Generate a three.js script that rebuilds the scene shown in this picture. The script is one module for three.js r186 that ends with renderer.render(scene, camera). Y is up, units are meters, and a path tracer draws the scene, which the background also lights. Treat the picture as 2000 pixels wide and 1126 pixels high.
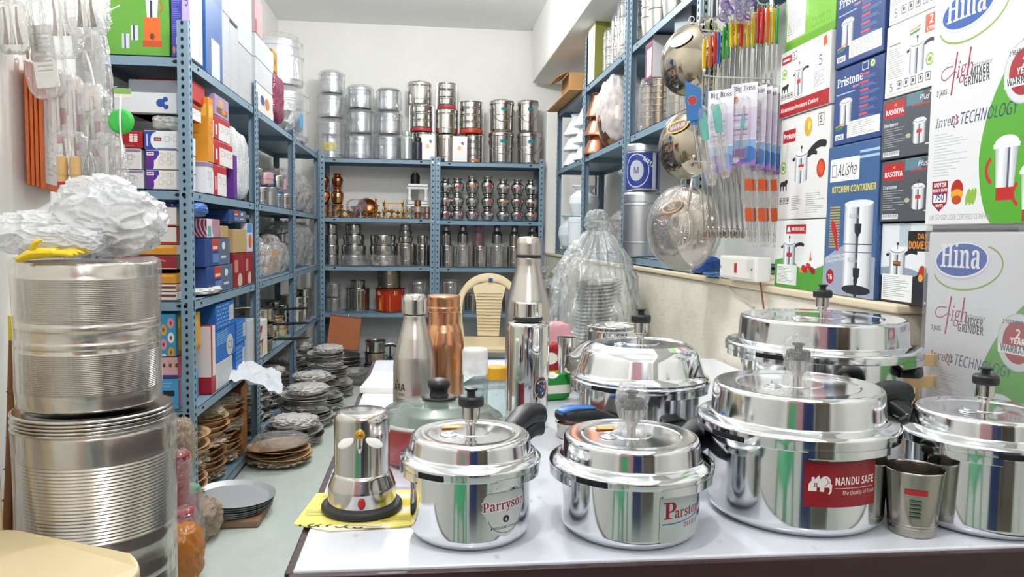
import * as THREE from 'three';
import { RoundedBoxGeometry } from 'three/addons/geometries/RoundedBoxGeometry.js';
import { mergeGeometries, mergeVertices, toCreasedNormals } from 'three/addons/utils/BufferGeometryUtils.js';
import { createNoise3D } from 'simplex-noise';

// ------------------------------------------------------------------ camera, exposure, lamps
const scene = new THREE.Scene();
scene.background = new THREE.Color(0, 0, 0);
const renderer = new THREE.WebGLRenderer({ antialias: true });
renderer.toneMapping = THREE.LinearToneMapping;
renderer.toneMappingExposure = 1.0;
renderer.shadowMap.enabled = true;
const camera = new THREE.PerspectiveCamera(41.14, 2000 / 1126, 0.02, 40);
camera.rotation.set(-3.92 * Math.PI / 180, -6.48 * Math.PI / 180, 0.75 * Math.PI / 180, 'YXZ');
camera.position.set(0, 1.17, 0);
camera.updateMatrixWorld();
const BULB_LIGHT = 3.85;            // candela of one hanging bulb
const BULBS = [[0.04, -4.95, 1.05], [-0.06, -2.75, 1.2], [0.05, -0.6, 0.72], [0.1, 1.6, 1]];   // x, z, share

// ------------------------------------------------------------------ helpers
let seed_ = 7;
const rnd = (a = 0, b = 1) => { seed_ = (seed_ + 0x6d2b79f5) | 0; let t = Math.imul(seed_ ^ (seed_ >>> 15), 1 | seed_); t = (t + Math.imul(t ^ (t >>> 7), 61 | t)) ^ t; return a + (b - a) * ((t ^ (t >>> 14)) >>> 0) / 4294967296; };
const reseed = (n) => { seed_ = n * 7919 + 13; };
const noise = createNoise3D(() => rnd());
const V = (x, y, z) => new THREE.Vector3(x, y, z);
const PI = Math.PI, TAU = 2 * PI;
const used = new Map();
const numbered = (n) => { const k = used.get(n) ?? 0; used.set(n, k + 1); return k ? `${n}_${String(k).padStart(3, '0')}` : n; };
function tag(o, label, category, group) { o.userData.label = label; o.userData.category = category; if (group) o.userData.group = group; return o; }
function mesh(name, geo, mat, parent = scene, pos, rot) {
  const m = new THREE.Mesh(geo, mat); m.name = parent === scene ? numbered(name) : name; m.castShadow = m.receiveShadow = true;
  if (pos) m.position.set(...pos); if (rot) m.rotation.set(...rot);
  parent.add(m); return m;
}
function thing(name, label, category, pos = [0, 0, 0], turn = 0, group) {
  const o = new THREE.Group(); o.name = numbered(name); scene.add(o); o.position.set(...pos); o.rotation.y = turn; return tag(o, label, category, group);
}
function structure(name, geo, mat, pos, rot) { const m = mesh(name, geo, mat, scene, pos, rot); m.userData.kind = 'structure'; return m; }
const bx = (w, h, d, x = 0, y = 0, z = 0) => new THREE.BoxGeometry(w, h, d).translate(x, y, z);
const rb = (w, h, d, r = 0.003, x = 0, y = 0, z = 0, seg = 2) => new RoundedBoxGeometry(w, h, d, seg, Math.min(r, w / 2.01, h / 2.01, d / 2.01)).translate(x, y, z);
const cyl = (r0, r1, h, x = 0, y = 0, z = 0, s = 20) => new THREE.CylinderGeometry(r1, r0, h, s).translate(x, y + h / 2, z);
const merge = (...g) => mergeGeometries(g.flat().map((q) => { const n = q.index ? q.toNonIndexed() : q; for (const k of Object.keys(n.attributes)) if (!['position', 'normal', 'uv'].includes(k)) n.deleteAttribute(k); return n; }));
// a profile of [radius, height] with its corners rounded, spun round the y axis
function round(pts, r = 0.002) {
  const out = [];
  pts.forEach((p, i) => {
    const a = pts[i - 1], b = pts[i + 1], rr = p[2] ?? r;
    if (!a || !b || rr <= 0) { out.push([p[0], p[1]]); return; }
    const da = Math.hypot(a[0] - p[0], a[1] - p[1]), db = Math.hypot(b[0] - p[0], b[1] - p[1]), k = Math.min(rr, da * 0.45, db * 0.45);
    const A = [p[0] + (a[0] - p[0]) / da * k, p[1] + (a[1] - p[1]) / da * k], B = [p[0] + (b[0] - p[0]) / db * k, p[1] + (b[1] - p[1]) / db * k];
    for (const t of (k > 0.004 ? [0, 0.25, 0.5, 0.75, 1] : [0, 0.5, 1])) out.push([(1 - t) ** 2 * A[0] + 2 * t * (1 - t) * p[0] + t * t * B[0], (1 - t) ** 2 * A[1] + 2 * t * (1 - t) * p[1] + t * t * B[1]]);
  });
  return out;
}
const lathe = (pts, seg = 48, r = 0.002, p0 = 0, pl = TAU) => new THREE.LatheGeometry(round(pts, r).map(([x, y]) => new THREE.Vector2(Math.max(x, 0), y)), seg, p0, pl);
const tube = (pts, r = 0.003, seg = 24, sides = 7, closed = false) => new THREE.TubeGeometry(new THREE.CatmullRomCurve3(pts.map((p) => V(...p)), closed, 'catmullrom', 0.5), seg, r, sides, closed);
// a bar of rounded-rectangle section along a path; each stop is [x, y, z, width, height]
function loft(stops, sides = 12, power = 3, up = V(0, 1, 0), n = 6) {
  const cv = new THREE.CatmullRomCurve3(stops.map((s) => V(s[0], s[1], s[2])), false, 'catmullrom', 0.5), N = (stops.length - 1) * n, pos = [], uv = [], idx = [];
  for (let i = 0; i <= N; i++) {
    const t = i / N, p = cv.getPoint(t), d = cv.getTangent(t), s = V(0, 0, 0).crossVectors(d, up).normalize(), u = V(0, 0, 0).crossVectors(s, d).normalize();
    const k = Math.min(Math.floor(t * (stops.length - 1)), stops.length - 2), f = t * (stops.length - 1) - k, e = f * f * (3 - 2 * f), w = (stops[k][3] * (1 - e) + stops[k + 1][3] * e) / 2, h = (stops[k][4] * (1 - e) + stops[k + 1][4] * e) / 2;
    for (let j = 0; j <= sides; j++) {
      const a = j / sides * TAU, c = Math.cos(a), q = Math.sin(a), cx = Math.sign(c) * Math.abs(c) ** (2 / power) * w, cy = Math.sign(q) * Math.abs(q) ** (2 / power) * h;
      pos.push(p.x + s.x * cx + u.x * cy, p.y + s.y * cx + u.y * cy, p.z + s.z * cx + u.z * cy); uv.push(j / sides, t);
    }
  }
  const W = sides + 1;
  for (let i = 0; i < N; i++) for (let j = 0; j < sides; j++) { const a = i * W + j, b = a + W; idx.push(a, b, a + 1, b, b + 1, a + 1); }
  for (const [row, flip] of [[0, 1], [N, 0]]) { const c = pos.length / 3, m = cv.getPoint(row / N); pos.push(m.x, m.y, m.z); uv.push(0.5, 0.5); for (let j = 0; j < sides; j++) { const a = row * W + j; flip ? idx.push(c, a, a + 1) : idx.push(c, a + 1, a); } }
  const g = new THREE.BufferGeometry(); g.setAttribute('position', new THREE.Float32BufferAttribute(pos, 3)); g.setAttribute('uv', new THREE.Float32BufferAttribute(uv, 2)); g.setIndex(idx); g.computeVertexNormals(); return g;
}
// crumpled sheet-plastic shapes: a rounded block w x h x d standing on y = 0, dented by creased noise
function crumple(w, h, d, amp = 0.18, freq = 3, s = 1, det = 9, power = 4, puff = 0) {
  const g = new THREE.IcosahedronGeometry(1, det); g.deleteAttribute('uv'); g.deleteAttribute('normal'); const q = mergeVertices(g, 1e-4), p = q.attributes.position;
  for (let i = 0; i < p.count; i++) {
    let x = p.getX(i), y = p.getY(i), z = p.getZ(i); const l = (Math.abs(x) ** power + Math.abs(y) ** power + Math.abs(z) ** power) ** (1 / power);
    let n1 = 1 - Math.abs(noise(x * freq + s * 17.3, y * freq, z * freq)), n2 = 1 - Math.abs(noise(x * freq * 2.6, y * freq * 2.6 + s * 9.1, z * freq * 2.6)); if (puff) { const wx = noise(x * 0.8 + s, y * 0.8, z * 0.8) * 0.7, wy = noise(x * 0.8, y * 0.8 + s, z * 0.8 + 5) * 0.7; n1 = 1.1 * (1 - Math.abs(noise((x + wx) * freq + s * 7, (y + wy) * freq * 1.3, (z - wx) * freq))) ** 3; n2 = 0.7 * (1 - Math.abs(noise((x - wy) * freq * 2.1, (y + wx) * freq * 2.4 + s, z * freq * 2.1))) ** 3; } const k = (1 - amp + amp * (n1 * 0.75 + n2 * 0.5)) / l;
    p.setXYZ(i, x * k * w / 2, h / 2 + Math.max(-1, y * k) * h / 2, z * k * d / 2);
  }
  q.computeVertexNormals(); const uv = new Float32Array(p.count * 2); for (let i = 0; i < p.count; i++) { uv[i * 2] = (p.getX(i) + p.getZ(i)) * 3; uv[i * 2 + 1] = p.getY(i) * 3; } q.setAttribute('uv', new THREE.BufferAttribute(uv, 2)); return q;
}
// a loose film wrapped round a lathe-like thing: profile [r, y], ruffled
function film(pts, seg = 44, amp = 0.05, s = 1, fr = 5, yf = 7) {
  const g = lathe(pts, seg, 0.006); const p = g.attributes.position;
  for (let i = 0; i < p.count; i++) { const x = p.getX(i), y = p.getY(i), z = p.getZ(i), a = Math.atan2(x, z), k = 1 + amp * (1 - Math.abs(noise(Math.cos(a) * fr * 0.5 + s * 3.7, y * fr * yf, Math.sin(a) * fr * 0.5))) - amp * 0.3; p.setXYZ(i, x * k, y + amp * 0.03 * noise(x * 40, s, z * 40) * Math.min(1, Math.max(0, y * 15)), z * k); }
  if (yf < 1) { for (let i = 0; i < p.count; i++) { const x = p.getX(i), y = p.getY(i), z = p.getZ(i), k = 1 + 0.12 * (1 - Math.abs(noise(x * 7, y * 5, z * 7 + s))) ** 3 + 0.05 * (1 - Math.abs(noise(x * 16 + y * 8, y * 9, z * 16))) ** 3; p.setXYZ(i, x * k, y, z * k); } g.computeVertexNormals(); return g; } return toCreasedNormals(g, 0.35);
}
// ------------------------------------------------------------------ materials
const mats = new Map();
const M = (color, rough = 0.6, metal = 0, more = {}) => { const k = color + '|' + rough + '|' + metal + '|' + Object.entries(more).map(([a, b]) => a + ':' + (b?.uuid ?? b)).join(); if (!mats.has(k)) mats.set(k, new THREE.MeshPhysicalMaterial({ color, roughness: rough, metalness: metal, ...more })); return mats.get(k); };
function canvasTexture(w, h, draw, srgb = true) { const c = document.createElement('canvas'); c.width = w; c.height = h; const x = c.getContext('2d'); draw(x, w, h); const t = new THREE.CanvasTexture(c); if (srgb) t.colorSpace = THREE.SRGBColorSpace; t.anisotropy = 8; return t; }
function grain(w, h, f, repeat, srgb = false) { const d = new Uint8Array(w * h * 4); for (let y = 0; y < h; y++) for (let x = 0; x < w; x++) { const v = f(x / w, y / h, x, y), a = Array.isArray(v) ? v : [v, v, v]; for (let c = 0; c < 3; c++) d[(y * w + x) * 4 + c] = Math.max(0, Math.min(255, a[c] * 255)); d[(y * w + x) * 4 + 3] = 255; } const t = new THREE.DataTexture(d, w, h); t.wrapS = t.wrapT = THREE.RepeatWrapping; t.magFilter = THREE.LinearFilter; t.minFilter = THREE.LinearMipmapLinearFilter; t.generateMipmaps = true; if (repeat) t.repeat.set(...repeat); if (srgb) t.colorSpace = THREE.SRGBColorSpace; t.needsUpdate = true; return t; }
const loop = (u, v, k, s) => { const a = u * TAU, b = v * TAU; return 0.5 * (noise(Math.cos(a) * k + s, Math.sin(a) * k, Math.cos(b) * k) + noise(Math.sin(b) * k + s, Math.cos(a) * k + 5, Math.sin(a) * k)); };
const brushTex = grain(8, 512, (u, v, x, y) => 0.5 + 0.5 * noise(x * 0.1, y * 0.9, 3));
const scuffTex = grain(256, 256, (u, v) => 0.5 + 0.35 * loop(u, v, 2.2, 1) + 0.25 * loop(u, v, 9, 4));
const crinkle = grain(256, 256, (u, v) => 0.5 + 0.5 * (1 - 2 * Math.abs(loop(u, v, 1.6, 2))) * 0.6 + 0.2 * loop(u, v, 5, 7), [3, 3]);
const STEEL = M('#c9c6c1', 0.13, 1), MIRROR = M('#d6d6d4', 0.06, 1), ALU = M('#dfe1e3', 0.1, 1), SATIN = M('#c4bfb8', 0.3, 1, { bumpMap: brushTex, bumpScale: 0.00004 }), DULL = M('#b5b3b0', 0.38, 1);
const ALUMATT = M('#cfd3d8', 0.32, 1), COPPER = M('#d29a74', 0.22, 1), BRASS = M('#c99a45', 0.22, 1), COPPERDK = M('#a8694c', 0.3, 1);
const BLACK = M('#1b1c1f', 0.42), RUBBER = M('#24262b', 0.55), WHITEP = M('#eceae6', 0.4), CREAMP = M('#dcc9a0', 0.38), REDP = M('#a31a24', 0.3), CARD = M('#b98f5c', 0.85), PAPER = M('#eeece8', 0.75), WOOD = M('#b9824a', 0.55), ORANGEP = M('#c05a22', 0.45);
const FILM = new THREE.MeshPhysicalMaterial({ color: '#ffffff', roughness: 0.12, transmission: 0.9, thickness: 0, ior: 1.65, side: THREE.DoubleSide, bumpMap: crinkle, bumpScale: 0.007 });
const FILMG = new THREE.MeshPhysicalMaterial({ color: '#f4f4f2', roughness: 0.2, transmission: 0.82, thickness: 0, ior: 1.5, side: THREE.DoubleSide, bumpMap: crinkle, bumpScale: 0.005 });
const MILKY = new THREE.MeshPhysicalMaterial({ color: '#f7f7f7', roughness: 0.4, transmission: 0.45, thickness: 0, ior: 1.5, side: THREE.DoubleSide });
const SHRINK = new THREE.MeshPhysicalMaterial({ color: '#fbf9f6', roughness: 0.12, transmission: 0.93, thickness: 0, ior: 1.45, side: THREE.DoubleSide, bumpMap: crinkle, bumpScale: 0.002 });
const SOFTBAG = new THREE.MeshPhysicalMaterial({ color: '#f6f7f8', roughness: 0.25, transmission: 0.5, thickness: 0, ior: 1.5, side: THREE.DoubleSide, bumpMap: crinkle, bumpScale: 0.0025 });
const CLOUDY = new THREE.MeshPhysicalMaterial({ color: '#f4f6f6', roughness: 0.15, transmission: 0.76, thickness: 0, ior: 1.65, side: THREE.DoubleSide, bumpMap: crinkle, bumpScale: 0.006 });
const TANFILM = new THREE.MeshPhysicalMaterial({ color: '#e6d3bd', roughness: 0.2, transmission: 0.68, thickness: 0, ior: 1.5, side: THREE.DoubleSide, bumpMap: crinkle, bumpScale: 0.005 });
const GLASS = new THREE.MeshPhysicalMaterial({ color: '#e9f2ef', roughness: 0.03, transmission: 0.96, thickness: 0, ior: 1.5, side: THREE.DoubleSide });
const RACK = M('#7993a5', 0.42, 0, { bumpMap: scuffTex, bumpScale: 0.0002 });
const HOLE = M('#0d1116', 0.9);
// ------------------------------------------------------------------ the room
const wallMap = grain(512, 512, (u, v) => { const n = 0.5 + 0.25 * loop(u, v, 1.1, 11) + 0.12 * loop(u, v, 4.5, 3) + 0.06 * loop(u, v, 14, 8); return [0.945 + 0.04 * (n - 0.5), 0.938 + 0.045 * (n - 0.5), 0.918 + 0.06 * (n - 0.5)]; }, [1, 1], true);
const wallBump = grain(256, 256, (u, v) => 0.5 + 0.3 * loop(u, v, 6, 21) + 0.2 * loop(u, v, 20, 2), [3, 3]);
const WALL = new THREE.MeshStandardMaterial({ map: wallMap, roughness: 0.75, bumpMap: wallBump, bumpScale: 0.0012 });
const CEIL = new THREE.MeshStandardMaterial({ color: '#f1f1ef', roughness: 0.8, bumpMap: wallBump, bumpScale: 0.0008 });
const smudge = grain(512, 512, (u, v) => { const n = loop(u, v, 1.5, 31) + 0.5 * loop(u, v, 5, 13), k = Math.max(0, loop(u, v, 9, 44) - 0.45) * 1.2; return [0.88 + 0.04 * n - k * 0.16, 0.855 + 0.04 * n - k * 0.16, 0.79 + 0.05 * n - k * 0.16]; }, [2, 1], true);
const LOWWALL = new THREE.MeshStandardMaterial({ map: smudge, roughness: 0.6, bumpMap: wallBump, bumpScale: 0.001 });
const floorMap = grain(512, 512, (u, v) => { const n = 0.5 + 0.3 * loop(u, v, 2, 5) + 0.2 * loop(u, v, 8, 9) + rnd(-0.08, 0.08); return [0.79 + 0.05 * (n - 0.5), 0.83 + 0.05 * (n - 0.5), 0.8 + 0.06 * (n - 0.5)]; }, [3, 6], true);
structure('floor', bx(3.6, 0.1, 10.6, 0.2, -0.05, -1.8), new THREE.MeshStandardMaterial({ map: floorMap, roughness: 0.3, roughnessMap: scuffTex }));
structure('ceiling', bx(3.6, 0.12, 10.6, 0.2, 3.07, -1.8), CEIL);
structure('wall_left', bx(0.12, 3.01, 10.4, -1.34, 1.505, -1.8), WALL);
structure('wall_back', bx(3.4, 3.01, 0.12, 0.2, 1.505, -7.06), WALL);
structure('wall_front', bx(3.4, 3.01, 0.12, 0.2, 1.505, 3.35), WALL);
structure('wall_right', bx(0.12, 3.01, 10.4, 1.56, 1.505, -1.8), WALL);
structure('wall_ledge', rb(0.44, 1.007, 5.38, 0.01, 1.27, 0.5035, -4.29), LOWWALL);
structure('ledge_slab', rb(0.46, 0.02, 5.4, 0.006, 1.268, 1.018, -4.29), M('#d8c9ac', 0.6));
structure('beam', rb(0.56, 0.5, 10.2, 0.01, 1.22, 2.78, -1.8), WALL);
structure('column', rb(0.44, 2.27, 0.34, 0.01, 1.26, 1.135, -6.83), WALL);
// bare globe bulbs hung in a row under the ceiling, each with its own light inside
BULBS.forEach(([x, z, share], i) => {
  const t = thing('hanging_bulb', ['white globe bulb hanging over the far half of the aisle', 'white globe bulb hanging between the racks and the counter', 'white globe bulb hanging over the cookers on the counter', 'white globe bulb hanging behind the counter front'][i], 'lamp', [x, 2.7, z]);
  mesh('cord', cyl(0.003, 0.003, 0.22, 0, 0.085, 0, 8), BLACK, t); mesh('ceiling_rose', lathe([[0.035, 0.308], [0.033, 0.292], [0.01, 0.285], [0, 0.285]], 24), WHITEP, t); mesh('lamp_holder', cyl(0.016, 0.014, 0.045, 0, 0.042, 0, 16), WHITEP, t);
  mesh('bulb', new THREE.SphereGeometry(0.05, 28, 18), M('#ffffff', 0.4, 0, { emissive: new THREE.Color('#fbfdff'), emissiveIntensity: 12 }), t);
  const l = new THREE.PointLight('#fbfdff', BULB_LIGHT * share); l.shadow.radius = 2.5; l.castShadow = true; l.name = 'bulb_light'; t.add(l);
});
// ------------------------------------------------------------------ slotted-angle racks
const SHELF_Y = [1.818, 1.325, 0.905, 0.483, 0.06];
const holeGeo = new THREE.CylinderGeometry(0.0052, 0.0052, 0.0012, 10).rotateX(PI / 2).scale(1, 1.5, 1);
const boltGeo = new THREE.CylinderGeometry(0.008, 0.0075, 0.005, 8).rotateX(PI / 2);
// an angle post of height h; a says which way its two flanges run: [sx, sz]
function post(parent, x, z, y0, y1, sx, sz, near, faceX) {
  const h = y1 - y0, p = mesh('post', merge(rb(0.04, h, 0.003, 0.001, sx * 0.02, h / 2, 0), rb(0.003, h, 0.04, 0.001, 0, h / 2, sz * 0.02)), RACK, parent, [x, y0, z]);
  const n = Math.floor(h / (near ? 0.029 : 0.045)), holes = [];
  for (let i = 0; i < n; i++) { const y = 0.02 + i * h / n; holes.push(holeGeo.clone().translate(sx * 0.02, y, -sz * 0.0019)); holes.push(holeGeo.clone().rotateY(PI / 2).translate(-sx * 0.0019, y + 0.008, sz * 0.02)); }
  const s = mesh('post_slots', merge(holes), HOLE, p); s.userData.kind = 'stuff';
  return p;
}
function tray(parent, w, d, x, y, z) { // a folded steel shelf: plate with turned-down lips
  const s = mesh('shelf', merge(bx(w, 0.003, d, 0, 0.0015 - 0.003, 0), bx(w, 0.036, 0.003, 0, -0.018, d / 2 - 0.0015), bx(w, 0.036, 0.003, 0, -0.018, -d / 2 + 0.0015), bx(0.003, 0.036, d, w / 2 - 0.0015, -0.018, 0), bx(0.003, 0.036, d, -w / 2 + 0.0015, -0.018, 0)), RACK, parent, [x, y, z]);
  const sl = [];
  for (const k of [-0.38, 0.38]) for (const q of [1, -1]) { sl.push(holeGeo.clone().scale(2.2, 0.8, 1).translate(k * w, -0.018, q * (d / 2 + 0.0002))); sl.push(holeGeo.clone().scale(2.2, 0.8, 1).rotateY(PI / 2).translate(q * (w / 2 + 0.0002), -0.018, k * d)); }
  const m = mesh('shelf_slots', merge(sl), HOLE, s); m.userData.kind = 'stuff';
  const b = []; for (const q of [1, -1]) for (const k of [-1, 1]) b.push(boltGeo.clone().translate(k * (w / 2 - 0.018), -0.018, q * (d / 2 + 0.004)), boltGeo.clone().rotateY(PI / 2).translate(q * (w / 2 + 0.004), -0.018, k * (d / 2 - 0.018)));
  mesh('bolts', merge(b), M('#b9c2c6', 0.35, 1), s).userData.kind = 'stuff'; return s;
}
function rack(name, label, x0, x1, z0, z1, ys, top, base, near) {
  const t = thing(name, label, 'rack', [(x0 + x1) / 2, base, (z0 + z1) / 2]), hx = (x1 - x0) / 2, hz = (z1 - z0) / 2;
  for (const sx of [1, -1]) for (const sz of [1, -1]) post(t, -sx * (hx + 0.003), -sz * (hz + 0.003), 0, top - base, sx, sz, near);
  for (const y of ys) tray(t, x1 - x0 - 0.004, z1 - z0 - 0.004, 0, y - base, 0);
  return t;
}
rack('shelving_rack', 'blue-grey slotted steel rack nearest the stacked drums, full of cartons', -1.235, -0.883, -4.18, -3.03, SHELF_Y, 1.95, 0, true);
rack('shelving_rack', 'blue-grey steel rack second from the front along the left wall', -1.235, -0.883, -5.34, -4.19, SHELF_Y, 1.9, 0, true);
rack('shelving_rack', 'blue-grey steel rack in the left corner beside the end wall', -1.235, -0.883, -6.56, -5.35, SHELF_Y, 1.86, 0, false);
rack('shelving_rack', 'blue-grey steel rack on the end wall holding copper pots', -0.875, 0.078, -6.95, -6.6, [1.8, 1.305, 0.897, 0.5, 0.06], 1.83, 0, false);
rack('shelving_rack', 'blue-grey steel rack on the end wall holding rows of round water pots', 0.088, 1.01, -6.95, -6.6, [1.79, 1.295, 0.893, 0.5, 0.06], 1.83, 0, false);
rack('shelving_rack', 'blue-grey rack on the ledge holding white lamp-like vessels', 1.06, 1.44, -6.2, -5.15, [2.165, 1.705, 1.07], 2.22, 1.03, false);
rack('shelving_rack', 'blue-grey rack on the ledge holding a tall bagged copper pot', 1.06, 1.44, -5.14, -4.06, [2.165, 1.705, 1.07], 2.5, 1.03, true);
rack('shelving_rack', 'blue-grey rack on the ledge holding steel tumbler packs and the blue printed can', 1.06, 1.44, -4.0, -2.95, [2.16, 1.7, 1.07], 2.5, 1.03, true);
// ------------------------------------------------------------------ the counter
const counterMap = grain(512, 512, (u, v) => { const s = Math.max(0, loop(u, v, 7, 51) - 0.62) * 0.5, n = loop(u, v, 1.4, 17); return [0.875 + 0.015 * n - s, 0.89 + 0.015 * n - s, 0.925 + 0.02 * n - s]; }, [1, 1], true);
{
  const t = thing('counter', 'long white-topped shop counter with a dark brown front edge', 'counter', [0, 0, 0]);
  mesh('countertop', merge(rb(1.2, 0.022, 1.66, 0.003, 0.434, 0.729, -1.81), rb(0.43, 0.022, 0.59, 0.003, 1.25, 0.729, -1.275)), new THREE.MeshPhysicalMaterial({ map: counterMap, roughness: 0.22, clearcoat: 0.3, clearcoatRoughness: 0.15 }), t);
  mesh('edge_trim', merge(rb(1.63, 0.05, 0.012, 0.002, 0.644, 0.711, -0.974), rb(0.012, 0.05, 1.66, 0.002, -0.171, 0.711, -1.81)), M('#33191a', 0.35), t);
  mesh('cabinet_body', merge(rb(1.12, 0.7, 1.58, 0.004, 0.45, 0.352, -1.83), rb(0.44, 0.7, 0.56, 0.004, 1.24, 0.352, -1.28)), M('#3a2320', 0.45), t);
}
// ------------------------------------------------------------------ printing on paper and card
const F = (s, w = 'bold', f = 'sans-serif') => `${w} ${s}px ${f}`;
function txt(x, s, px, py, size, color, { font = 'sans-serif', weight = 'bold', align = 'left', rot = 0, skew = 0, sx = 1, stroke } = {}) {
  x.save(); x.translate(px, py); x.rotate(rot); x.transform(sx, 0, skew, 1, 0, 0); x.font = F(size, weight, font); x.textAlign = align; x.textBaseline = 'alphabetic';
  if (stroke) { x.strokeStyle = stroke; x.lineWidth = size * 0.16; x.lineJoin = 'round'; x.strokeText(s, 0, 0); } x.fillStyle = color; x.fillText(s, 0, 0); x.restore();
}
const rect = (x, c, a, b, w, h) => { x.fillStyle = c; x.fillRect(a, b, w, h); };
const ell = (x, c, a, b, r, q, rot = 0, line) => { x.beginPath(); x.ellipse(a, b, r, q, rot, 0, TAU); if (line) { x.strokeStyle = c; x.lineWidth = line; x.stroke(); } else { x.fillStyle = c; x.fill(); } };
const poly = (x, c, ...p) => { x.fillStyle = c; x.beginPath(); p.forEach(([a, b], i) => i ? x.lineTo(a, b) : x.moveTo(a, b)); x.closePath(); x.fill(); };
const lines = (x, c, a, b, w, n, gap, th = 3, ragged = 0.5) => { x.fillStyle = c; for (let i = 0; i < n; i++) x.fillRect(a, b + i * gap, w * (1 - ragged * rnd()), th); };
const smallprint = (x, a, b, w, n, c = '#555', g = 9) => lines(x, c, a, b, w, n, g, 2, 0.6);
const icons = (x, c, a, b, s, n, gap) => { for (let i = 0; i < n; i++) { x.strokeStyle = c; x.lineWidth = s * 0.12; x.strokeRect(a + i * gap, b, s, s * 1.1); rect(x, c, a + i * gap + s * 0.25, b + s * 0.25, s * 0.5, s * 0.5); } };
// a printed picture of a pressure cooker, as on its carton
function potPrint(x, cx, cy, w, h, handle = 1, band) {
  const g = x.createLinearGradient(cx - w / 2, 0, cx + w / 2, 0); [[0, '#8d9298'], [0.2, '#f4f5f6'], [0.45, '#a9adb2'], [0.52, '#1e2126'], [0.58, '#e9ebec'], [0.85, '#c2c6ca'], [1, '#6d7278']].forEach(([k, c]) => g.addColorStop(k, c));
  x.fillStyle = g; x.fillRect(cx - w / 2, cy, w, h); ell(x, g, cx, cy + h, w / 2, w * 0.14);
  x.fillRect(cx - w * 0.56, cy - h * 0.12, w * 1.12, h * 0.14); ell(x, '#dfe2e5', cx, cy - h * 0.12, w * 0.54, w * 0.15); ell(x, '#9ba0a6', cx, cy - h * 0.15, w * 0.46, w * 0.12); ell(x, '#eceef0', cx, cy - h * 0.2, w * 0.44, w * 0.11);
  rect(x, '#7c8187', cx - w * 0.03, cy - h * 0.45, w * 0.06, h * 0.25); rect(x, '#222', cx - w * 0.06, cy - h * 0.5, w * 0.12, h * 0.12);
  if (handle) { x.strokeStyle = '#202226'; x.lineWidth = w * 0.15; x.lineCap = 'round'; x.beginPath(); x.moveTo(cx + w * 0.55, cy - h * 0.02); x.quadraticCurveTo(cx + w * 0.85, cy - h * 0.16, cx + w * 1.15, cy - h * 0.06); x.stroke(); ell(x, '#202226', cx - w * 0.62, cy + h * 0.06, w * 0.1, w * 0.07); }
  if (band) rect(x, band, cx - w * 0.22, cy + h * 0.34, w * 0.44, h * 0.2);
}
const printMat = (w, h, draw, rough = 0.45, more = {}) => new THREE.MeshPhysicalMaterial({ map: canvasTexture(w, h, draw), roughness: rough, ...more });
// a label that follows a round body: part of a cylinder of radius R
const wrapLabel = (R, y0, y1, phi, width) => new THREE.CylinderGeometry(R, R, y1 - y0, 24, 1, true, phi - width / 2, width).translate(0, (y0 + y1) / 2, 0);

// ------------------------------------------------------------------ pressure cookers on the counter
const TOP = 0.74;
function weight(parent, y, s = 1, wrapped) {
  mesh('valve_stem', lathe([[0.0065 * s, 0], [0.0065 * s, 0.012 * s], [0.009 * s, 0.013 * s], [0.009 * s, 0.02 * s], [0, 0.02 * s]], 20, 0.0005), STEEL, parent, [0, y, 0]);
  const w = mesh('whistle_weight', lathe([[0, 0.017 * s], [0.0115 * s, 0.017 * s], [0.0125 * s, 0.018 * s], [0.013 * s, 0.038 * s], [0, 0.038 * s]], 28, 0.0008), STEEL, parent, [0, y, 0]);
  mesh('rubber_ring', lathe([[0.013 * s, 0.037 * s], [0.0175 * s, 0.037 * s], [0.0185 * s, 0.04 * s], [0.0185 * s, 0.049 * s], [0.016 * s, 0.052 * s], [0.006 * s, 0.052 * s], [0.006 * s, 0.059 * s], [0.0095 * s, 0.06 * s], [0.0095 * s, 0.063 * s], [0, 0.064 * s]], 28, 0.0008), BLACK, w);
  if (wrapped) {
    mesh('plastic_cover', film([[0.0225 * s, -0.002], [0.017 * s, 0.016 * s], [0.014 * s, 0.02 * s], [0.018 * s, 0.026 * s], [0.022 * s, 0.046 * s], [0.022 * s, 0.062 * s], [0.015 * s, 0.073 * s], [0, 0.077 * s]], 30, 0.26, s * 3, 7), FILM, parent, [0, y, 0]);
  }
}
function longHandle(parent, rim, y, phi, len, w = 0.026, k = 1, accent) {
  const c = Math.sin(phi), s = Math.cos(phi), at = (r, dy) => [c * r, y + dy, s * r];
  mesh('handle_bracket', loft([[...at(rim - 0.018, 0.006), 0.03, 0.006], [...at(rim + 0.02, 0.008), 0.024, 0.006]], 10), ALU, parent);
  mesh('upper_handle', loft([[...at(rim - 0.006, 0.002), w * 0.9, 0.014 * k], [...at(rim + len * 0.25, 0.016), w * 1.05, 0.022 * k], [...at(rim + len * 0.55, 0.026), w * 1.15, 0.026 * k], [...at(rim + len * 0.85, 0.022), w * 1.1, 0.028 * k], [...at(rim + len, 0.01), w * 0.8, 0.018 * k]], 16, 3), BLACK, parent);
  mesh('lower_handle', loft([[...at(rim - 0.012, -0.026), w * 0.7, 0.012 * k], [...at(rim + len * 0.3, -0.012), w * 0.9, 0.018 * k], [...at(rim + len * 0.65, 0), w, 0.022 * k], [...at(rim + len * 0.93, -0.004), w * 0.9, 0.022 * k]], 16, 3), RUBBER, parent);
}
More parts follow.
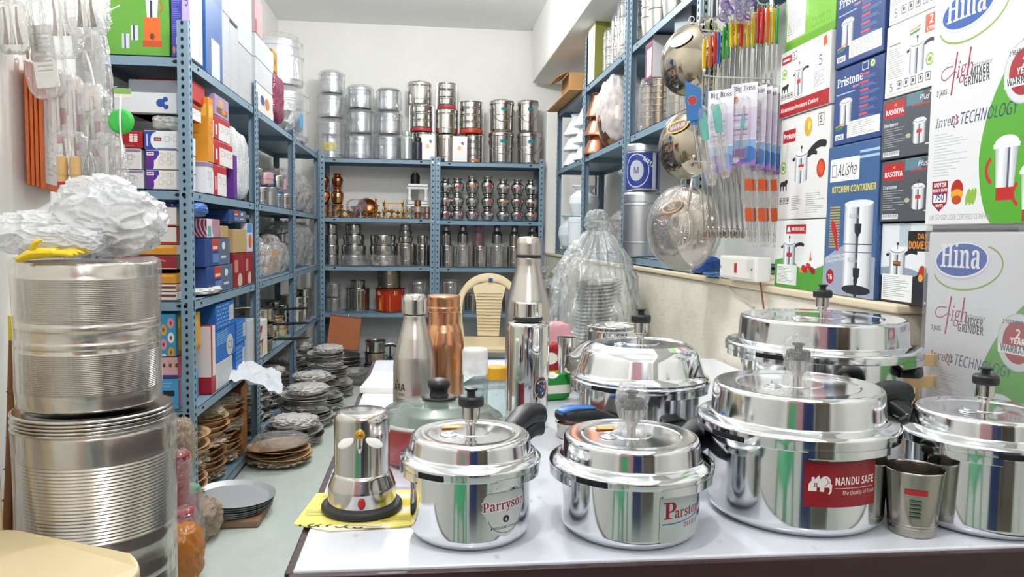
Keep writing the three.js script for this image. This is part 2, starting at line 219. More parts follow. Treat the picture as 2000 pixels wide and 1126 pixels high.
function cooker(label, o) {
  const t = thing('pressure_cooker', label, 'pressure cooker', [o.p[0], TOP, o.p[1]]), { R, h, F: fl, lr, lt } = o, sk = o.skirt ?? 0.014;
  mesh('pot', lathe([[0, 0.001], [R - 0.012, 0.001], [R, 0.012], [R, h - 0.012], [R + 0.005, h - 0.006], [R + 0.004, h - 0.002], [R - 0.004, h - 0.003], [R - 0.004, 0.01], [0, 0.006]], 96, 0.006), o.mat ?? ALU, t);
  const top = o.dome ? [[fl - 0.006, h + 0.003, 0.002], [lr + 0.012, h + 0.003, 0.003], [lr + 0.002, h + 0.01, 0.006], [lr - 0.012, lt - 0.012, 0.02], [lr - 0.035, lt, 0.012]] : [[fl - 0.003, h + 0.001, 0.002], [lr + 0.006, h + 0.004, 0.003], [lr, h + 0.005, 0.004], [lr - 0.003, lt, 0.008]];
  const lid = mesh('lid', lathe([[fl - 0.003, h - sk], [fl, h - sk], [fl + 0.001, h - 0.003], ...top, [lr * 0.72, lt - 0.0015], [lr * 0.70, lt - 0.003], [lr * 0.3, lt - 0.002], [lr * 0.29, lt], [0, lt]], 96, 0.0018), o.mat ?? ALU, t);
  // the three deeper lugs of the skirt that lock under the pot's rim
  for (const a of o.lugs ?? [0.2, 2.3, 4.4]) mesh('lug', lathe([[fl - 0.004, h - sk - 0.009], [fl + 0.0004, h - sk - 0.009], [fl + 0.0006, h - sk + 0.003]], 20, 0.001, a - 0.45, 0.9), o.mat ?? ALU, lid);
  mesh('slot', lathe([[fl + 0.0007, h - sk + 0.001], [fl + 0.0016, h - sk + 0.002], [fl + 0.0016, h - sk + 0.0085], [fl + 0.0007, h - sk + 0.0095]], 14, 0.0004, o.slot - 0.2, 0.4), HOLE, lid);
  mesh('safety_plug', lathe([[0.013, 0], [0.012, 0.0015], [0.006, 0.0022], [0.005, 0.004], [0, 0.0042]], 20, 0.0005), ALUMATT, lid, [-lr * 0.36, lt - 0.002, lr * 0.12]);
  if (o.paper) mesh('instruction_sticker', rb(0.03, 0.0006, 0.018, 0.0002, -lr * 0.3, lt - 0.0005, -lr * 0.35), printMat(96, 64, (x, w, g) => { rect(x, '#e9823c', 0, 0, w, g); rect(x, '#f7c65c', 14, 12, 68, 40); lines(x, '#8a3b1a', 22, 20, 50, 3, 10, 3); }), lid);
  weight(t, lt, o.ws ?? 1, o.wrapped);
  if (o.handle) longHandle(t, fl - 0.004, h - 0.006, ...o.handle);
  if (o.grip) mesh('side_grip', loft([[Math.sin(o.grip) * (R + 0.001), h - 0.045, Math.cos(o.grip) * (R + 0.001), 0.04, 0.016], [Math.sin(o.grip) * (R + 0.03), h - 0.04, Math.cos(o.grip) * (R + 0.03), 0.05, 0.02]], 14), BLACK, t);
  if (o.sticker) { const [mat, y0, y1, phi, w] = o.sticker; mesh('brand_sticker', wrapLabel(R + 0.0006, y0, y1, phi, w), mat, t); }
  return t;
}
const parryStick = printMat(384, 384, (x, w, h) => { x.fillStyle = '#c9cbcc'; x.beginPath(); x.roundRect(20, 36, 344, 180, 60); x.fill(); x.beginPath(); x.moveTo(30, 120); x.quadraticCurveTo(40, 330, 190, 360); x.quadraticCurveTo(340, 330, 354, 120); x.fill(); x.strokeStyle = '#6c6f72'; x.lineWidth = 6; x.beginPath(); x.arc(192, 190, 140, 0.3, PI - 0.3); x.stroke(); txt(x, 'Parryson', 192, 160, 92, '#8a1c2c', { font: 'serif', align: 'center', sx: 0.82, stroke: '#e4e4e4', rot: -0.03 }); ell(x, '#222', 192, 232, 26, 26); txt(x, 'a', 192, 244, 36, '#ddd', { align: 'center' }); txt(x, 'PRESSURE COOKER', 192, 300, 26, '#444', { align: 'center' }); }, 0.4, { alphaTest: 0.5, metalness: 0.3 });
const parstStick = printMat(384, 384, (x, w, h) => { x.fillStyle = '#bcc6c4'; x.beginPath(); x.roundRect(4, 20, 376, 340, 30); x.fill(); txt(x, 'P', 30, 190, 170, '#8e1f2c', { font: 'serif' }); txt(x, 'arstone', 118, 190, 100, '#8e1f2c', { font: 'serif', sx: 0.82 }); x.strokeStyle = '#3c6f9c'; x.lineWidth = 8; x.beginPath(); x.moveTo(20, 225); x.quadraticCurveTo(180, 235, 372, 200); x.stroke(); txt(x, 'DELUXE', 205, 270, 46, '#a04a52', {}); }, 0.35, { alphaTest: 0.5, metalness: 0.4 });
const nanduStick = printMat(768, 384, (x, w, h) => {
  rect(x, '#8f1420', 0, 0, w, h); x.strokeStyle = x.fillStyle = '#f3ece8';
  poly(x, '#f3ece8', [44, 250], [44, 190], [70, 160], [70, 130], [96, 130], [96, 150], [140, 110], [170, 250], [148, 250], [148, 215], [118, 215], [118, 250]);
  rect(x, '#8f1420', 92, 180, 14, 14); rect(x, '#8f1420', 110, 180, 14, 14); rect(x, '#8f1420', 92, 198, 14, 14); rect(x, '#8f1420', 110, 198, 14, 14);
  ell(x, '#f3ece8', 196, 168, 52, 48); poly(x, '#f3ece8', [218, 180], [262, 190], [258, 250], [238, 276], [226, 266], [242, 244], [234, 216], [206, 214]); rect(x, '#f3ece8', 158, 200, 30, 52); x.lineWidth = 5; x.strokeStyle = '#8f1420'; x.beginPath(); x.arc(186, 168, 34, -1.2, 1.4); x.stroke(); ell(x, '#8f1420', 232, 172, 5, 5);
  txt(x, 'NANDU SAFE', 286, 196, 92, '#f6efec', { sx: 0.8 }); rect(x, '#f3ece8', 286, 222, 440, 4); txt(x, 'The Quality of Trust', 360, 280, 44, '#f0e2de', { weight: 'italic' });
}, 0.35);
cooker('small shiny aluminium cooker with a shield sticker, beside the steel lamp', { p: [0.067, -1.093], R: 0.0865, h: 0.117, F: 0.101, lr: 0.088, lt: 0.148, skirt: 0.015, slot: -0.62, handle: [2.53, 0.13, 0.03, 1.25], paper: 1, lugs: [0.75, 2.9, 4.95], sticker: [parryStick, 0.016, 0.09, 0.54, 0.9] });
cooker('wide low aluminium cooker with a half-seen red lettered sticker, weight wrapped in plastic', { p: [0.304, -1.09], R: 0.101, h: 0.106, F: 0.12, lr: 0.102, lt: 0.142, skirt: 0.013, slot: -0.72, handle: [2.2, 0.12, 0.03, 1.1], paper: 1, wrapped: 1, lugs: [0.55, 2.7, 4.8], sticker: [parstStick, 0.01, 0.084, 0.52, 0.78] });
cooker('big aluminium cooker with the red elephant sticker on its side', { p: [0.587, -1.146], R: 0.134, h: 0.152, F: 0.152, lr: 0.131, lt: 0.204, skirt: 0.02, slot: -1.15, handle: [1.95, 0.13, 0.032, 1.25], wrapped: 1, lugs: [0.1, 2.2, 4.3], sticker: [nanduStick, 0.05, 0.116, 0.06, 0.86] });
cooker('aluminium cooker with a bare black weight in front of the wrapped mixer carton', { p: [0.862, -1.085], R: 0.107, h: 0.14, F: 0.122, lr: 0.101, lt: 0.174, skirt: 0.016, slot: -0.3, handle: [3.6, 0.12, 0.03, 1.1], lugs: [-0.9, 1.2, 3.2] });
{ // the domed pan behind, with two short side handles
  const t = cooker('low wide cooker with a bulging domed lid and blue-tipped handle', { p: [0.424, -1.47], R: 0.118, h: 0.156, F: 0.136, lr: 0.124, lt: 0.224, dome: 1, skirt: 0.012, slot: -0.78, lugs: [0.5, 2.6, 4.7], ws: 1.05 });
  const y = 0.109;
  mesh('blue_handle', loft([[-0.085, y - 0.026, 0.09, 0.055, 0.042], [-0.125, y - 0.006, 0.115, 0.055, 0.036], [-0.165, y + 0.004, 0.14, 0.046, 0.026], [-0.185, y + 0.006, 0.15, 0.034, 0.018]], 16), BLACK, t);
  mesh('handle_accent', loft([[-0.125, y + 0.013, 0.118, 0.032, 0.007], [-0.165, y + 0.017, 0.142, 0.03, 0.007], [-0.188, y + 0.012, 0.153, 0.022, 0.008]], 10), M('#2d6ab3', 0.25), t);
  mesh('side_handle', loft([[0.05, y - 0.03, 0.115, 0.07, 0.024], [0.068, y - 0.03, 0.16, 0.085, 0.026]], 16), BLACK, t);
}
const tall = cooker('large tall cooker at the back by the printed cartons on the ledge', { p: [0.8, -1.47], R: 0.155, h: 0.223, F: 0.187, lr: 0.162, lt: 0.277, skirt: 0.018, slot: -0.95, grip: 0.75, lugs: [0.8, 2.9, 5.0], ws: 1.0 });
{ const a = -1.45, y = 0.1, P = (r, dy) => [Math.sin(a) * r, y + dy, Math.cos(a) * r]; mesh('wrapped_grip', loft([[...P(0.156, 0), 0.05, 0.022], [...P(0.2, 0.004), 0.055, 0.026]], 12), BLACK, tall); mesh('grip_film', crumple(0.07, 0.06, 0.075, 0.3, 2.6, 3, 9, 2.6).translate(Math.sin(a) * 0.18, y - 0.03, Math.cos(a) * 0.18), FILM, tall); }
// ------------------------------------------------------------------ the steel oil lamp on a sheet of newspaper
{
  const t = thing('oil_lamp', 'steel cylinder oil lamp on a black base ring, standing on yellow newspaper', 'lamp', [-0.0955, TOP + 0.004, -1.19]); t.scale.set(0.86, 0.93, 0.86);
  mesh('base_ring', lathe([[0, 0], [0.07, 0], [0.0725, 0.004], [0.0725, 0.009], [0.069, 0.013], [0.056, 0.014], [0, 0.012]], 64, 0.003), RUBBER, t);
  mesh('base_drum', lathe([[0.0605, 0.01], [0.0605, 0.04], [0.059, 0.044], [0.052, 0.062], [0.048, 0.066]], 64, 0.003), STEEL, t);
  mesh('chimney', lathe([[0.049, 0.062], [0.0492, 0.15], [0.0492, 0.157], [0.044, 0.166], [0.02, 0.168], [0, 0.168]], 64, 0.006), STEEL, t);
  const drop = mesh('red_dial', lathe([[0, 0], [0.0062, 0.0005], [0.007, 0.002], [0.0055, 0.004], [0, 0.0045]], 18, 0.001).rotateX(PI / 2).scale(1, 1.35, 1), M('#b01a1c', 0.35), t, [0.004, 0.026, 0.0598]);
  mesh('valve_socket', lathe([[0.0085, 0], [0.0095, 0.004], [0.006, 0.006], [0.0045, 0.011], [0, 0.012]], 18, 0.0008).rotateX(PI / 2), BRASS, t, [0, 0.136, 0.0475]);
  for (const s of [-1, 1]) { const g = new THREE.SphereGeometry(1, 18, 10); g.scale(0.017, 0.0085, 0.0025); mesh('petal', g, WHITEP, t, [s * 0.0245, 0.122, 0.0445], [-0.5, s * 0.5, -s * 0.2]); }
  mesh('spout', loft([[0, 0.13, 0.049, 0.012, 0.01], [0, 0.117, 0.053, 0.011, 0.008], [0, 0.106, 0.052, 0.005, 0.004]], 10, 2, V(0, 0, 1)), STEEL, t);
}
{
  const pm = printMat(256, 256, (x, w, h) => { rect(x, '#e6d66f', 0, 0, w, h); for (let i = 0; i < 6; i++) { rect(x, i % 2 ? '#efe9c8' : '#d8c24a', rnd(0, 180), i * 44, rnd(60, 140), 34); lines(x, '#6b6648', rnd(5, 150), i * 44 + 4, 90, 5, 7, 2); } rect(x, '#a99fb4', 0, 0, 256, 26); x.strokeStyle = '#3a3326'; x.lineWidth = 4; for (let i = 0; i < 7; i++) { x.beginPath(); x.arc(30 + i * 13, 214 + i * 3, 6, rnd(0, 3), rnd(3, 6)); x.stroke(); } }, 0.8, { side: THREE.DoubleSide });
  const sh = new THREE.Shape(); [[-0.115, -0.06], [-0.06, -0.09], [0.02, -0.085], [0.1, -0.07], [0.13, -0.06], [0.125, 0.02], [0.12, 0.075], [0.02, 0.1], [-0.03, 0.07], [-0.1, 0.075]].forEach(([a, b], i) => i ? sh.lineTo(a, b) : sh.moveTo(a, b));
  const g = new THREE.ExtrudeGeometry(sh, { depth: 0.0016, bevelEnabled: true, bevelSize: 0.0008, bevelThickness: 0.0006, bevelSegments: 1 }); const uv = g.attributes.uv, p = g.attributes.position; for (let i = 0; i < uv.count; i++) uv.setXY(i, p.getX(i) / 0.26 + 0.5, p.getY(i) / 0.2 + 0.5); g.rotateX(-PI / 2);
  tag(mesh('newspaper', g, pm, scene, [-0.075, TOP + 0.0008, -1.195]), 'creased yellow newspaper sheet lying under the steel lamp', 'newspaper');
}
// ------------------------------------------------------------------ glass-lidded red pan
{
  const t = thing('red_casserole', 'red casserole with a glass lid and round black knob behind the small cooker', 'casserole', [0.028, TOP, -1.47]);
  mesh('pan', lathe([[0, 0], [0.1, 0], [0.112, 0.012], [0.116, 0.075], [0.119, 0.078], [0.112, 0.078], [0.108, 0.012], [0, 0.006]], 64, 0.004), M('#8e1220', 0.22, 0, { clearcoat: 0.6, clearcoatRoughness: 0.1 }), t);
  mesh('lid_rim', lathe([[0.121, 0.078], [0.123, 0.08], [0.121, 0.084], [0.117, 0.084]], 64, 0.001), STEEL, t);
  mesh('glass_lid', lathe([[0.119, 0.083], [0.1, 0.099], [0.07, 0.11], [0.03, 0.116], [0, 0.117], [0, 0.114], [0.03, 0.113], [0.07, 0.107], [0.098, 0.096], [0.117, 0.08]], 64, 0.004), new THREE.MeshPhysicalMaterial({ color: '#cfe0d8', roughness: 0.04, transmission: 0.85, thickness: 0, ior: 1.5 }), t);
  mesh('knob_washer', lathe([[0, 0.116], [0.033, 0.1165], [0.034, 0.119], [0.03, 0.121], [0, 0.122]], 40, 0.001), BLACK, t);
  mesh('knob', lathe([[0.019, 0.12], [0.0165, 0.128], [0.018, 0.135], [0.0225, 0.142], [0.021, 0.15], [0.012, 0.155], [0, 0.156]], 40, 0.004), BLACK, t);
}
// ------------------------------------------------------------------ bottles
function bottle(label, pos, profile, mat, parts, cat = 'bottle') { const t = thing('bottle', label, cat, pos); mesh('bottle_body', lathe(profile, 64, 0.004), mat, t); parts(t); return t; }
const KX = -0.023;
bottle('brushed steel cola-shaped bottle with dark lettering, left of the copper bottle', [KX, TOP, -1.74], [[0, 0], [0.044, 0], [0.0475, 0.006], [0.0475, 0.13], [0.046, 0.155], [0.036, 0.2], [0.028, 0.228], [0.0255, 0.24], [0.0255, 0.252], [0, 0.252]], SATIN, (t) => {
  mesh('cap', lathe([[0.0285, 0.252], [0.029, 0.254], [0.029, 0.285], [0.024, 0.296], [0, 0.298]], 48, 0.003), STEEL, t);
  mesh('print', wrapLabel(0.0479, 0.05, 0.11, -1.05, 1.3), printMat(256, 192, (x) => { txt(x, 'ARA', 250, 84, 70, '#1f2022', { align: 'right' }); txt(x, 'STEEL', 250, 120, 27, '#55544f', { align: 'right' }); txt(x, 'BOTTLE', 250, 160, 27, '#55544f', { align: 'right' }); poly(x, '#4a4a3c', [150, 26], [162, 0], [170, 26]); }, 0.4, { alphaTest: 0.4 }), t);
});
bottle('copper water bottle with a copper screw cap', [0.045, TOP, -1.86], [[0, 0], [0.047, 0], [0.05, 0.006], [0.05, 0.17], [0.044, 0.2], [0.0375, 0.215], [0.0365, 0.255], [0, 0.255]], COPPER, (t) => { mesh('cap', lathe([[0.0385, 0.245], [0.041, 0.247], [0.041, 0.256], [0.039, 0.258], [0.04, 0.278], [0.041, 0.281], [0.038, 0.285], [0, 0.286]], 48, 0.0015), COPPER, t); });
bottle('tall mirror-finish steel flask with a round picture sticker, standing in front', [0.23, TOP, -1.7], [[0, 0], [0.045, 0], [0.0475, 0.005], [0.0475, 0.232], [0.044, 0.238], [0.032, 0.24], [0.031, 0.247], [0, 0.247]], MIRROR, (t) => {
  mesh('seal_ring', lathe([[0.031, 0.242], [0.0335, 0.243], [0.0335, 0.248], [0.03, 0.249]], 40, 0.0008), BLACK, t);
  mesh('cap', lathe([[0.031, 0.249], [0.032, 0.251], [0.0315, 0.281], [0.029, 0.284], [0, 0.284]], 48, 0.002), MIRROR, t);
  mesh('sticker', wrapLabel(0.048, 0.07, 0.122, 0.6, 0.82), printMat(192, 256, (x) => { ell(x, '#c79d5c', 96, 128, 92, 124); ell(x, '#27324a', 96, 128, 84, 114); for (let i = 0; i < 26; i++) ell(x, ['#b96c3c', '#e8e4dc', '#5a7fb0', '#7b3b6b'][i % 4], rnd(40, 150), rnd(60, 210), rnd(4, 14), rnd(4, 14)); smallprint(x, 60, 50, 76, 2, '#eee', 10); }, 0.3, { alphaTest: 0.5 }), t);
});
bottle('very tall brushed steel cola-shaped bottle standing behind the mirror flask', [0.267, TOP, -1.98], [[0, 0], [0.054, 0], [0.058, 0.008], [0.058, 0.225], [0.055, 0.262], [0.045, 0.3], [0.036, 0.335], [0.0325, 0.355], [0.0325, 0.375], [0, 0.375]], SATIN, (t) => { mesh('seal_ring', lathe([[0.0325, 0.374], [0.0335, 0.375], [0.0335, 0.38], [0.03, 0.381]], 40, 0.0008), BLACK, t); mesh('cap', lathe([[0.031, 0.38], [0.0325, 0.382], [0.0325, 0.412], [0.027, 0.427], [0, 0.43]], 48, 0.004), SATIN, t); });
bottle('clear sanitizer bottle with a frosted cap and blue lettering', [0.107, TOP, -1.62], [[0, 0], [0.026, 0], [0.028, 0.004], [0.028, 0.125], [0.02, 0.135], [0.011, 0.139], [0, 0.139]], GLASS, (t) => {
  mesh('sanitizer_gel', lathe([[0, 0.003], [0.025, 0.003], [0.0262, 0.006], [0.0262, 0.1], [0, 0.1]], 40, 0.002), new THREE.MeshPhysicalMaterial({ color: '#e4eef0', roughness: 0.05, transmission: 0.9, thickness: 0 }), t);
  mesh('pump', lathe([[0, 0.137], [0.013, 0.137], [0.013, 0.148], [0.006, 0.152], [0.006, 0.172], [0, 0.172]], 28, 0.001), M('#dfe3e2', 0.35), t);
  mesh('cap', lathe([[0.0275, 0.136], [0.0275, 0.185], [0.025, 0.19], [0, 0.191]], 40, 0.002), MILKY, t);
  mesh('print', wrapLabel(0.0283, 0.025, 0.09, -0.1, 2.0), printMat(256, 256, (x) => { txt(x, 'Hand', 128, 90, 74, '#3d6c84', { align: 'center', weight: 'normal' }); txt(x, 'sanitizer', 128, 150, 46, '#5b8296', { align: 'center', weight: 'normal' }); ell(x, '#d8912d', 70, 232, 34, 26); }, 0.4, { alphaTest: 0.35 }), t);
}, 'bottle');
bottle('clear jar with a yellow screw lid beside the sanitizer', [0.167, TOP, -1.78], [[0, 0], [0.03, 0], [0.033, 0.005], [0.033, 0.07], [0.024, 0.09], [0.022, 0.098], [0, 0.098]], GLASS, (t) => { mesh('lid', lathe([[0.0235, 0.094], [0.0245, 0.096], [0.0245, 0.121], [0.022, 0.124], [0, 0.124]], 36, 0.0015), M('#e0a51f', 0.4), t); }, 'jar');
// ------------------------------------------------------------------ small steel ware on the counter
const TUMB = (R0, R1, h) => [[0, 0], [R0 - 0.002, 0], [R0, 0.003], [R0 + 0.0005, 0.012], [R1, h], [R1 + 0.001, h + 0.001], [R1 - 0.001, h + 0.001], [R0 - 0.001, 0.012], [0, 0.005]];
{
  const t = thing('tumbler', 'short steel tumbler with a small red sticker by the counter edge', 'tumbler', [0.72, TOP, -1.04]);
  mesh('cup', lathe(TUMB(0.0325, 0.0405, 0.095), 64, 0.001), M('#a9a498', 0.22, 1), t);
  mesh('rim', lathe([[0.0405, 0.095], [0.0415, 0.0965], [0.0405, 0.098], [0.0395, 0.0965]], 56, 0.0005), STEEL, t);
  for (const y of [0.014, 0.018]) mesh('groove', new THREE.TorusGeometry(0.0333 + (y - 0.014) * 0.09, 0.0007, 6, 48).rotateX(PI / 2), DULL, t, [0, y, 0]);
  mesh('sticker', wrapLabel(0.0392, 0.066, 0.074, -0.5, 0.8), M('#a8232b', 0.4), t);
  mesh('embossed_mark', merge([0, 1, 2, 3, 4].map((i) => wrapLabel(0.0386 - i * 0.0005, 0.055 - i * 0.006, 0.058 - i * 0.006, -0.5, 0.42))), M('#5c6f62', 0.5, 0.6), t);
}
function steelTumbler(label, pos, r0, r1, h, g) { const t = thing('tumbler', label, 'tumbler', pos, 0, g); mesh('cup', lathe(TUMB(r0, r1, h), 40, 0.001), STEEL, t); mesh('rim', new THREE.TorusGeometry(r1, 0.001, 6, 40).rotateX(PI / 2), STEEL, t, [0, h, 0]); return t; }
steelTumbler('steel tumbler among snack packets behind the flasks', [0.394,0.806,-2.1].map((v, i) => i === 1 ? TOP : v), 0.02, 0.026, 0.15);
{
  const t = thing('steel_bowl', 'small steel bowl under the blue-tipped handle', 'bowl', [0.32, TOP, -1.6]);
  mesh('bowl', lathe([[0, 0], [0.032, 0], [0.036, 0.004], [0.037, 0.032], [0.041, 0.034], [0.041, 0.035], [0.0355, 0.033], [0.034, 0.005], [0, 0.003]], 48, 0.0015), STEEL, t); mesh('spice', lathe([[0, 0.018], [0.02, 0.02], [0.0345, 0.017]], 24, 0.002), M('#6b2d22', 0.9), t);
}
{
  const t = thing('water_pot', 'round-bellied steel water pot with a flared neck by the low wall', 'pot', [0.486, TOP, -1.95]);
  mesh('belly', lathe([[0, 0], [0.06, 0], [0.1, 0.03], [0.125, 0.085], [0.118, 0.12], [0.085, 0.15], [0.068, 0.158], [0.064, 0.165], [0.062, 0.19], [0.07, 0.198], [0.07, 0.2], [0.06, 0.191], [0.062, 0.16], [0.11, 0.11], [0, 0.01]], 72, 0.008), MIRROR, t); mesh('rim', new THREE.TorusGeometry(0.0705, 0.0022, 8, 56).rotateX(PI / 2), STEEL, t, [0, 0.2, 0]);
}
[['#1f8a35', 0.0, 'green snack packet lying beside the tall bottle'], ['#a01e22', 0.05, 'red and yellow snack packet standing behind the green one'], ['#d9a0ac', 0.09, 'pale pink packet at the back of the snack pile']].forEach(([c, dz, l], i) => {
  const pm = printMat(96, 96, (x) => { rect(x, c, 0, 0, 96, 96); rect(x, i === 1 ? '#e0b22c' : '#e8e6d8', 0, 62, 96, 18); ell(x, '#f2efe4', 40, 34, 22, 14); }, 0.25), g = crumple(0.1, [0.07, 0.12, 0.17][i], 0.045, 0.16, 2, i + 2, 7, 5), p = g.attributes.position, uv = g.attributes.uv; for (let k = 0; k < uv.count; k++) uv.setXY(k, p.getX(k) / 0.1 + 0.5, p.getY(k) / 0.12);
  tag(mesh('snack_packet', g, pm, scene, [0.365 - 0.03 + 0.03 * i, TOP, -1.98 - [0, 0.22, 0.32][i]], [0, 0.25, 0]), l, 'packet');
});
{ // ledger papers and a spiral notebook behind the bottles
  const t = thing('notebook', 'open spiral notebook with handwritten pages behind the bottles', 'notebook', [0.17, TOP, -2.2], 0.25);
  const pm = printMat(256, 192, (x) => { rect(x, '#e9eaec', 0, 0, 256, 192); lines(x, '#7d86a6', 14, 16, 220, 17, 10, 2, 0.6); txt(x, '1250  x 4', 40, 90, 30, '#3b4374', { weight: 'italic' }); }, 0.7);
  mesh('page_block', rb(0.21, 0.012, 0.15, 0.002, 0, 0.006, 0), pm, t); mesh('raised_page', loft([[-0.1, 0.013, 0.0, 0.15, 0.001], [-0.05, 0.04, 0.0, 0.15, 0.001], [0.02, 0.055, 0, 0.15, 0.001], [0.1, 0.05, 0, 0.15, 0.001]], 8, 6), pm, t);
  for (let i = 0; i < 14; i++) mesh('wire_coil', new THREE.TorusGeometry(0.007, 0.0009, 5, 14).rotateY(0.15), BLACK, t, [-0.105, 0.007, -0.068 + i * 0.0105], [0, 0, 0]);
  tag(mesh('receipt_book', rb(0.16, 0.016, 0.24, 0.002), PAPER, scene, [-0.085, TOP + 0.008, -2.2], [0, -0.08, 0]), 'white bound receipt book on the left edge of the counter', 'book');
}
{ // the small wooden stool behind the big cooker
  const t = thing('wooden_crate', 'pale slatted wooden crate beside the wrapped mixer carton', 'crate', [1.009 + 0.02, TOP, -1.52]);
  for (const [x, z] of [[-0.04, -0.03], [0.04, -0.03], [-0.04, 0.04], [0.04, 0.04]]) mesh('corner_post', rb(0.018, 0.2, 0.018, 0.001, x, 0.1, z), M('#d9b98a', 0.7), t);
  for (const y of [0.03, 0.09, 0.15, 0.195]) { mesh('slat', rb(0.1, 0.024, 0.006, 0.001, 0, y - 0.01, 0.05), M('#cfae7e', 0.7), t); mesh('slat', rb(0.006, 0.024, 0.085, 0.001, -0.05, y - 0.01, 0.005), M('#c9a675', 0.7), t); }
}
// ------------------------------------------------------------------ cartons
function carton(name, label, category, [w, h, d], pos, turn, f, group, o = {}) {
  const t = thing(name, label, category, pos, turn, group), side = f.side ?? f.front, top = f.top ?? side;
  mesh('carton_body', rb(w, h, d, o.r ?? 0.0025, 0, h / 2, 0, 1), [side, side, top, top, f.front, f.back ?? side], t);
  if (!o.plain) mesh('lid_flap', rb(w - 0.003, 0.0016, d - 0.003, 0.0006, 0, h + 0.0004, 0, 1), top, t);
  if (o.tape) mesh('tape', rb(0.04, 0.0006, d + 0.001, 0.0002, 0, h + 0.0016, 0, 1), M('#c9b48a', 0.25, 0, { transmission: 0.3 }), t);
  return t;
}
const COL = (c, r = 0.5) => M(c, r);
const leafMark = (x, a, b, r) => { ell(x, '#7fae3a', a, b, r, r); ell(x, '#e9f2d8', a, b, r * 0.75, r * 0.75); ell(x, '#7fae3a', a, b, r * 0.55, r * 0.4); };
const lion = (x, a, b, s) => { x.save(); x.translate(a, b); x.scale(s, s); poly(x, '#26282b', [0, 20], [6, 8], [40, 6], [52, 0], [66, 4], [66, 14], [58, 20], [58, 44], [52, 44], [50, 26], [36, 26], [32, 44], [26, 44], [24, 26], [12, 24], [10, 44], [4, 44]); x.restore(); };
const flag = (x, a, b, w) => { poly(x, '#e88a35', [a, b], [a + w * 0.6, b - 6], [a + w, b - 14], [a + w, b - 5], [a, b + 8]); poly(x, '#3d8c4a', [a, b + 14], [a + w, b + 2], [a + w * 0.8, b + 18], [a, b + 24]); };
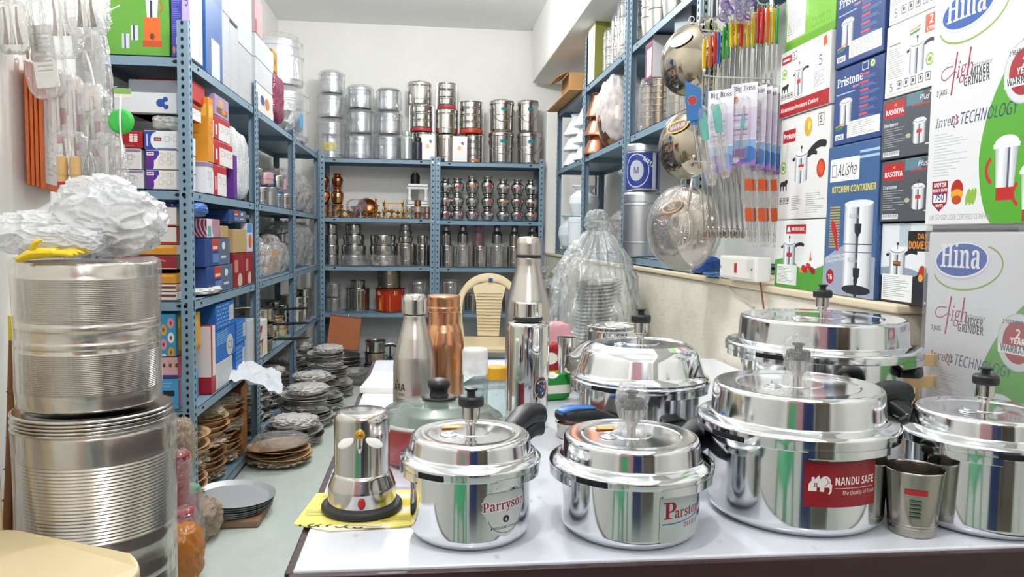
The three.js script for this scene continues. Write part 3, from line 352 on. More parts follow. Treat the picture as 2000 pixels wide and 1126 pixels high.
const prints = {
  green: printMat(512, 384, (x, w, h) => { rect(x, '#7dbb3e', 0, 0, w, h); rect(x, '#eef0ec', 20, 30, 200, 310); smallprint(x, 34, 60, 170, 26, '#80848a', 10); x.strokeStyle = '#5a9030'; x.lineWidth = 3; for (let i = 0; i < 4; i++) x.strokeRect(300 + i * 44, 300, 28, 30); ell(x, '#d7e7c4', 340, 60, 80, 34); rect(x, '#69a534', 0, 350, w, 34); }),
  alum: printMat(512, 384, (x, w, h) => { rect(x, '#e2e1df', 0, 0, w, h); rect(x, '#a81c20', 0, 302, w, 82); txt(x, 'Aluminium-Pressure Cooker', 16, 356, 34, '#f5eceb', { sx: 0.86 }); rect(x, '#b4262a', 14, 26, 104, 44); rect(x, '#fff', 24, 42, 80, 12); x.strokeStyle = '#333'; x.lineWidth = 4; x.strokeRect(130, 22, 44, 44); txt(x, 'S', 142, 56, 36, '#333'); potPrint(x, 205, 150, 84, 120, 1, '#c33a2a'); leafMark(x, 44, 130, 30); lion(x, 18, 190, 1.2); icons(x, '#333', 16, 252, 24, 4, 34); txt(x, '5', 400, 160, 76, '#555', { weight: 'normal' }); smallprint(x, 150, 276, 100, 3); smallprint(x, 360, 190, 110, 10, '#777', 9); poly(x, '#d5652c', [440, 20], [470, 10], [480, 60], [446, 70]); }),
  pret: printMat(512, 512, (x, w, h) => { rect(x, '#e2e1df', 0, 0, w, h); poly(x, '#d6d9d2', [0, 120], [70, 60], [0, 330]); rect(x, '#b3252a', 30, 60, 140, 64); txt(x, 'Pretone', 36, 106, 40, '#fff', { sx: 0.9 }); ell(x, '#d2a934', 300, 70, 40, 46); ell(x, '#e7cf72', 312, 64, 16, 22); x.strokeStyle = '#444'; x.lineWidth = 4; x.strokeRect(398, 24, 54, 54); txt(x, 'S', 412, 66, 46, '#444'); potPrint(x, 240, 210, 130, 110, 1, '#b3252a'); txt(x, 'Pretone', 240, 274, 26, '#fff', { align: 'center' }); x.strokeStyle = '#202124'; x.lineWidth = 34; x.beginPath(); x.moveTo(320, 200); x.quadraticCurveTo(400, 150, 470, 168); x.stroke(); ell(x, '#b8331f', 440, 280, 40, 44); ell(x, '#d9562c', 440, 280, 26, 30); leafMark(x, 44, 250, 32); lion(x, 14, 310, 1.3); icons(x, '#333', 16, 404, 26, 3, 38); smallprint(x, 150, 400, 120, 8); smallprint(x, 300, 392, 190, 10, '#666', 10); }),
  nandu: printMat(512, 400, (x, w, h) => { rect(x, '#e9ebe9', 0, 0, w, h); x.fillStyle = '#4f9c38'; x.beginPath(); x.moveTo(0, 240); x.quadraticCurveTo(180, 200, 260, 270); x.quadraticCurveTo(380, 300, w, 250); x.lineTo(w, h); x.lineTo(0, h); x.fill(); rect(x, '#b01c28', 120, 24, 210, 54); poly(x, '#fff', [130, 66], [136, 40], [156, 34], [168, 66]); txt(x, 'NANDU SAFE', 176, 60, 28, '#fff', { sx: 0.8 }); potPrint(x, 160, 150, 130, 120, 1, '#b01c28'); for (const [a, b, c, r] of [[330, 280, '#b01d1d', 34], [370, 262, '#c32a1c', 28], [410, 285, '#971a20', 30], [290, 290, '#d98a2c', 20], [390, 220, '#d0693a', 12]]) ell(x, c, a, b, r, r * 0.6, 0.4); poly(x, '#c7682f', [386, 170], [396, 230], [376, 230]); rect(x, '#e6eae4', 30, 262, 220, 120); smallprint(x, 40, 276, 200, 11, '#596057', 9); }),
  pris: printMat(384, 400, (x, w, h) => { const g = x.createLinearGradient(0, 0, 40, h); g.addColorStop(0, '#2f4d78'); g.addColorStop(1, '#28408a'); rect(x, '#2d4880', 0, 0, w, h); txt(x, 'Pristone', 20, 92, 62, '#fff', { font: 'serif', sx: 0.8 }); txt(x, 'super', 150, 116, 20, '#e89a9a'); rect(x, '#aebbd6', 20, 130, 150, 6); potPrint(x, 100, 190, 96, 100, 0); flag(x, 20, 300, 70); rect(x, '#e8ebf2', 22, 344, 70, 30); txt(x, 'QMS', 28, 368, 24, '#28408a'); for (let i = 0; i < 6; i++) { rect(x, '#c9515c', 210, 60 + i * 40, 66, 12); lines(x, '#7f92bb', 214, 78 + i * 40, 150, 3, 6, 2, 0.4); } x.strokeStyle = '#dfe5f0'; x.lineWidth = 4; x.strokeRect(224, 8, 42, 36); leafMark(x, 300, 26, 20); rect(x, '#e9e8e4', 120, 288, 250, 84); smallprint(x, 130, 298, 230, 7, '#8b8f98', 10); }),
  ali: printMat(512, 840, (x, w, h) => {
    rect(x, '#3f6291', 0, 0, w, h); x.fillStyle = '#9aa3b8'; x.beginPath(); x.moveTo(0, 640); x.quadraticCurveTo(120, 580, 200, 560); x.lineTo(w, 620); x.lineTo(w, h); x.lineTo(0, h); x.fill();
    for (const y of [44, 74]) rect(x, '#a9c3de', 330, y, 182, 14); rect(x, '#f1f1ef', 30, 70, 300, 128); x.strokeStyle = '#555'; x.lineWidth = 4; x.strokeRect(48, 104, 46, 66); txt(x, 'ALisha', 108, 168, 92, '#191a1c', { sx: 0.72, weight: 'italic' }); txt(x, 'KITCHEN CONTAINER', 54, 262, 50, '#e7d447', { sx: 0.86 });
    for (let i = 0; i < 16; i++) rect(x, '#c4a63c', 44, 340 + i * 15, 110, 7); x.fillStyle = '#bd2030'; x.beginPath(); x.ellipse(96, 470, 24, 60, -0.5, 0, TAU); x.fill(); poly(x, '#bd2030', [60, 430], [104, 440], [150, 590], [126, 590]);
    const g = x.createLinearGradient(190, 0, 490, 0); [[0, '#848a92'], [0.15, '#f6f6f6'], [0.42, '#b8bcc2'], [0.5, '#23262b'], [0.54, '#f0f0f0'], [0.8, '#cfd3d7'], [1, '#767c84']].forEach(([k, c]) => g.addColorStop(k, c)); x.fillStyle = g; x.fillRect(200, 330, 280, 470); ell(x, '#e7e9ec', 340, 330, 140, 20); rect(x, '#4a4f58', 200, 548, 280, 6); rect(x, '#6d58a0', 200, 592, 280, 5); ell(x, '#1e2230', 340, 800, 140, 26);
    for (const y of [440, 680]) { poly(x, '#24262c', [306, y], [374, y], [370, y + 46], [340, y + 78], [310, y + 46]); txt(x, 'ALisha', 250, y - 30, 40, '#a5a9b2', { sx: 0.8 }); } for (const [y, r] of [[770, 20], [816, 24], [850, 14]]) ell(x, '#24262c', 336, y - 20, r, r * 1.2);
    ell(x, '#a41f30', 70, 740, 42, 42); txt(x, '16', 70, 756, 42, '#fff', { align: 'center' }); txt(x, 'Just One time use', 18, 640, 26, '#e3e7ef', { rot: -0.12, weight: 'italic' }); txt(x, 'to become of family', 18, 664, 26, '#e3e7ef', { rot: -0.12, weight: 'italic' });
  }),
  litre: printMat(420, 360, (x, w, h) => { rect(x, '#e2e2df', 0, 0, w, h); rect(x, '#d4562a', 320, 16, 88, 84); txt(x, '2', 364, 62, 58, '#fff', { align: 'center' }); txt(x, 'LITRE', 364, 92, 24, '#fff', { align: 'center' }); flag(x, 196, 60, 90); rect(x, '#666', 30, 96, 90, 6); smallprint(x, 20, 120, 150, 14, '#666', 11); potPrint(x, 262, 150, 116, 112, 1); leafMark(x, 366, 230, 30); txt(x, '5', 42, 330, 56, '#444', { weight: 'normal' }); icons(x, '#444', 110, 288, 34, 5, 58); smallprint(x, 20, 344, 380, 1, '#888'); }),
  raso: printMat(384, 320, (x, w, h) => { rect(x, '#4c5157', 0, 0, w, h); rect(x, '#5c7d8a', 190, 0, 120, 60); rect(x, '#b41e24', 20, 14, 160, 90); txt(x, 'RASOIYA', 100, 84, 38, '#fff', { align: 'center', sx: 0.9 }); poly(x, '#e5a33a', [90, 36], [116, 28], [112, 44]); txt(x, 'Plus', 282, 46, 38, '#f2f2f2', { weight: 'italic' }); txt(x, '+', 352, 24, 30, '#f2f2f2'); rect(x, '#b9333a', 230, 60, 140, 8); txt(x, 'Features', 20, 148, 28, '#e9e9e9', { font: 'serif', sx: 0.9 }); smallprint(x, 22, 160, 190, 9, '#cdd0d2', 12); potPrint(x, 294, 160, 90, 92, 0, '#b9333a'); ell(x, '#b9b58c', 214, 214, 20, 12); rect(x, '#e6e7e8', 20, 282, 130, 26); icons(x, '#4c5157', 28, 285, 14, 6, 20); rect(x, '#dfe1e2', 340, 268, 40, 6); }),
  dom: printMat(400, 420, (x, w, h) => { rect(x, '#dfe4e6', 0, 0, w, h); rect(x, '#b6c3ce', 150, 0, 90, 120); rect(x, '#20242c', 0, 250, w, 170); x.fillStyle = '#8b99aa'; x.beginPath(); x.ellipse(130, 258, 180, 30, 0, 0, TAU); x.fill(); rect(x, '#1d1b1a', 222, 40, 178, 104); txt(x, 'DAY', 330, 82, 40, '#e08a2c', { align: 'center' }); txt(x, 'DOMESTIC', 226, 132, 54, '#e9913a', { sx: 0.76 }); potPrint(x, 140, 160, 130, 120, 1, '#1e1e1f'); txt(x, 'DOMESTIC', 140, 216, 20, '#e9913a', { align: 'center', sx: 0.7 }); ell(x, '#b8331f', 340, 250, 26, 34); ell(x, '#d8a23a', 330, 280, 18, 20); ell(x, '#4f8c3a', 366, 244, 8, 20); rect(x, '#e9ebe9', 20, 270, 250, 140); smallprint(x, 30, 282, 226, 12, '#6b7075', 10); rect(x, '#fff', 366, 396, 12, 12); }),
};
const hinaDraw = (x, w, h, dim) => {
  const blue = '#2757a8';
  rect(x, dim ? '#dcdbdd' : '#dfe0e1', 0, 0, w, h);
  x.fillStyle = '#58a633'; x.beginPath(); x.moveTo(w, h * 0.2); x.bezierCurveTo(w * 0.72, h * 0.32, w * 0.5, h * 0.52, w * 0.48, h * 0.74); x.bezierCurveTo(w * 0.49, h * 0.88, w * 0.54, h * 0.95, w * 0.6, h); x.lineTo(w, h); x.closePath(); x.fill();
  x.strokeStyle = '#8aa84e'; x.lineWidth = 9; x.beginPath(); x.ellipse(w * 0.36, h * 0.15, w * 0.3, h * 0.1, -0.1, -0.9, PI * 0.95); x.stroke();
  ell(x, '#c9ccd6', w * 0.31, h * 0.125, w * 0.245, h * 0.084, -0.06); ell(x, '#f4f5f7', w * 0.308, h * 0.121, w * 0.238, h * 0.079, -0.06); ell(x, blue, w * 0.308, h * 0.12, w * 0.226, h * 0.072, -0.06); txt(x, 'Hina', w * 0.3, h * 0.155, w * 0.19, '#f5f5f5', { font: 'serif', align: 'center', sx: 0.78 });
  x.save(); x.translate(0, h * 0.025);
  x.strokeStyle = '#9c2440'; x.lineCap = 'round'; x.lineWidth = 11; x.beginPath(); x.moveTo(w * 0.24, h * 0.265); x.lineTo(w * 0.2, h * 0.43); x.moveTo(w * 0.36, h * 0.262); x.lineTo(w * 0.34, h * 0.36); x.stroke(); x.lineWidth = 5; x.beginPath(); x.moveTo(w * 0.2, h * 0.315); x.bezierCurveTo(w * 0.06, h * 0.3, w * 0.08, h * 0.38, w * 0.16, h * 0.36); x.bezierCurveTo(w * 0.22, h * 0.345, w * 0.2, h * 0.33, w * 0.24, h * 0.345); x.stroke(); txt(x, 'igh', w * 0.235, h * 0.37, w * 0.12, '#9c2440', { weight: 'italic', font: 'serif', sx: 0.85 });
  txt(x, 'Performance', w * 0.37, h * 0.345, w * 0.03, '#666', { weight: 'italic' }); txt(x, 'MIXER', w * 0.37, h * 0.378, w * 0.062, '#33363a', { sx: 0.82 }); txt(x, 'GRINDER', w * 0.31, h * 0.412, w * 0.062, '#33363a', { sx: 0.82 }); txt(x, '3 JARS', w * 0.06, h * 0.425, w * 0.042, '#33363a', { sx: 0.8 });
  x.restore(); x.save(); x.translate(0, h * 0.055);
  txt(x, 'Invent', w * 0.06, h * 0.53, w * 0.07, '#3b3e55', { weight: 'italic', font: 'serif' }); for (let i = 0; i < 5; i++) { const a = i * TAU / 5; x.strokeStyle = '#8b3a4e'; x.lineWidth = 7; x.beginPath(); x.arc(w * 0.245 + Math.cos(a) * 14, h * 0.515 + Math.sin(a) * 14, 13, a, a + 2); x.stroke(); } txt(x, 'TECHNOLOGY', w * 0.29, h * 0.535, w * 0.088, '#243566', { weight: 'italic', sx: 0.86 });
  x.restore(); x.save(); x.translate(0, h * 0.11);
  ell(x, '#d9dadc', w * 0.8, h * 0.33, w * 0.15, w * 0.15); ell(x, '#b9bcc0', w * 0.8, h * 0.33, w * 0.15, w * 0.15, 0, 5); ell(x, '#a52a33', w * 0.8, h * 0.33, w * 0.112, w * 0.112); txt(x, '2', w * 0.8, h * 0.315, w * 0.07, '#fff', { align: 'center' }); txt(x, 'YEAR', w * 0.8, h * 0.338, w * 0.045, '#fff', { align: 'center' }); rect(x, '#f1f1f1', w * 0.655, h * 0.345, w * 0.29, h * 0.035); txt(x, 'WARRANTY', w * 0.8, h * 0.373, w * 0.052, '#33363a', { align: 'center', sx: 0.9 }); txt(x, '2 YEAR WARRANTY', w * 0.8, h * 0.26, w * 0.034, '#444', { align: 'center', sx: 0.8 });
  x.restore(); x.save(); x.translate(0, h * 0.04);
  lines(x, '#9a9da2', w * 0.06, h * 0.575, w * 0.34, 15, h * 0.0125, 2, 0.7);
  const jar = (cx, cy, s) => { const g = x.createLinearGradient(cx - 60 * s, 0, cx + 60 * s, 0); [[0, '#a9adb3'], [0.25, '#f7f7f7'], [0.55, '#c7cacf'], [0.62, '#2b3358'], [0.7, '#eef0f1'], [1, '#a3a7ad']].forEach(([k, c]) => g.addColorStop(k, c)); x.fillStyle = '#ecedef'; x.beginPath(); x.ellipse(cx, cy - 66 * s, 66 * s, 30 * s, 0, PI, TAU); x.fill(); rect(x, '#e3e5e8', cx - 72 * s, cy - 68 * s, 144 * s, 16 * s); poly(x, g, [cx - 62 * s, cy - 52 * s], [cx + 62 * s, cy - 52 * s], [cx + 48 * s, cy + 84 * s], [cx - 48 * s, cy + 84 * s]); rect(x, '#b92a24', cx - 46 * s, cy + 84 * s, 92 * s, 44 * s); x.strokeStyle = '#c1302c'; x.lineWidth = 16 * s; x.beginPath(); x.arc(cx - 60 * s, cy + 20 * s, 46 * s, 1.9, 4.2); x.stroke(); };
  x.restore(); x.save(); x.translate(0, h * 0.07);
  jar(w * 0.7, h * 0.7, 1.15); jar(w * 0.9, h * 0.8, 1); 
  x.restore(); x.save(); x.translate(0, h * 0.025);
  x.strokeStyle = x.fillStyle = '#8f2434'; x.beginPath(); x.moveTo(w * 0.06, h * 0.79); x.lineTo(w * 0.215, h * 0.79); x.lineTo(w * 0.21, h * 0.885); x.lineTo(w * 0.138, h * 0.92); x.lineTo(w * 0.066, h * 0.885); x.closePath(); x.fill(); txt(x, 'MOTOR', w * 0.138, h * 0.815, w * 0.034, '#fff', { align: 'center' }); txt(x, 'HEAVY DUTY', w * 0.138, h * 0.835, w * 0.024, '#fff', { align: 'center' }); rect(x, '#ececec', w * 0.078, h * 0.845, w * 0.12, h * 0.036); txt(x, '750', w * 0.138, h * 0.873, w * 0.054, '#2b3566', { align: 'center' }); txt(x, 'WATTS', w * 0.138, h * 0.9, w * 0.022, '#fff', { align: 'center' });
  ell(x, '#b3261f', w * 0.3, h * 0.83, w * 0.055, w * 0.052); ell(x, '#e0a22f', w * 0.3, h * 0.852, w * 0.056, w * 0.03); ell(x, '#b94a1f', w * 0.3, h * 0.874, w * 0.045, w * 0.024); for (const a of [0.4, 0.43, 0.455]) ell(x, '#8db448', w * a, h * 0.865, w * 0.018, w * 0.045, 0.3);
  txt(x, 'AN ISO 9001:2008 CERTIFIED COMPANY', w * 0.05, h * 0.955, w * 0.038, '#8b8e93', { weight: 'normal', sx: 0.82 });
  x.restore();
};
const hinaMat = printMat(800, 1040, (x, w, h) => hinaDraw(x, w, h, 0), 0.32);
const X0 = 1.055;
function stackColumn(zc, w, y0, items) { let y = y0; for (const [h, label, m, side, d, dx = 0, dw = 0] of items) { carton('carton', label, 'carton', [w + dw, h - 0.004, d], [X0 + d / 2 + dx, y, zc], -PI / 2, { front: m, side, top: side }); y += h; } }
stackColumn(-2.085, 0.286, 1.029, [
  [0.2, 'white cooker carton with a green foot, beside the tall blue container carton', prints.nandu, COL('#dfe2df'), 0.24],
  [0.3, 'tall white cooker carton with a gold emblem, above the green-footed one', prints.pret, COL('#e6e5e2'), 0.24, 0.004],
  [0.193, 'white cooker carton with a red band along its foot', prints.alum, COL('#e4e2df'), 0.25, -0.003],
  [0.25, 'lime green carton with a white printed panel, topmost of its column', prints.green, COL('#78b03d'), 0.24, 0.006]]);
stackColumn(-1.822, 0.226, 1.029, [
  [0.385, 'tall blue carton showing a two-part steel water container', prints.ali, COL('#3a5a88'), 0.24, 0, 0.006],
  [0.197, 'navy cooker carton directly on top of the tall blue container carton', prints.pris, COL('#2a3f78'), 0.22, 0.006, -0.008],
  [0.2, 'navy cooker carton at the top edge of the picture', prints.pris, COL('#2a3f78'), 0.22, 0.002, -0.01]]);
stackColumn(-1.612, 0.182, 1.029, [
  [0.185, 'white and black cooker carton with an orange lettered sign', prints.dom, COL('#23262d'), 0.2, 0.012],
  [0.142, 'dark grey cooker carton with red label, lower of two', prints.raso, COL('#44494f'), 0.2, 0.004],
  [0.14, 'dark grey cooker carton with red label, upper of two', prints.raso, COL('#44494f'), 0.2, 0],
  [0.166, 'white cooker carton with an orange square and tricolour mark', prints.litre, COL('#e7e6e3'), 0.2, 0.003],
  [0.17, 'white cooker carton above the orange-square one, cut by the picture edge', prints.litre, COL('#e7e6e3'), 0.2, 0.006]]);
const WRAP = new THREE.MeshPhysicalMaterial({ color: '#f3f3f4', roughness: 0.1, transmission: 0.88, thickness: 0, ior: 1.45, side: THREE.DoubleSide });
const wrapped = carton('mixer_carton', 'big white and green mixer carton wrapped in clear film, on the counter', 'carton', [0.322, 0.448, 0.3], [X0 + 0.15, TOP, -1.352], -PI / 2, { front: hinaMat, side: COL('#d9d8d6') });
{ const g = rb(0.334, 0.462, 0.312, 0.012, 0, 0.231, 0, 8), p = g.attributes.position; for (let i = 0; i < p.count; i++) { const x = p.getX(i), y = p.getY(i), z = p.getZ(i), n = noise(x * 9, y * 7, z * 9) * 0.006 + (1 - Math.abs(noise(x * 16 + y * 9, y * 5, z * 12))) * 0.004; p.setXYZ(i, x + Math.sign(x) * n * 0.4, Math.max(0.001, y + (y > 0.44 ? 0.002 : 0)), z + Math.sign(z) * Math.abs(n)); } g.computeVertexNormals(); mesh('plastic_wrap', g, WRAP, wrapped); }
carton('mixer_carton', 'big white and green mixer carton standing on the film-wrapped one', 'carton', [0.318, 0.48, 0.3], [X0 + 0.147, TOP + 0.464, -1.368], -PI / 2, { front: hinaMat, side: COL('#dfdfdd') });
// ------------------------------------------------------------------ steel ware: one builder per kind, each part its own mesh; r = radius, h = height
const WARE = {
  canister(t, r, h, m = STEEL, o = {}) { mesh('body', lathe([[0, 0], [r - 0.004, 0], [r, 0.004], [r, h * 0.2], [r * 1.012, h * 0.215], [r, h * 0.23], [r, h * 0.78], [r * 1.012, h * 0.795], [r, h * 0.81], [r * 0.97, h * 0.87], [0, h * 0.87]], 40), m, t); const l = mesh('lid', lathe([[r * 1.015, h * 0.82], [r * 1.02, h * 0.84], [r * 1.01, h * 0.95], [r * 0.96, h * 0.985], [0, h]], 40), m, t); if (o.knob) mesh('knob', lathe([[r * 0.06, h], [r * 0.05, h * 1.04], [r * 0.13, h * 1.08], [0, h * 1.1]], 20), o.knobMat ?? m, l); },
  dabba(t, r, h, m = STEEL) { mesh('body', lathe([[0, 0], [r * 0.94, 0], [r * 0.97, h * 0.1], [r * 0.97, h * 0.6], [0, h * 0.6]], 40, 0.003), m, t); mesh('lid', lathe([[r, h * 0.46], [r * 1.01, h * 0.5], [r * 0.99, h * 0.92], [r * 0.93, h], [0, h * 0.985]], 40, 0.003), m, t); },
  lota(t, r, h, m = STEEL) { mesh('body', lathe([[0, 0], [r * 0.62, 0], [r * 0.8, h * 0.1], [r, h * 0.42], [r * 0.93, h * 0.66], [r * 0.6, h * 0.78], [r * 0.52, h * 0.84], [r * 0.58, h * 0.9], [r * 0.8, h], [r * 0.77, h], [r * 0.5, h * 0.87], [r * 0.45, h * 0.8], [0, h * 0.74]], 40, 0.006), m, t); mesh('rim', new THREE.TorusGeometry(r * 0.79, r * 0.03, 6, 36).rotateX(PI / 2), m, t, [0, h, 0]); },
  patila(t, r, h, m = STEEL) { mesh('body', lathe([[0, 0], [r * 0.86, 0], [r * 0.92, h * 0.06], [r * 0.94, h * 0.9], [r * 0.98, h * 0.97], [r * 1.08, h], [r * 1.08, h * 1.005], [r * 0.95, h * 0.98], [r * 0.9, h * 0.1], [0, h * 0.04]], 44, 0.003), m, t); },
  tumblers(t, r, h, m = STEEL, o = {}) { const n = o.n ?? 5, s = h / (n + 2); for (let i = 0; i < n; i++) mesh('tumbler', lathe([[r * 0.8, i * s], [r, i * s + s * 2.2], [r * 1.04, i * s + s * 2.3], [r * 1.04, i * s + s * 2.4], [r * 0.98, i * s + s * 2.35], [r * 0.78, i * s + 0.002], [0, i * s + 0.002], [0, i * s], [r * 0.8, i * s]], 28, 0.001), m, t); },
  bucket(t, r, h, m = STEEL, o = {}) { mesh('body', lathe([[0, 0], [r * 0.9, 0], [r * 0.9, h * 0.03], [r * 0.94, h * 0.05], [r * 0.96, h * 0.5], [r * 0.975, h * 0.51], [r * 0.96, h * 0.53], [r, h * 0.86], [0, h * 0.86]], 44), m, t); mesh('lid', lathe([[r * 1.03, h * 0.85], [r * 1.04, h * 0.87], [r * 1.03, h * 0.95], [r * 0.98, h * 0.985], [0, h]], 44), m, t); mesh('bail_handle', tube([[-r * 1.02, h * 0.72, 0], [-r * 0.95, h * 0.5, r * 0.6], [-r * 0.5, h * 0.34, r * 1.02], [0, h * 0.3, r * 1.12], [r * 0.5, h * 0.34, r * 1.02], [r * 0.95, h * 0.5, r * 0.6], [r * 1.02, h * 0.72, 0]], r * 0.03, 28, 6), m, t); if (o.tag !== false) mesh('label', wrapLabel(r * 0.99, h * 0.64, h * 0.74, o.phi ?? 0.1, 0.55), o.label ?? M('#157f86', 0.4), t); },
  tiffin(t, r, h, m = STEEL, o = {}) { const n = o.n ?? 4, b = o.base ? 0.14 * h : 0, s = (h - b) / n; if (b) { mesh('heat_base', lathe([[0, 0], [r * 1.02, 0], [r * 1.06, b * 0.2], [r * 1.0, b], [0, b]], 36), o.base, t); } for (let i = 0; i < n; i++) mesh('tier', lathe([[0, b + i * s], [r * 0.92, b + i * s], [r * 0.97, b + i * s + s * 0.12], [r * 0.97, b + i * s + s * 0.8], [r, b + i * s + s * 0.84], [r, b + i * s + s * 0.97], [r * 0.9, b + i * s + s], [0, b + i * s + s]], 36, 0.002), m, t); for (const q of [-1, 1]) mesh('side_bar', rb(0.006, h * 0.98, 0.012, 0.002, q * r * 1.08, h * 0.5, 0), m, t); mesh('carry_handle', rb(r * 2.16, 0.006, 0.014, 0.002, 0, h + 0.001, 0), m, t); if (o.sticker) mesh('sticker', wrapLabel(r * 1.01, h * 0.06, h * 0.14, 0.1, 0.9), M('#cf7a3f', 0.4), t); },
  flask(t, r, h, m = STEEL, o = {}) { mesh('body', lathe([[0, 0], [r * 0.97, 0], [r, h * 0.02], [r, h * 0.72], [r * 0.9, h * 0.78], [r * 0.6, h * 0.82], [0, h * 0.82]], 32), m, t); mesh('cap', lathe([[r * 0.62, h * 0.8], [r * 0.7, h * 0.82], [r * 0.66, h * 0.95], [r * 0.4, h], [0, h]], 28), o.cap ?? m, t); },
  frustum(t, r, h, m = WHITEP) { mesh('body', lathe([[0, h * 0.02], [r, 0], [r * 1.02, h * 0.03], [r, h * 0.12], [r * 0.55, h * 0.8], [r * 0.52, h * 0.9], [r * 0.6, h], [0, h]], 32, 0.004), m, t); },
  bowlUp(t, r, h, m = COPPER) { mesh('body', lathe([[r * 0.45, 0], [r * 0.5, 0.002], [r * 0.96, h * 0.8], [r * 1.05, h], [r * 1.02, h], [r * 0.93, h * 0.8], [r * 0.4, h * 0.06], [0, h * 0.04], [0, 0], [r * 0.45, 0]], 36, 0.002), m, t); },
};
function ware(kind, name, label, cat, pos, r, h, o = {}) { const t = thing(name, label, cat, pos, o.turn ?? 0, o.group); WARE[kind](t, r, h, o.mat, o); if (o.film) mesh('plastic_film', film([[0, 0.0005], [r * 1.1, 0.001], [r * 1.16, h * 0.1], [r * 1.14, h * 0.6], [r * 1.16, h * 0.9], [r * 0.9, h * 1.07], [r * 0.3, h * 1.08], [0, h * 1.09]], 30, 0.17, pos[0] * 13 + pos[1] * 7 + h * 50, 5), o.film === 1 ? FILM : o.film, t); return t; }
// a crumpled bag with something solid inside
function bag(name, label, cat, [w, h, d], pos, o = {}) {
  const t = thing(name, label, cat, pos, o.turn ?? 0, o.group); mesh('bag_film', crumple(w * 0.95, h, d * 0.95, (o.amp ?? 0.26) * 0.75, o.freq ?? 1.3, o.seed ?? (pos[0] * 31 + pos[1] * 17 + pos[2] * 7), o.det ?? 12, o.power ?? 2.8, 1), o.film ?? FILM, t);
  const r = Math.min(w, d) * 0.34; if (o.steel !== 0) for (let i = 0, n = o.steel ?? 3; i < n; i++) mesh(o.inside ?? 'steel_dish', lathe([[0, 0], [r * 0.6, 0], [r * 0.95, h * 0.2], [r, h * 0.22], [r * 0.96, h * 0.22], [r * 0.58, 0.004], [0, 0.004]], 26, 0.001), o.mat ?? STEEL, t, [(i % 2 - 0.5) * w * 0.12, h * (0.08 + 0.62 * i / n), 0], [0.12 * (i % 3 - 1), 0, 0.1 * (i % 2)]);
  return t;
}
// ------------------------------------------------------------------ goods hanging beside the printed cartons
function rod(label, x0, x1, y, z) { const t = thing('display_hook', label, 'hook', [x1, y, z]); mesh('rod', tube([[0, 0, 0], [x0 - x1 + 0.012, 0, 0.01], [x0 - x1, 0.014, 0.012]], 0.0025, 12, 6), M('#d8dad8', 0.3, 0.6), t); mesh('tip', new THREE.SphereGeometry(0.005, 10, 8), WHITEP, t, [x0 - x1, 0.016, 0.012]); mesh('wall_plate', rb(0.004, 0.04, 0.02, 0.001, 0.0, 0, -0.002), M('#c9ccca', 0.3, 0.6), t); return t; }
rod('white-tipped wire hook carrying the yellow handled spatulas nearest the round pan', 0.848, 1.05, 1.813, -2.36);
rod('white-tipped wire hook behind the long row of yellow spatulas', 0.917, 1.05, 1.866, -2.33);
rod('white-tipped wire hook holding the red and yellow spatulas by the cartons', 0.995, 1.05, 1.883, -2.3);
rod('wire hook from which the lettered tool cards hang', 0.83, 1.05, 1.657, -2.28);
rod('wire hook with a white tip holding the steel tongs', 0.813, 1.05, 1.403, -2.3);
function spatula(label, x, yTop, z, colour, hl = 0.088, len = 0.29, kind = 0, group) {
  const t = thing('spatula', label, 'spatula', [x, yTop, z], 0.5, group);
  mesh('handle', loft([[0, 0, 0, 0.012, 0.006], [0, -hl * 0.3, 0, 0.0165, 0.008], [0, -hl * 0.55, 0, 0.015, 0.007], [0, -hl, 0, 0.014, 0.006]], 10, 3, V(0, 0, 1), 4), M(colour, 0.3), t);
  mesh('hang_loop', new THREE.TorusGeometry(0.006, 0.0014, 5, 14), STEEL, t, [0, 0.006, 0]);
  mesh('stem', rb(0.0075, len - hl - 0.06, 0.0016, 0.0006, 0, -hl - (len - hl - 0.06) / 2, 0), STEEL, t);
  if (kind) { const g = new THREE.SphereGeometry(0.03, 20, 8, 0, TAU, 0, 1.2).scale(1, 0.4, 1).rotateX(PI / 2); mesh('ladle_bowl', g, STEEL, t, [0, -len + 0.03, 0]); } else mesh('blade', rb(0.05, 0.075, 0.0016, 0.0007, 0, -len + 0.025, 0), STEEL, t);
  return t;
}
const CN = { y: ['yellow', '#e3bf1d'], o: ['orange', '#d9641f'], r: ['red', '#c3201d'], b: ['blue', '#2a74c9'], g: ['green', '#3aa33c'] };
{
  const ord = ['first', 'second', 'third', 'fourth', 'fifth', 'sixth', 'seventh'];
  const sets = [['left', 'near the round pan', -2.36, [['y', 0.862, 1.79], ['o', 0.878, 1.797], ['r', 0.891, 1.806], ['b', 0.908, 1.81], ['g', 0.922, 1.825], ['g', 0.935, 1.826]]],
    ['middle', 'in the long row', -2.33, 'yyryyyg'.split('').map((c, i) => [c, 0.937 + i * 0.012, 1.855 + (i % 2) * 0.003])],
    ['right', 'beside the cartons', -2.3, 'rroyyg'.split('').map((c, i) => [c, 1.008 + i * 0.011, 1.873 - (i % 2) * 0.004])]];
  for (const [n, where, z, row] of sets) row.forEach(([c, x, y], i) => spatula(`steel spatula with a ${CN[c][0]} handle, ${ord[i]} on the ${n} hook ${where}`, x, y, z + (i % 3) * 0.008, CN[c][1], n === 'right' ? 0.105 : 0.095));
  for (let i = 0; i < 5; i++) spatula(`all-steel ladle hanging above the spatulas, ${ord[i]} from the round pan`, 0.883 + i * 0.013, 1.928 + 0.09, -2.43 + (i % 2) * 0.01, '#b9b9b6', 0.05, 0.2, 1);
}
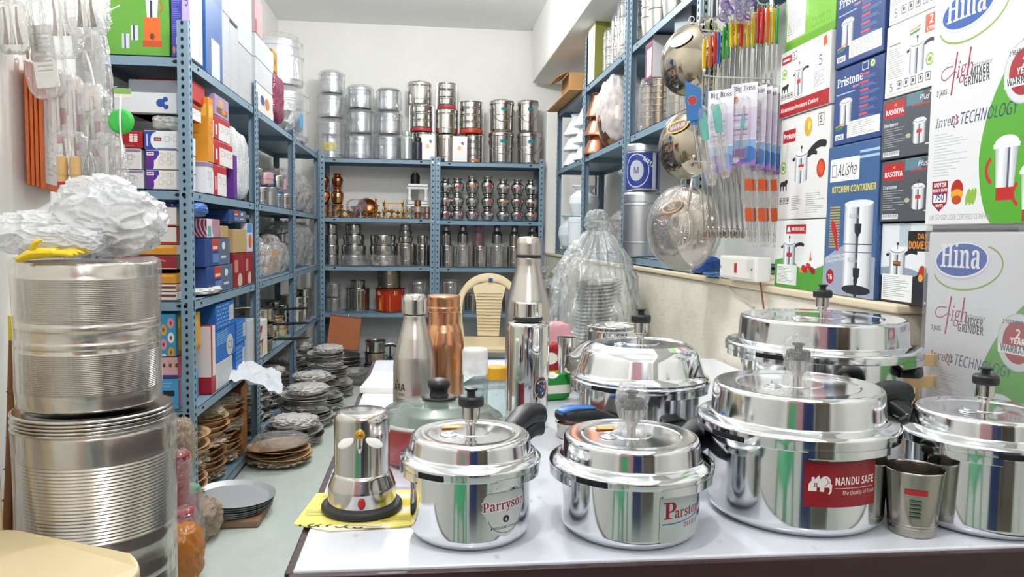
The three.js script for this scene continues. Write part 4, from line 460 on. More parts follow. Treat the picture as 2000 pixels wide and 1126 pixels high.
for (let i = 0; i < 3; i++) { const t = thing('tea_strainer', `purple looped plastic strainer, ${['first', 'second', 'third'][i]} above the yellow spatulas`, 'strainer', [0.899 + i * 0.03, 1.878, -2.28]); for (let k = 0; k < 6; k++) mesh('loop', new THREE.TorusGeometry(0.012, 0.003, 6, 18), M('#6b3fa0', 0.3), t, [rnd(-0.012, 0.012), 0.03 - k * 0.014, rnd(-0.01, 0.01)], [rnd(-0.6, 0.6), rnd(-0.6, 0.6), 0]); mesh('pack_film', crumple(0.045, 0.11, 0.03, 0.2, 2, i + 3, 6, 4).translate(0, -0.06, 0), FILM, t); }
// round pans hung by the rim
function roundPan(label, x, y, z, r, turn, plate, film_) {
  const t = thing('frying_pan', label, 'pan', [x, y, z], turn);
  const g = lathe([[0, 0.052], [r * 0.25, 0.05], [r * 0.5, 0.0425], [r * 0.7, 0.032], [r * 0.88, 0.017], [r * 0.98, 0.004], [r * 1.02, 0.001], [r * 1.02, -0.002], [r * 0.96, 0.001], [r * 0.84, 0.016], [r * 0.5, 0.039], [0, 0.048]], 64, 0.012).rotateX(PI / 2);
  mesh('pan_shell', g, M('#a39a8a', 0.07, 1), t);
  const lm = printMat(192, 96, (q) => { ell(q, plate[0], 96, 48, 94, 46); ell(q, '#5b4636', 96, 48, 82, 36); txt(q, plate[1], 96, 64, 46, '#d7a8b0', { align: 'center', sx: 0.8 }); ell(q, plate[0], 96, 48, 88, 42, 0, 5); if (!plate[1]) lines(q, '#d9c2a0', 60, 30, 80, 4, 11, 4); }, 0.35, { alphaTest: 0.5 });
  mesh('brand_oval', new THREE.PlaneGeometry(0.09, 0.05).rotateZ(0.25), lm, t, [-0.01, r * 0.5, 0.046], [-0.34, 0, 0]);
  mesh('hanging_ring', new THREE.TorusGeometry(0.011, 0.002, 6, 18), STEEL, t, [0, r * 1.02 + 0.01, 0]);
  if (film_) mesh('plastic_film', lathe([[0, 0.062], [r * 0.6, 0.058], [r * 1.03, 0.015], [r * 1.06, -0.006]], 30, 0.01).rotateX(PI / 2), FILM, t);
  return t;
}
roundPan('big shiny round pan with yellow oval label, hanging level with the coloured handles', 0.908,1.786,-2.62, 0.122, -0.92, ['#d3a226', 'MAYUR']);
roundPan('big shiny round pan with yellow oval label, hanging behind the blue lighter', 0.905,1.495,-2.62, 0.118, -0.92, ['#d3a226', 'MAYUR']);
roundPan('large film-covered round pan with orange label, hanging lowest beside the whisk', 0.909,1.206,-2.66, 0.148, -0.98, ['#d98a2a', ''], 1);
// carded tools
const cardMat = printMat(192, 512, (x, w, h) => { rect(x, '#e7e4ec', 0, 0, w, h); txt(x, 'Big Boss', 96, 46, 44, '#4a3d4c', { align: 'center', font: 'serif', sx: 0.9 }); ell(x, '#b36a3a', 36, 100, 18, 22); rect(x, '#dccfe6', 0, 150, w, 190); for (let i = 0; i < 5; i++) rect(x, ['#7e6fb0', '#c58ac0', '#ffffff'][i % 3], 20, 190 + i * 30, 110, 10); rect(x, '#8fb7dc', 0, 350, w, 60); rect(x, '#a377b8', 0, 410, w, 102); ell(x, '#4f7fc4', 140, 440, 60, 50); ell(x, '#e7e0ee', 50, 470, 26, 18); }, 0.3);
const cardX = [0.89, 0.963, 1.004, 1.022, 1.04, 1.059, 1.075];
cardX.forEach((x, i) => {
  const t = thing('carded_peeler', ['lettered white card with a steel peeler, frontmost on its hook', 'lettered white card with a steel peeler, second on its hook'][i] ?? `edge-on white peeler card, ${['third', 'fourth', 'fifth', 'sixth', 'last'][i - 2]} on the hook, toward the cartons`, 'peeler card', [x, 1.642 - (i < 2 ? (1 - i) * 0.022 : 0.004 * i), -2.28], i < 2 ? -0.85 : -1.28);
  mesh('card', rb(0.085, 0.25, 0.0012, 0.0005, 0, -0.125, 0, 1), [PAPER, PAPER, PAPER, PAPER, cardMat, PAPER], t);
  mesh('blister', crumple(0.05, 0.19, 0.022, 0.05, 1.5, i, 7, 5).translate(0, -0.23, 0.009), FILM, t);
  mesh('peeler_shaft', tube([[0.005, -0.07, 0.008], [0, -0.14, 0.009], [-0.004, -0.2, 0.008]], 0.0038, 10, 8), STEEL, t); mesh('peeler_grip', tube([[0.004, -0.1, 0.009], [0.001, -0.135, 0.009]], 0.006, 6, 10), M('#3fb5c4', 0.3), t); mesh('peeler_head', rb(0.03, 0.024, 0.006, 0.002, -0.004, -0.21, 0.008), M('#7b3d8f', 0.3), t);
});
[[0.78, 1.587, '#1f6fae', 'blue gas lighter on a shaped blue card', 1], [0.813, 1.542, '#25b3a4', 'teal gas lighter in a clear sleeve, nearer the blue one'], [0.851, 1.565, '#25b3a4', 'teal gas lighter in a clear sleeve, tucked behind the lettered card']].forEach(([x, y, c, l, card], i) => {
  const t = thing('gas_lighter', l, 'lighter', [x, y, -2.24 + i * 0.01], -0.2); t.rotation.z = 0.16;
  mesh('lighter_handle', loft([[0, 0, 0, 0.018, 0.014], [0, -0.03, 0, 0.026, 0.018], [0, -0.075, 0, 0.022, 0.018], [0, -0.082, 0, 0.028, 0.02]], 12, 2.5, V(0, 0, 1)), M(c, 0.25), t);
  mesh('lighter_tube', cyl(0.0048, 0.0048, 0.12, 0, -0.2, 0, 14), STEEL, t); mesh('tip', cyl(0.0052, 0.0052, 0.012, 0, -0.212, 0, 12), M('#b79a5c', 0.3, 1), t);
  if (card) { const sh = new THREE.Shape([[-0.022, -0.07], [-0.012, 0.05], [0.03, 0.02], [0.026, -0.07]].map(([a, b]) => new THREE.Vector2(a, b))); mesh('shaped_card', new THREE.ExtrudeGeometry(sh, { depth: 0.001, bevelEnabled: false }), M('#2b6fae', 0.4), t, [0, 0, 0.012]); mesh('emblem', lathe([[0, 0.0006], [0.013, 0.0006], [0.0135, 0]], 24, 0.0002).rotateX(PI / 2), printMat(64, 64, (q) => { rect(q, '#e8e8ea', 0, 0, 64, 64); rect(q, '#b3312f', 0, 30, 64, 34); }), t, [0.002, -0.012, 0.0135]); }
  else mesh('sleeve_film', crumple(0.04, 0.24, 0.03, 0.1, 2, i + 5, 7, 4).translate(0, -0.22, 0), FILM, t);
});
{ // wire whisk
  const t = thing('whisk', 'steel balloon whisk hanging in front of the lowest round pan', 'whisk', [0.814,1.353,-2.3]); t.rotation.z = -0.12;
  mesh('whisk_handle', loft([[0, 0, 0, 0.008, 0.008], [0, -0.04, 0, 0.012, 0.012], [0, -0.1, 0, 0.009, 0.009]], 12, 2, V(0, 0, 1)), STEEL, t);
  for (let k = 0; k < 5; k++) { const a = k * PI / 5, c = Math.cos(a), s = Math.sin(a); mesh('wire_loop', tube([[0, -0.1, 0], [0.018 * c, -0.14, 0.018 * s], [0.024 * c, -0.185, 0.024 * s], [0, -0.215, 0], [-0.024 * c, -0.185, -0.024 * s], [-0.018 * c, -0.14, -0.018 * s], [0, -0.1, 0]], 0.0009, 30, 5), STEEL, t); }
}
for (let i = 0; i < 11; i++) { // long wire tongs
  const t = thing('tongs', `long steel wire tongs, ${['first', 'second', 'third', 'fourth', 'fifth', 'sixth', 'seventh', 'eighth', 'ninth', 'tenth', 'eleventh'][i]} on the hook counting from the whisk`, 'tongs', [0.85 + i * 0.0118, 1.39, -2.31 + (i % 3) * 0.012], 0.4); t.rotation.z = 0.15;
  mesh('tongs_wire', tube([[0.014, -0.2, 0], [0.012, -0.1, 0], [0.004, -0.006, 0], [0, 0.002, 0], [-0.004, -0.006, 0], [-0.012, -0.1, 0], [-0.014, -0.2, 0]], 0.0019, 30, 6), STEEL, t);
  for (const q of [-1, 1]) mesh('tongs_jaw', rb(0.006, 0.022, 0.012, 0.002, q * 0.014, -0.208, 0), STEEL, t); mesh('lock_ring', new THREE.SphereGeometry(0.006, 10, 8), STEEL, t, [0, -0.19, 0.004]);
}
for (let i = 0; i < 5; i++) { // clear sleeves with orange labels
  const t = thing('sleeved_skewer', `clear sleeve of wire skewers with orange label, ${['first', 'second', 'third', 'fourth', 'last'][i]} toward the cartons`, 'skewer pack', [0.966 + i * 0.0205, 1.394, -2.26 - (i % 2) * 0.014], 0.15); t.rotation.z = 0.1;
  mesh('sleeve_film', crumple(0.035, 0.255, 0.012, 0.12, 2, i + 21, 7, 5).translate(0, -0.25, 0), FILM, t);
  for (const q of [-0.006, 0, 0.006]) mesh('skewer', cyl(0.0012, 0.0012, 0.22, q, -0.235, 0, 6), STEEL, t); mesh('skewer_ring', new THREE.TorusGeometry(0.006, 0.0013, 5, 14), STEEL, t, [0, -0.21, 0.004]);
  mesh('label', rb(0.02, 0.035, 0.0012, 0.0005, 0.001, -0.06, 0.007), M('#d5581f', 0.4), t); mesh('label', rb(0.022, 0.04, 0.0012, 0.0005, -0.004, -0.15, 0.007), M('#d5581f', 0.4), t);
}
{ // switch box and its wires
  const w = [0.29,0.076,-2.384,1.038], t = thing('switch_box', 'white surface switch box with one red rocker under the hanging tongs', 'switch', [1.026, w[3], w[2]], -PI / 2);
  mesh('box_body', rb(w[0], w[1], 0.05, 0.006, 0, w[1] / 2, 0), WHITEP, t); mesh('cover_plate', rb(w[0] - 0.02, w[1] - 0.014, 0.004, 0.003, 0, w[1] / 2, 0.026), M('#e4e2da', 0.35), t); mesh('rocker', rb(0.012, 0.032, 0.008, 0.003, 0, w[1] / 2, 0.029), M('#b01a2c', 0.3), t); for (const q of [-1, 1]) mesh('screw', cyl(0.004, 0.004, 0.002, 0, 0, 0, 10).rotateX(PI / 2), M('#b8b8b0', 0.3, 1), t, [q * (w[0] / 2 - 0.02), w[1] / 2, 0.0285]);
  tag(mesh('brown_cable', tube([[1.03,1.108,-2.301], [1.03,1.023,-2.264], [1.035,0.93,-2.239], [1.035,0.841,-2.203]], 0.003, 20, 6), M('#8a4a30', 0.5)), 'brown twin cable dropping from the switch box down the wall', 'cable');
  tag(mesh('white_cable', tube([[1.04,1.048,-2.663], [1.042,0.992,-2.514], [1.042,0.965,-2.386], [1.042,0.952,-2.338]], 0.0025, 16, 6), M('#c9bba6', 0.5)), 'thin pale cable running slantwise down the low wall', 'cable');
}
for (const [i, l] of ['dark blue plastic packet lying flat on the ledge below the whisk', 'light blue and white packet hanging over the ledge edge'].entries()) { tag(mesh('packet', crumple(0.1, [0.07, 0.018][i], 0.14, 0.16, 2.2, i + 3, 7, 4), M(['#1c4fa3', '#4a86bf'][i], 0.25), scene, [1.1 - i * 0.03, 1.03, [-2.931, -2.823 + 0.12][i]]), l, 'packet'); }
// ------------------------------------------------------------------ goods on the right-hand racks
carton('carton', 'maroon and silver box on top of the tumbler packs', 'carton', [0.13, 0.2, 0.14], [1.15, 1.7 + 0.24, -3.72], -PI / 2, { front: printMat(128, 192, (x) => { rect(x, '#7c2a55', 0, 0, 128, 192); rect(x, '#d6cfd4', 30, 50, 80, 130); rect(x, '#b98aa4', 0, 0, 128, 30); smallprint(x, 40, 66, 60, 10, '#8c8086', 11); }), side: COL('#c6c3c6') });
carton('carton', 'tilted dark grey box leaning over the tumbler packs by the round pan', 'carton', [0.12, 0.22, 0.06], [1.13, 1.96, -3.3], -PI / 2 + 0.3, { front: COL('#9ba3ad'), side: COL('#3c434d') });
[[1.13, -3.86, 0.045, 0.25, 1], [1.12, -3.64, 0.04, 0.24, 0], [1.14, -3.42, 0.048, 0.26, 1], [1.13, -3.2, 0.045, 0.25, 1], [1.14, -3.04, 0.04, 0.24, 0]].forEach(([x, z, r, h, fl], i) => ware('tumblers', 'tumbler_pack', `sleeve of nested steel tumblers, ${['first', 'second', 'third', 'fourth', 'fifth'][i]} from the far end of the near right rack`, 'tumbler pack', [x, 1.703, z], r, h, { n: 6, mat: M('#c9bfae', 0.16, 1), film: fl }));
[[1.13, -3.87, 0.05], [1.13, -3.72, 0.055], [1.14, -3.52, 0.062], [1.14, -3.3, 0.05]].forEach(([x, z, r], i) => ware('tumblers', 'tumbler_stack', `tall tower of steel tumblers, ${['first', 'second', 'third', 'fourth'][i]} along the topmost near shelf`, 'tumblers', [x, 2.163, z], r, 0.34, { n: 5, mat: DULL }));
tag(mesh('packet', crumple(0.1, 0.16, 0.12, 0.2, 2, 4, 7, 4), M('#a11c2b', 0.2), scene, [1.14, 2.163, -3.12]), 'shiny red packet on the topmost near right shelf', 'packet');
{ const z = -3.86; ware('canister', 'storage_drum', 'large plain aluminium drum on the ledge rack under the blue printed can', 'drum', [1.105, 1.073, z], 0.095, 0.33, { mat: ALUMATT });
  const t = ware('canister', 'printed_can', 'can with a blue ring print standing on the aluminium drum', 'can', [1.105, 1.073 + 0.332, z], 0.085, 0.24, { mat: ALUMATT });
  mesh('print', wrapLabel(0.0875, 0.01, 0.19, -0.55, 2.6), printMat(512, 320, (x, w, h) => { rect(x, '#2b3d8c', 0, 0, w, h); ell(x, '#c9ccd4', 230, 160, 150, 150); ell(x, '#2b3d8c', 230, 160, 140, 140); ell(x, '#b9bcc6', 230, 160, 86, 92); txt(x, 'METAL', 300, 66, 56, '#e6e8ef', { rot: 0.55 }); txt(x, 'M', 230, 186, 80, '#5a6078', { align: 'center' }); rect(x, '#c9ccd4', 420, 0, 50, h); }, 0.3), t); }
bag('bagged_dishes', 'clear bag of small steel dishes beside the aluminium drum', 'bag', [0.16, 0.3, 0.2], [1.15, 1.073, -3.5], {});
bag('bagged_dishes', 'clear bag of steel dishes with pink printing behind the lowest round pan', 'bag', [0.16, 0.28, 0.22], [1.18, 1.073, -3.2], {});
[[0, 1.15, -4.2, 0.055, 0.34], [1, 1.15, -4.36, 0.06, 0.4], [2, 1.16, -4.55, 0.06, 0.3], [3, 1.15, -4.72, 0.055, 0.26]].forEach(([i, x, z, r, h]) => ware('tiffin', 'wrapped_tiffin', `film-wrapped tower of steel tins, ${['nearest', 'second', 'third', 'farthest'][i]} on the middle right top shelf`, 'tin stack', [x, 2.168, z], r, h, { n: 5, film: 1 }));
carton('carton', 'tall cream carton with an olive side at the far end of the top right shelf', 'carton', [0.2, 0.4, 0.2], [1.16, 2.168, -4.97], -PI / 2, { front: printMat(128, 256, (x) => { rect(x, '#dfdbcf', 0, 0, 128, 256); for (const y of [84, 168]) rect(x, '#8d897c', 0, y, 128, 3); smallprint(x, 40, 140, 50, 2, '#3b3a36', 9); }), side: COL('#8c8f3c'), top: COL('#c7b48c') });
{ const t = thing('open_carton', 'open brown carton with flaps up and white packets, on the far right top shelf', 'carton', [1.17, 2.181, -5.86], -PI / 2); mesh('carton_body', merge(rb(0.34, 0.2, 0.006, 0.001, 0, 0.1, 0.11), rb(0.34, 0.2, 0.006, 0.001, 0, 0.1, -0.11), rb(0.006, 0.2, 0.22, 0.001, 0.17, 0.1, 0), rb(0.006, 0.2, 0.22, 0.001, -0.17, 0.1, 0), rb(0.34, 0.005, 0.22, 0.001, 0, 0.003, 0)), CARD, t); for (const q of [-1, 1]) mesh('flap', rb(0.33, 0.004, 0.11, 0.001, 0, 0, q * 0.05), CARD, t, [0, 0.21, q * 0.12], [q * 0.5, 0, 0]); for (let i = 0; i < 4; i++) mesh('packet', crumple(0.1, 0.12, 0.09, 0.2, 2, i, 6, 4), PAPER, t, [-0.11 + i * 0.075, 0.08, 0.01 * (i % 2)]); }
for (let i = 0; i < 3; i++) ware('frustum', 'copper_pot', `red copper flared pot, ${['bottom', 'middle', 'top'][i]} of the tower at the middle right rack`, 'pot', [1.14, 1.708 + i * 0.12, -5.03], [0.105, 0.1, 0.095][i], 0.16, { mat: M('#d08e70', 0.3, 1) });
tag(mesh('cardboard_sheet', rb(0.42, 0.012, 0.95, 0.003, 0, 0.006, 0), CARD, scene, [1.18, 2.168, -5.72]), 'brown cardboard sheet under the open carton, jutting toward the end wall', 'cardboard');
{ const t = bag('bagged_pot', 'tall milky bag holding a big copper pot on the middle right rack', 'bag', [0.3, 0.43, 0.42], [1.15, 1.708, -4.52], { film: MILKY, steel: 0, amp: 0.14, freq: 1.2, power: 2.6 }); WARE.lota(t, 0.14, 0.34, COPPER); }
for (let i = 0; i < 3; i++) ware('frustum', 'white_funnel_pot', `white conical pot, ${['bottom', 'middle', 'top'][i]} of the stack nearer the aisle end`, 'pot', [1.17, 1.708 + i * 0.12, -5.42], 0.125, 0.165, { mat: M('#e3e9ea', 0.35) });
for (let i = 0; i < 3; i++) ware('frustum', 'white_funnel_pot', `white conical pot, ${['bottom', 'middle', 'top'][i]} of the stack by the end wall`, 'pot', [1.17, 1.708 + i * 0.115, -5.85], 0.12, 0.16, { mat: M('#e3e9ea', 0.35) });
ware('canister', 'white_drum', 'white round drum with a lid on the far right ledge, lower', 'drum', [1.14, 1.073, -5.5], 0.11, 0.24, { mat: M('#dfe6ea', 0.35) });
ware('lota', 'white_pot', 'white bellied pot standing on the lidded white drum', 'pot', [1.14, 1.315, -5.5], 0.11, 0.22, { mat: M('#dfe6ea', 0.35) });
ware('lota', 'white_pot', 'white bellied pot on the ledge next to the end wall', 'pot', [1.14, 1.073, -5.92], 0.11, 0.26, { mat: M('#d5dde2', 0.35) });
ware('patila', 'aluminium_pot', 'wide aluminium pot with a lid on the ledge behind the hanging bag', 'pot', [1.16, 1.073, -4.75], 0.15, 0.2, { mat: ALUMATT });
carton('carton', 'small red carton with white print on the ledge behind the milky bag', 'carton', [0.16, 0.2, 0.12], [1.3, 1.073, -4.5], -PI / 2, { front: printMat(96, 128, (x) => { rect(x, '#9e1b24', 0, 0, 96, 128); rect(x, '#e7dcd8', 14, 50, 60, 26); }), side: COL('#8d1820') });
bag('bagged_dishes', 'loose clear bag on the ledge next to the red carton', 'bag', [0.22, 0.26, 0.26], [1.15, 1.073, -4.3], { steel: 2 });
carton('carton', 'plain brown carton at the far end of the ledge', 'carton', [0.2, 0.22, 0.16], [1.3, 1.073, -5.05], -PI / 2, { front: CARD });
{ // the big hanging bag with a tower of plates
  const t = thing('hanging_bag', 'huge clear bag with a tower of steel plates by the low wall', 'bag', [0.8, 0.45, -3.55]);
  mesh('bag_film', film(new THREE.SplineCurve([[0.02, 0.002], [0.15, 0.006], [0.19, 0.06], [0.185, 0.3], [0.16, 0.52], [0.11, 0.66], [0.04, 0.75]].map(([a, b]) => new THREE.Vector2(a, b))).getPoints(54).map((q) => [q.x, q.y, 0]), 150, 0.3, 2, 7, 0.35).scale(1, 1, 0.85), CLOUDY, t); { const s = thing('stool', 'plain wooden stool carrying the huge clear bag', 'stool', [0.8, 0, -3.55]); mesh('stool_top', rb(0.34, 0.03, 0.3, 0.006, 0, 0.434, 0), WOOD, s); for (const [a, b] of [[-1, -1], [1, -1], [-1, 1], [1, 1]]) mesh('leg', rb(0.035, 0.42, 0.035, 0.003, a * 0.14, 0.21, b * 0.12), WOOD, s); }
  for (let i = 0; i < 22; i++) mesh('plate', lathe([[0, 0.003], [0.08, 0.003], [0.108, 0.014], [0.11, 0.0155], [0.106, 0.014], [0.078, 0], [0, 0]], 30, 0.001), STEEL, t, [-0.01 + 0.001 * i, 0.15 + i * 0.0165, 0.03], [0.05, 0, 0.1]);
  mesh('bag_neck', crumple(0.12, 0.12, 0.1, 0.35, 2, 9, 10, 2.4).translate(0, 0.73, 0), CLOUDY, t);
}
[[0.82, 0, -5.2, 0.4, 0.3, 0.4], [0.8, 0.0, -5.75, 0.42, 0.34, 0.44], [0.84, 0.31, -5.3, 0.36, 0.3, 0.38], [0.84, 0.345, -5.8, 0.38, 0.3, 0.4], [0.86, 0.62, -5.4, 0.32, 0.26, 0.34], [0.88, 0.66, -5.85, 0.3, 0.3, 0.34], [0.84, 0.0, -4.7, 0.36, 0.32, 0.36], [0.85, 0.33, -4.8, 0.32, 0.3, 0.34]].forEach(([x, y, z, w, h, d], i) => bag('bagged_ware', ['clear bag of steelware on the floor against the low wall', 'clear bag of steelware on the floor toward the end wall', 'clear bag on the second layer of the wall heap', 'clear bag on the second layer toward the end wall', 'clear bag on top of the wall heap', 'topmost clear bag close to the end wall', 'clear bag at the near foot of the wall heap', 'clear bag second layer at the near end of the heap'][i], 'bag', [w, h, d], [x, y, z], { steel: 4, amp: 0.34, film: FILM, det: 16 }));
// ------------------------------------------------------------------ goods on the left racks
const XL = -0.893;
// shelf after shelf: each entry stands on the shelf or on what lies below it
function settle(placed, x0, x1, z0, z1, y, base, hh) { let s = base; for (const p of placed) if (p[0] < x1 - 0.004 && p[1] > x0 + 0.004 && p[2] < z1 - 0.004 && p[3] > z0 + 0.004 && p[4] <= y + 0.55 * hh && p[4] > s) s = p[4]; return s; }
function shelfRow(base, entries) { const roof = base > 1.5 ? 9 : base > 1.2 ? 1.772 : base > 0.8 ? 1.276 : 0.858;
  const placed = [];
  for (const e of entries.sort((a, b) => a.r[3] - b.r[3])) {
    const [w, h0, c, y0] = e.r, d = e.d ?? 0.2, side = e.face === 'z';
    const cx = side ? c : XL - d / 2 - (e.in ?? 0), cz = side ? -3.045 - d / 2 - (e.in ?? 0) : c, hw = (side ? w : d) / 2, hd = (side ? d : w) / 2;
    const y = settle(placed, cx - hw, cx + hw, cz - hd, cz + hd, y0, base, h0) + 0.001, h = Math.min(h0, Math.max(0.02, roof - y)); placed.push([cx - hw, cx + hw, cz - hd, cz + hd, y + h]);
    if (e.kind === 'bag') bag('bag', e.l, e.cat ?? 'bag', [side ? w : d, h, side ? d : w], [cx, y, cz], e.o ?? {});
    else if (e.kind === 'pack') { const m = e.f; tag(mesh('packet', crumple(side ? w : d, h, side ? d : w, 0.14, 2, y * 9 + cz * 7, 7, 5), m, scene, [cx, y, cz]), e.l, 'packet'); }
    else carton('carton', e.l, e.cat ?? 'carton', [w - 0.003, h - 0.003, d], [cx, y, cz], (side ? 0 : PI / 2) + (e.turn ?? 0), { front: e.f, side: e.s ?? e.f, top: e.t ?? e.s });
  }
}
const plain = (bg, draw, w = 192, h = 160, rough = 0.4) => printMat(w, h, (x) => { rect(x, bg, 0, 0, w, h); draw(x, w, h); }, rough);
const cupPics = (x, a, b, n, s, c = '#8f8f92') => { for (let i = 0; i < n; i++) { const q = a + (i % 2) * s * 1.6, r = b + Math.floor(i / 2) * s * 1.25; x.strokeStyle = c; x.lineWidth = 3; x.strokeRect(q, r, s * 0.8, s * 0.9); x.beginPath(); x.arc(q + s, r + s * 0.4, s * 0.25, -1.5, 1.5); x.stroke(); } };
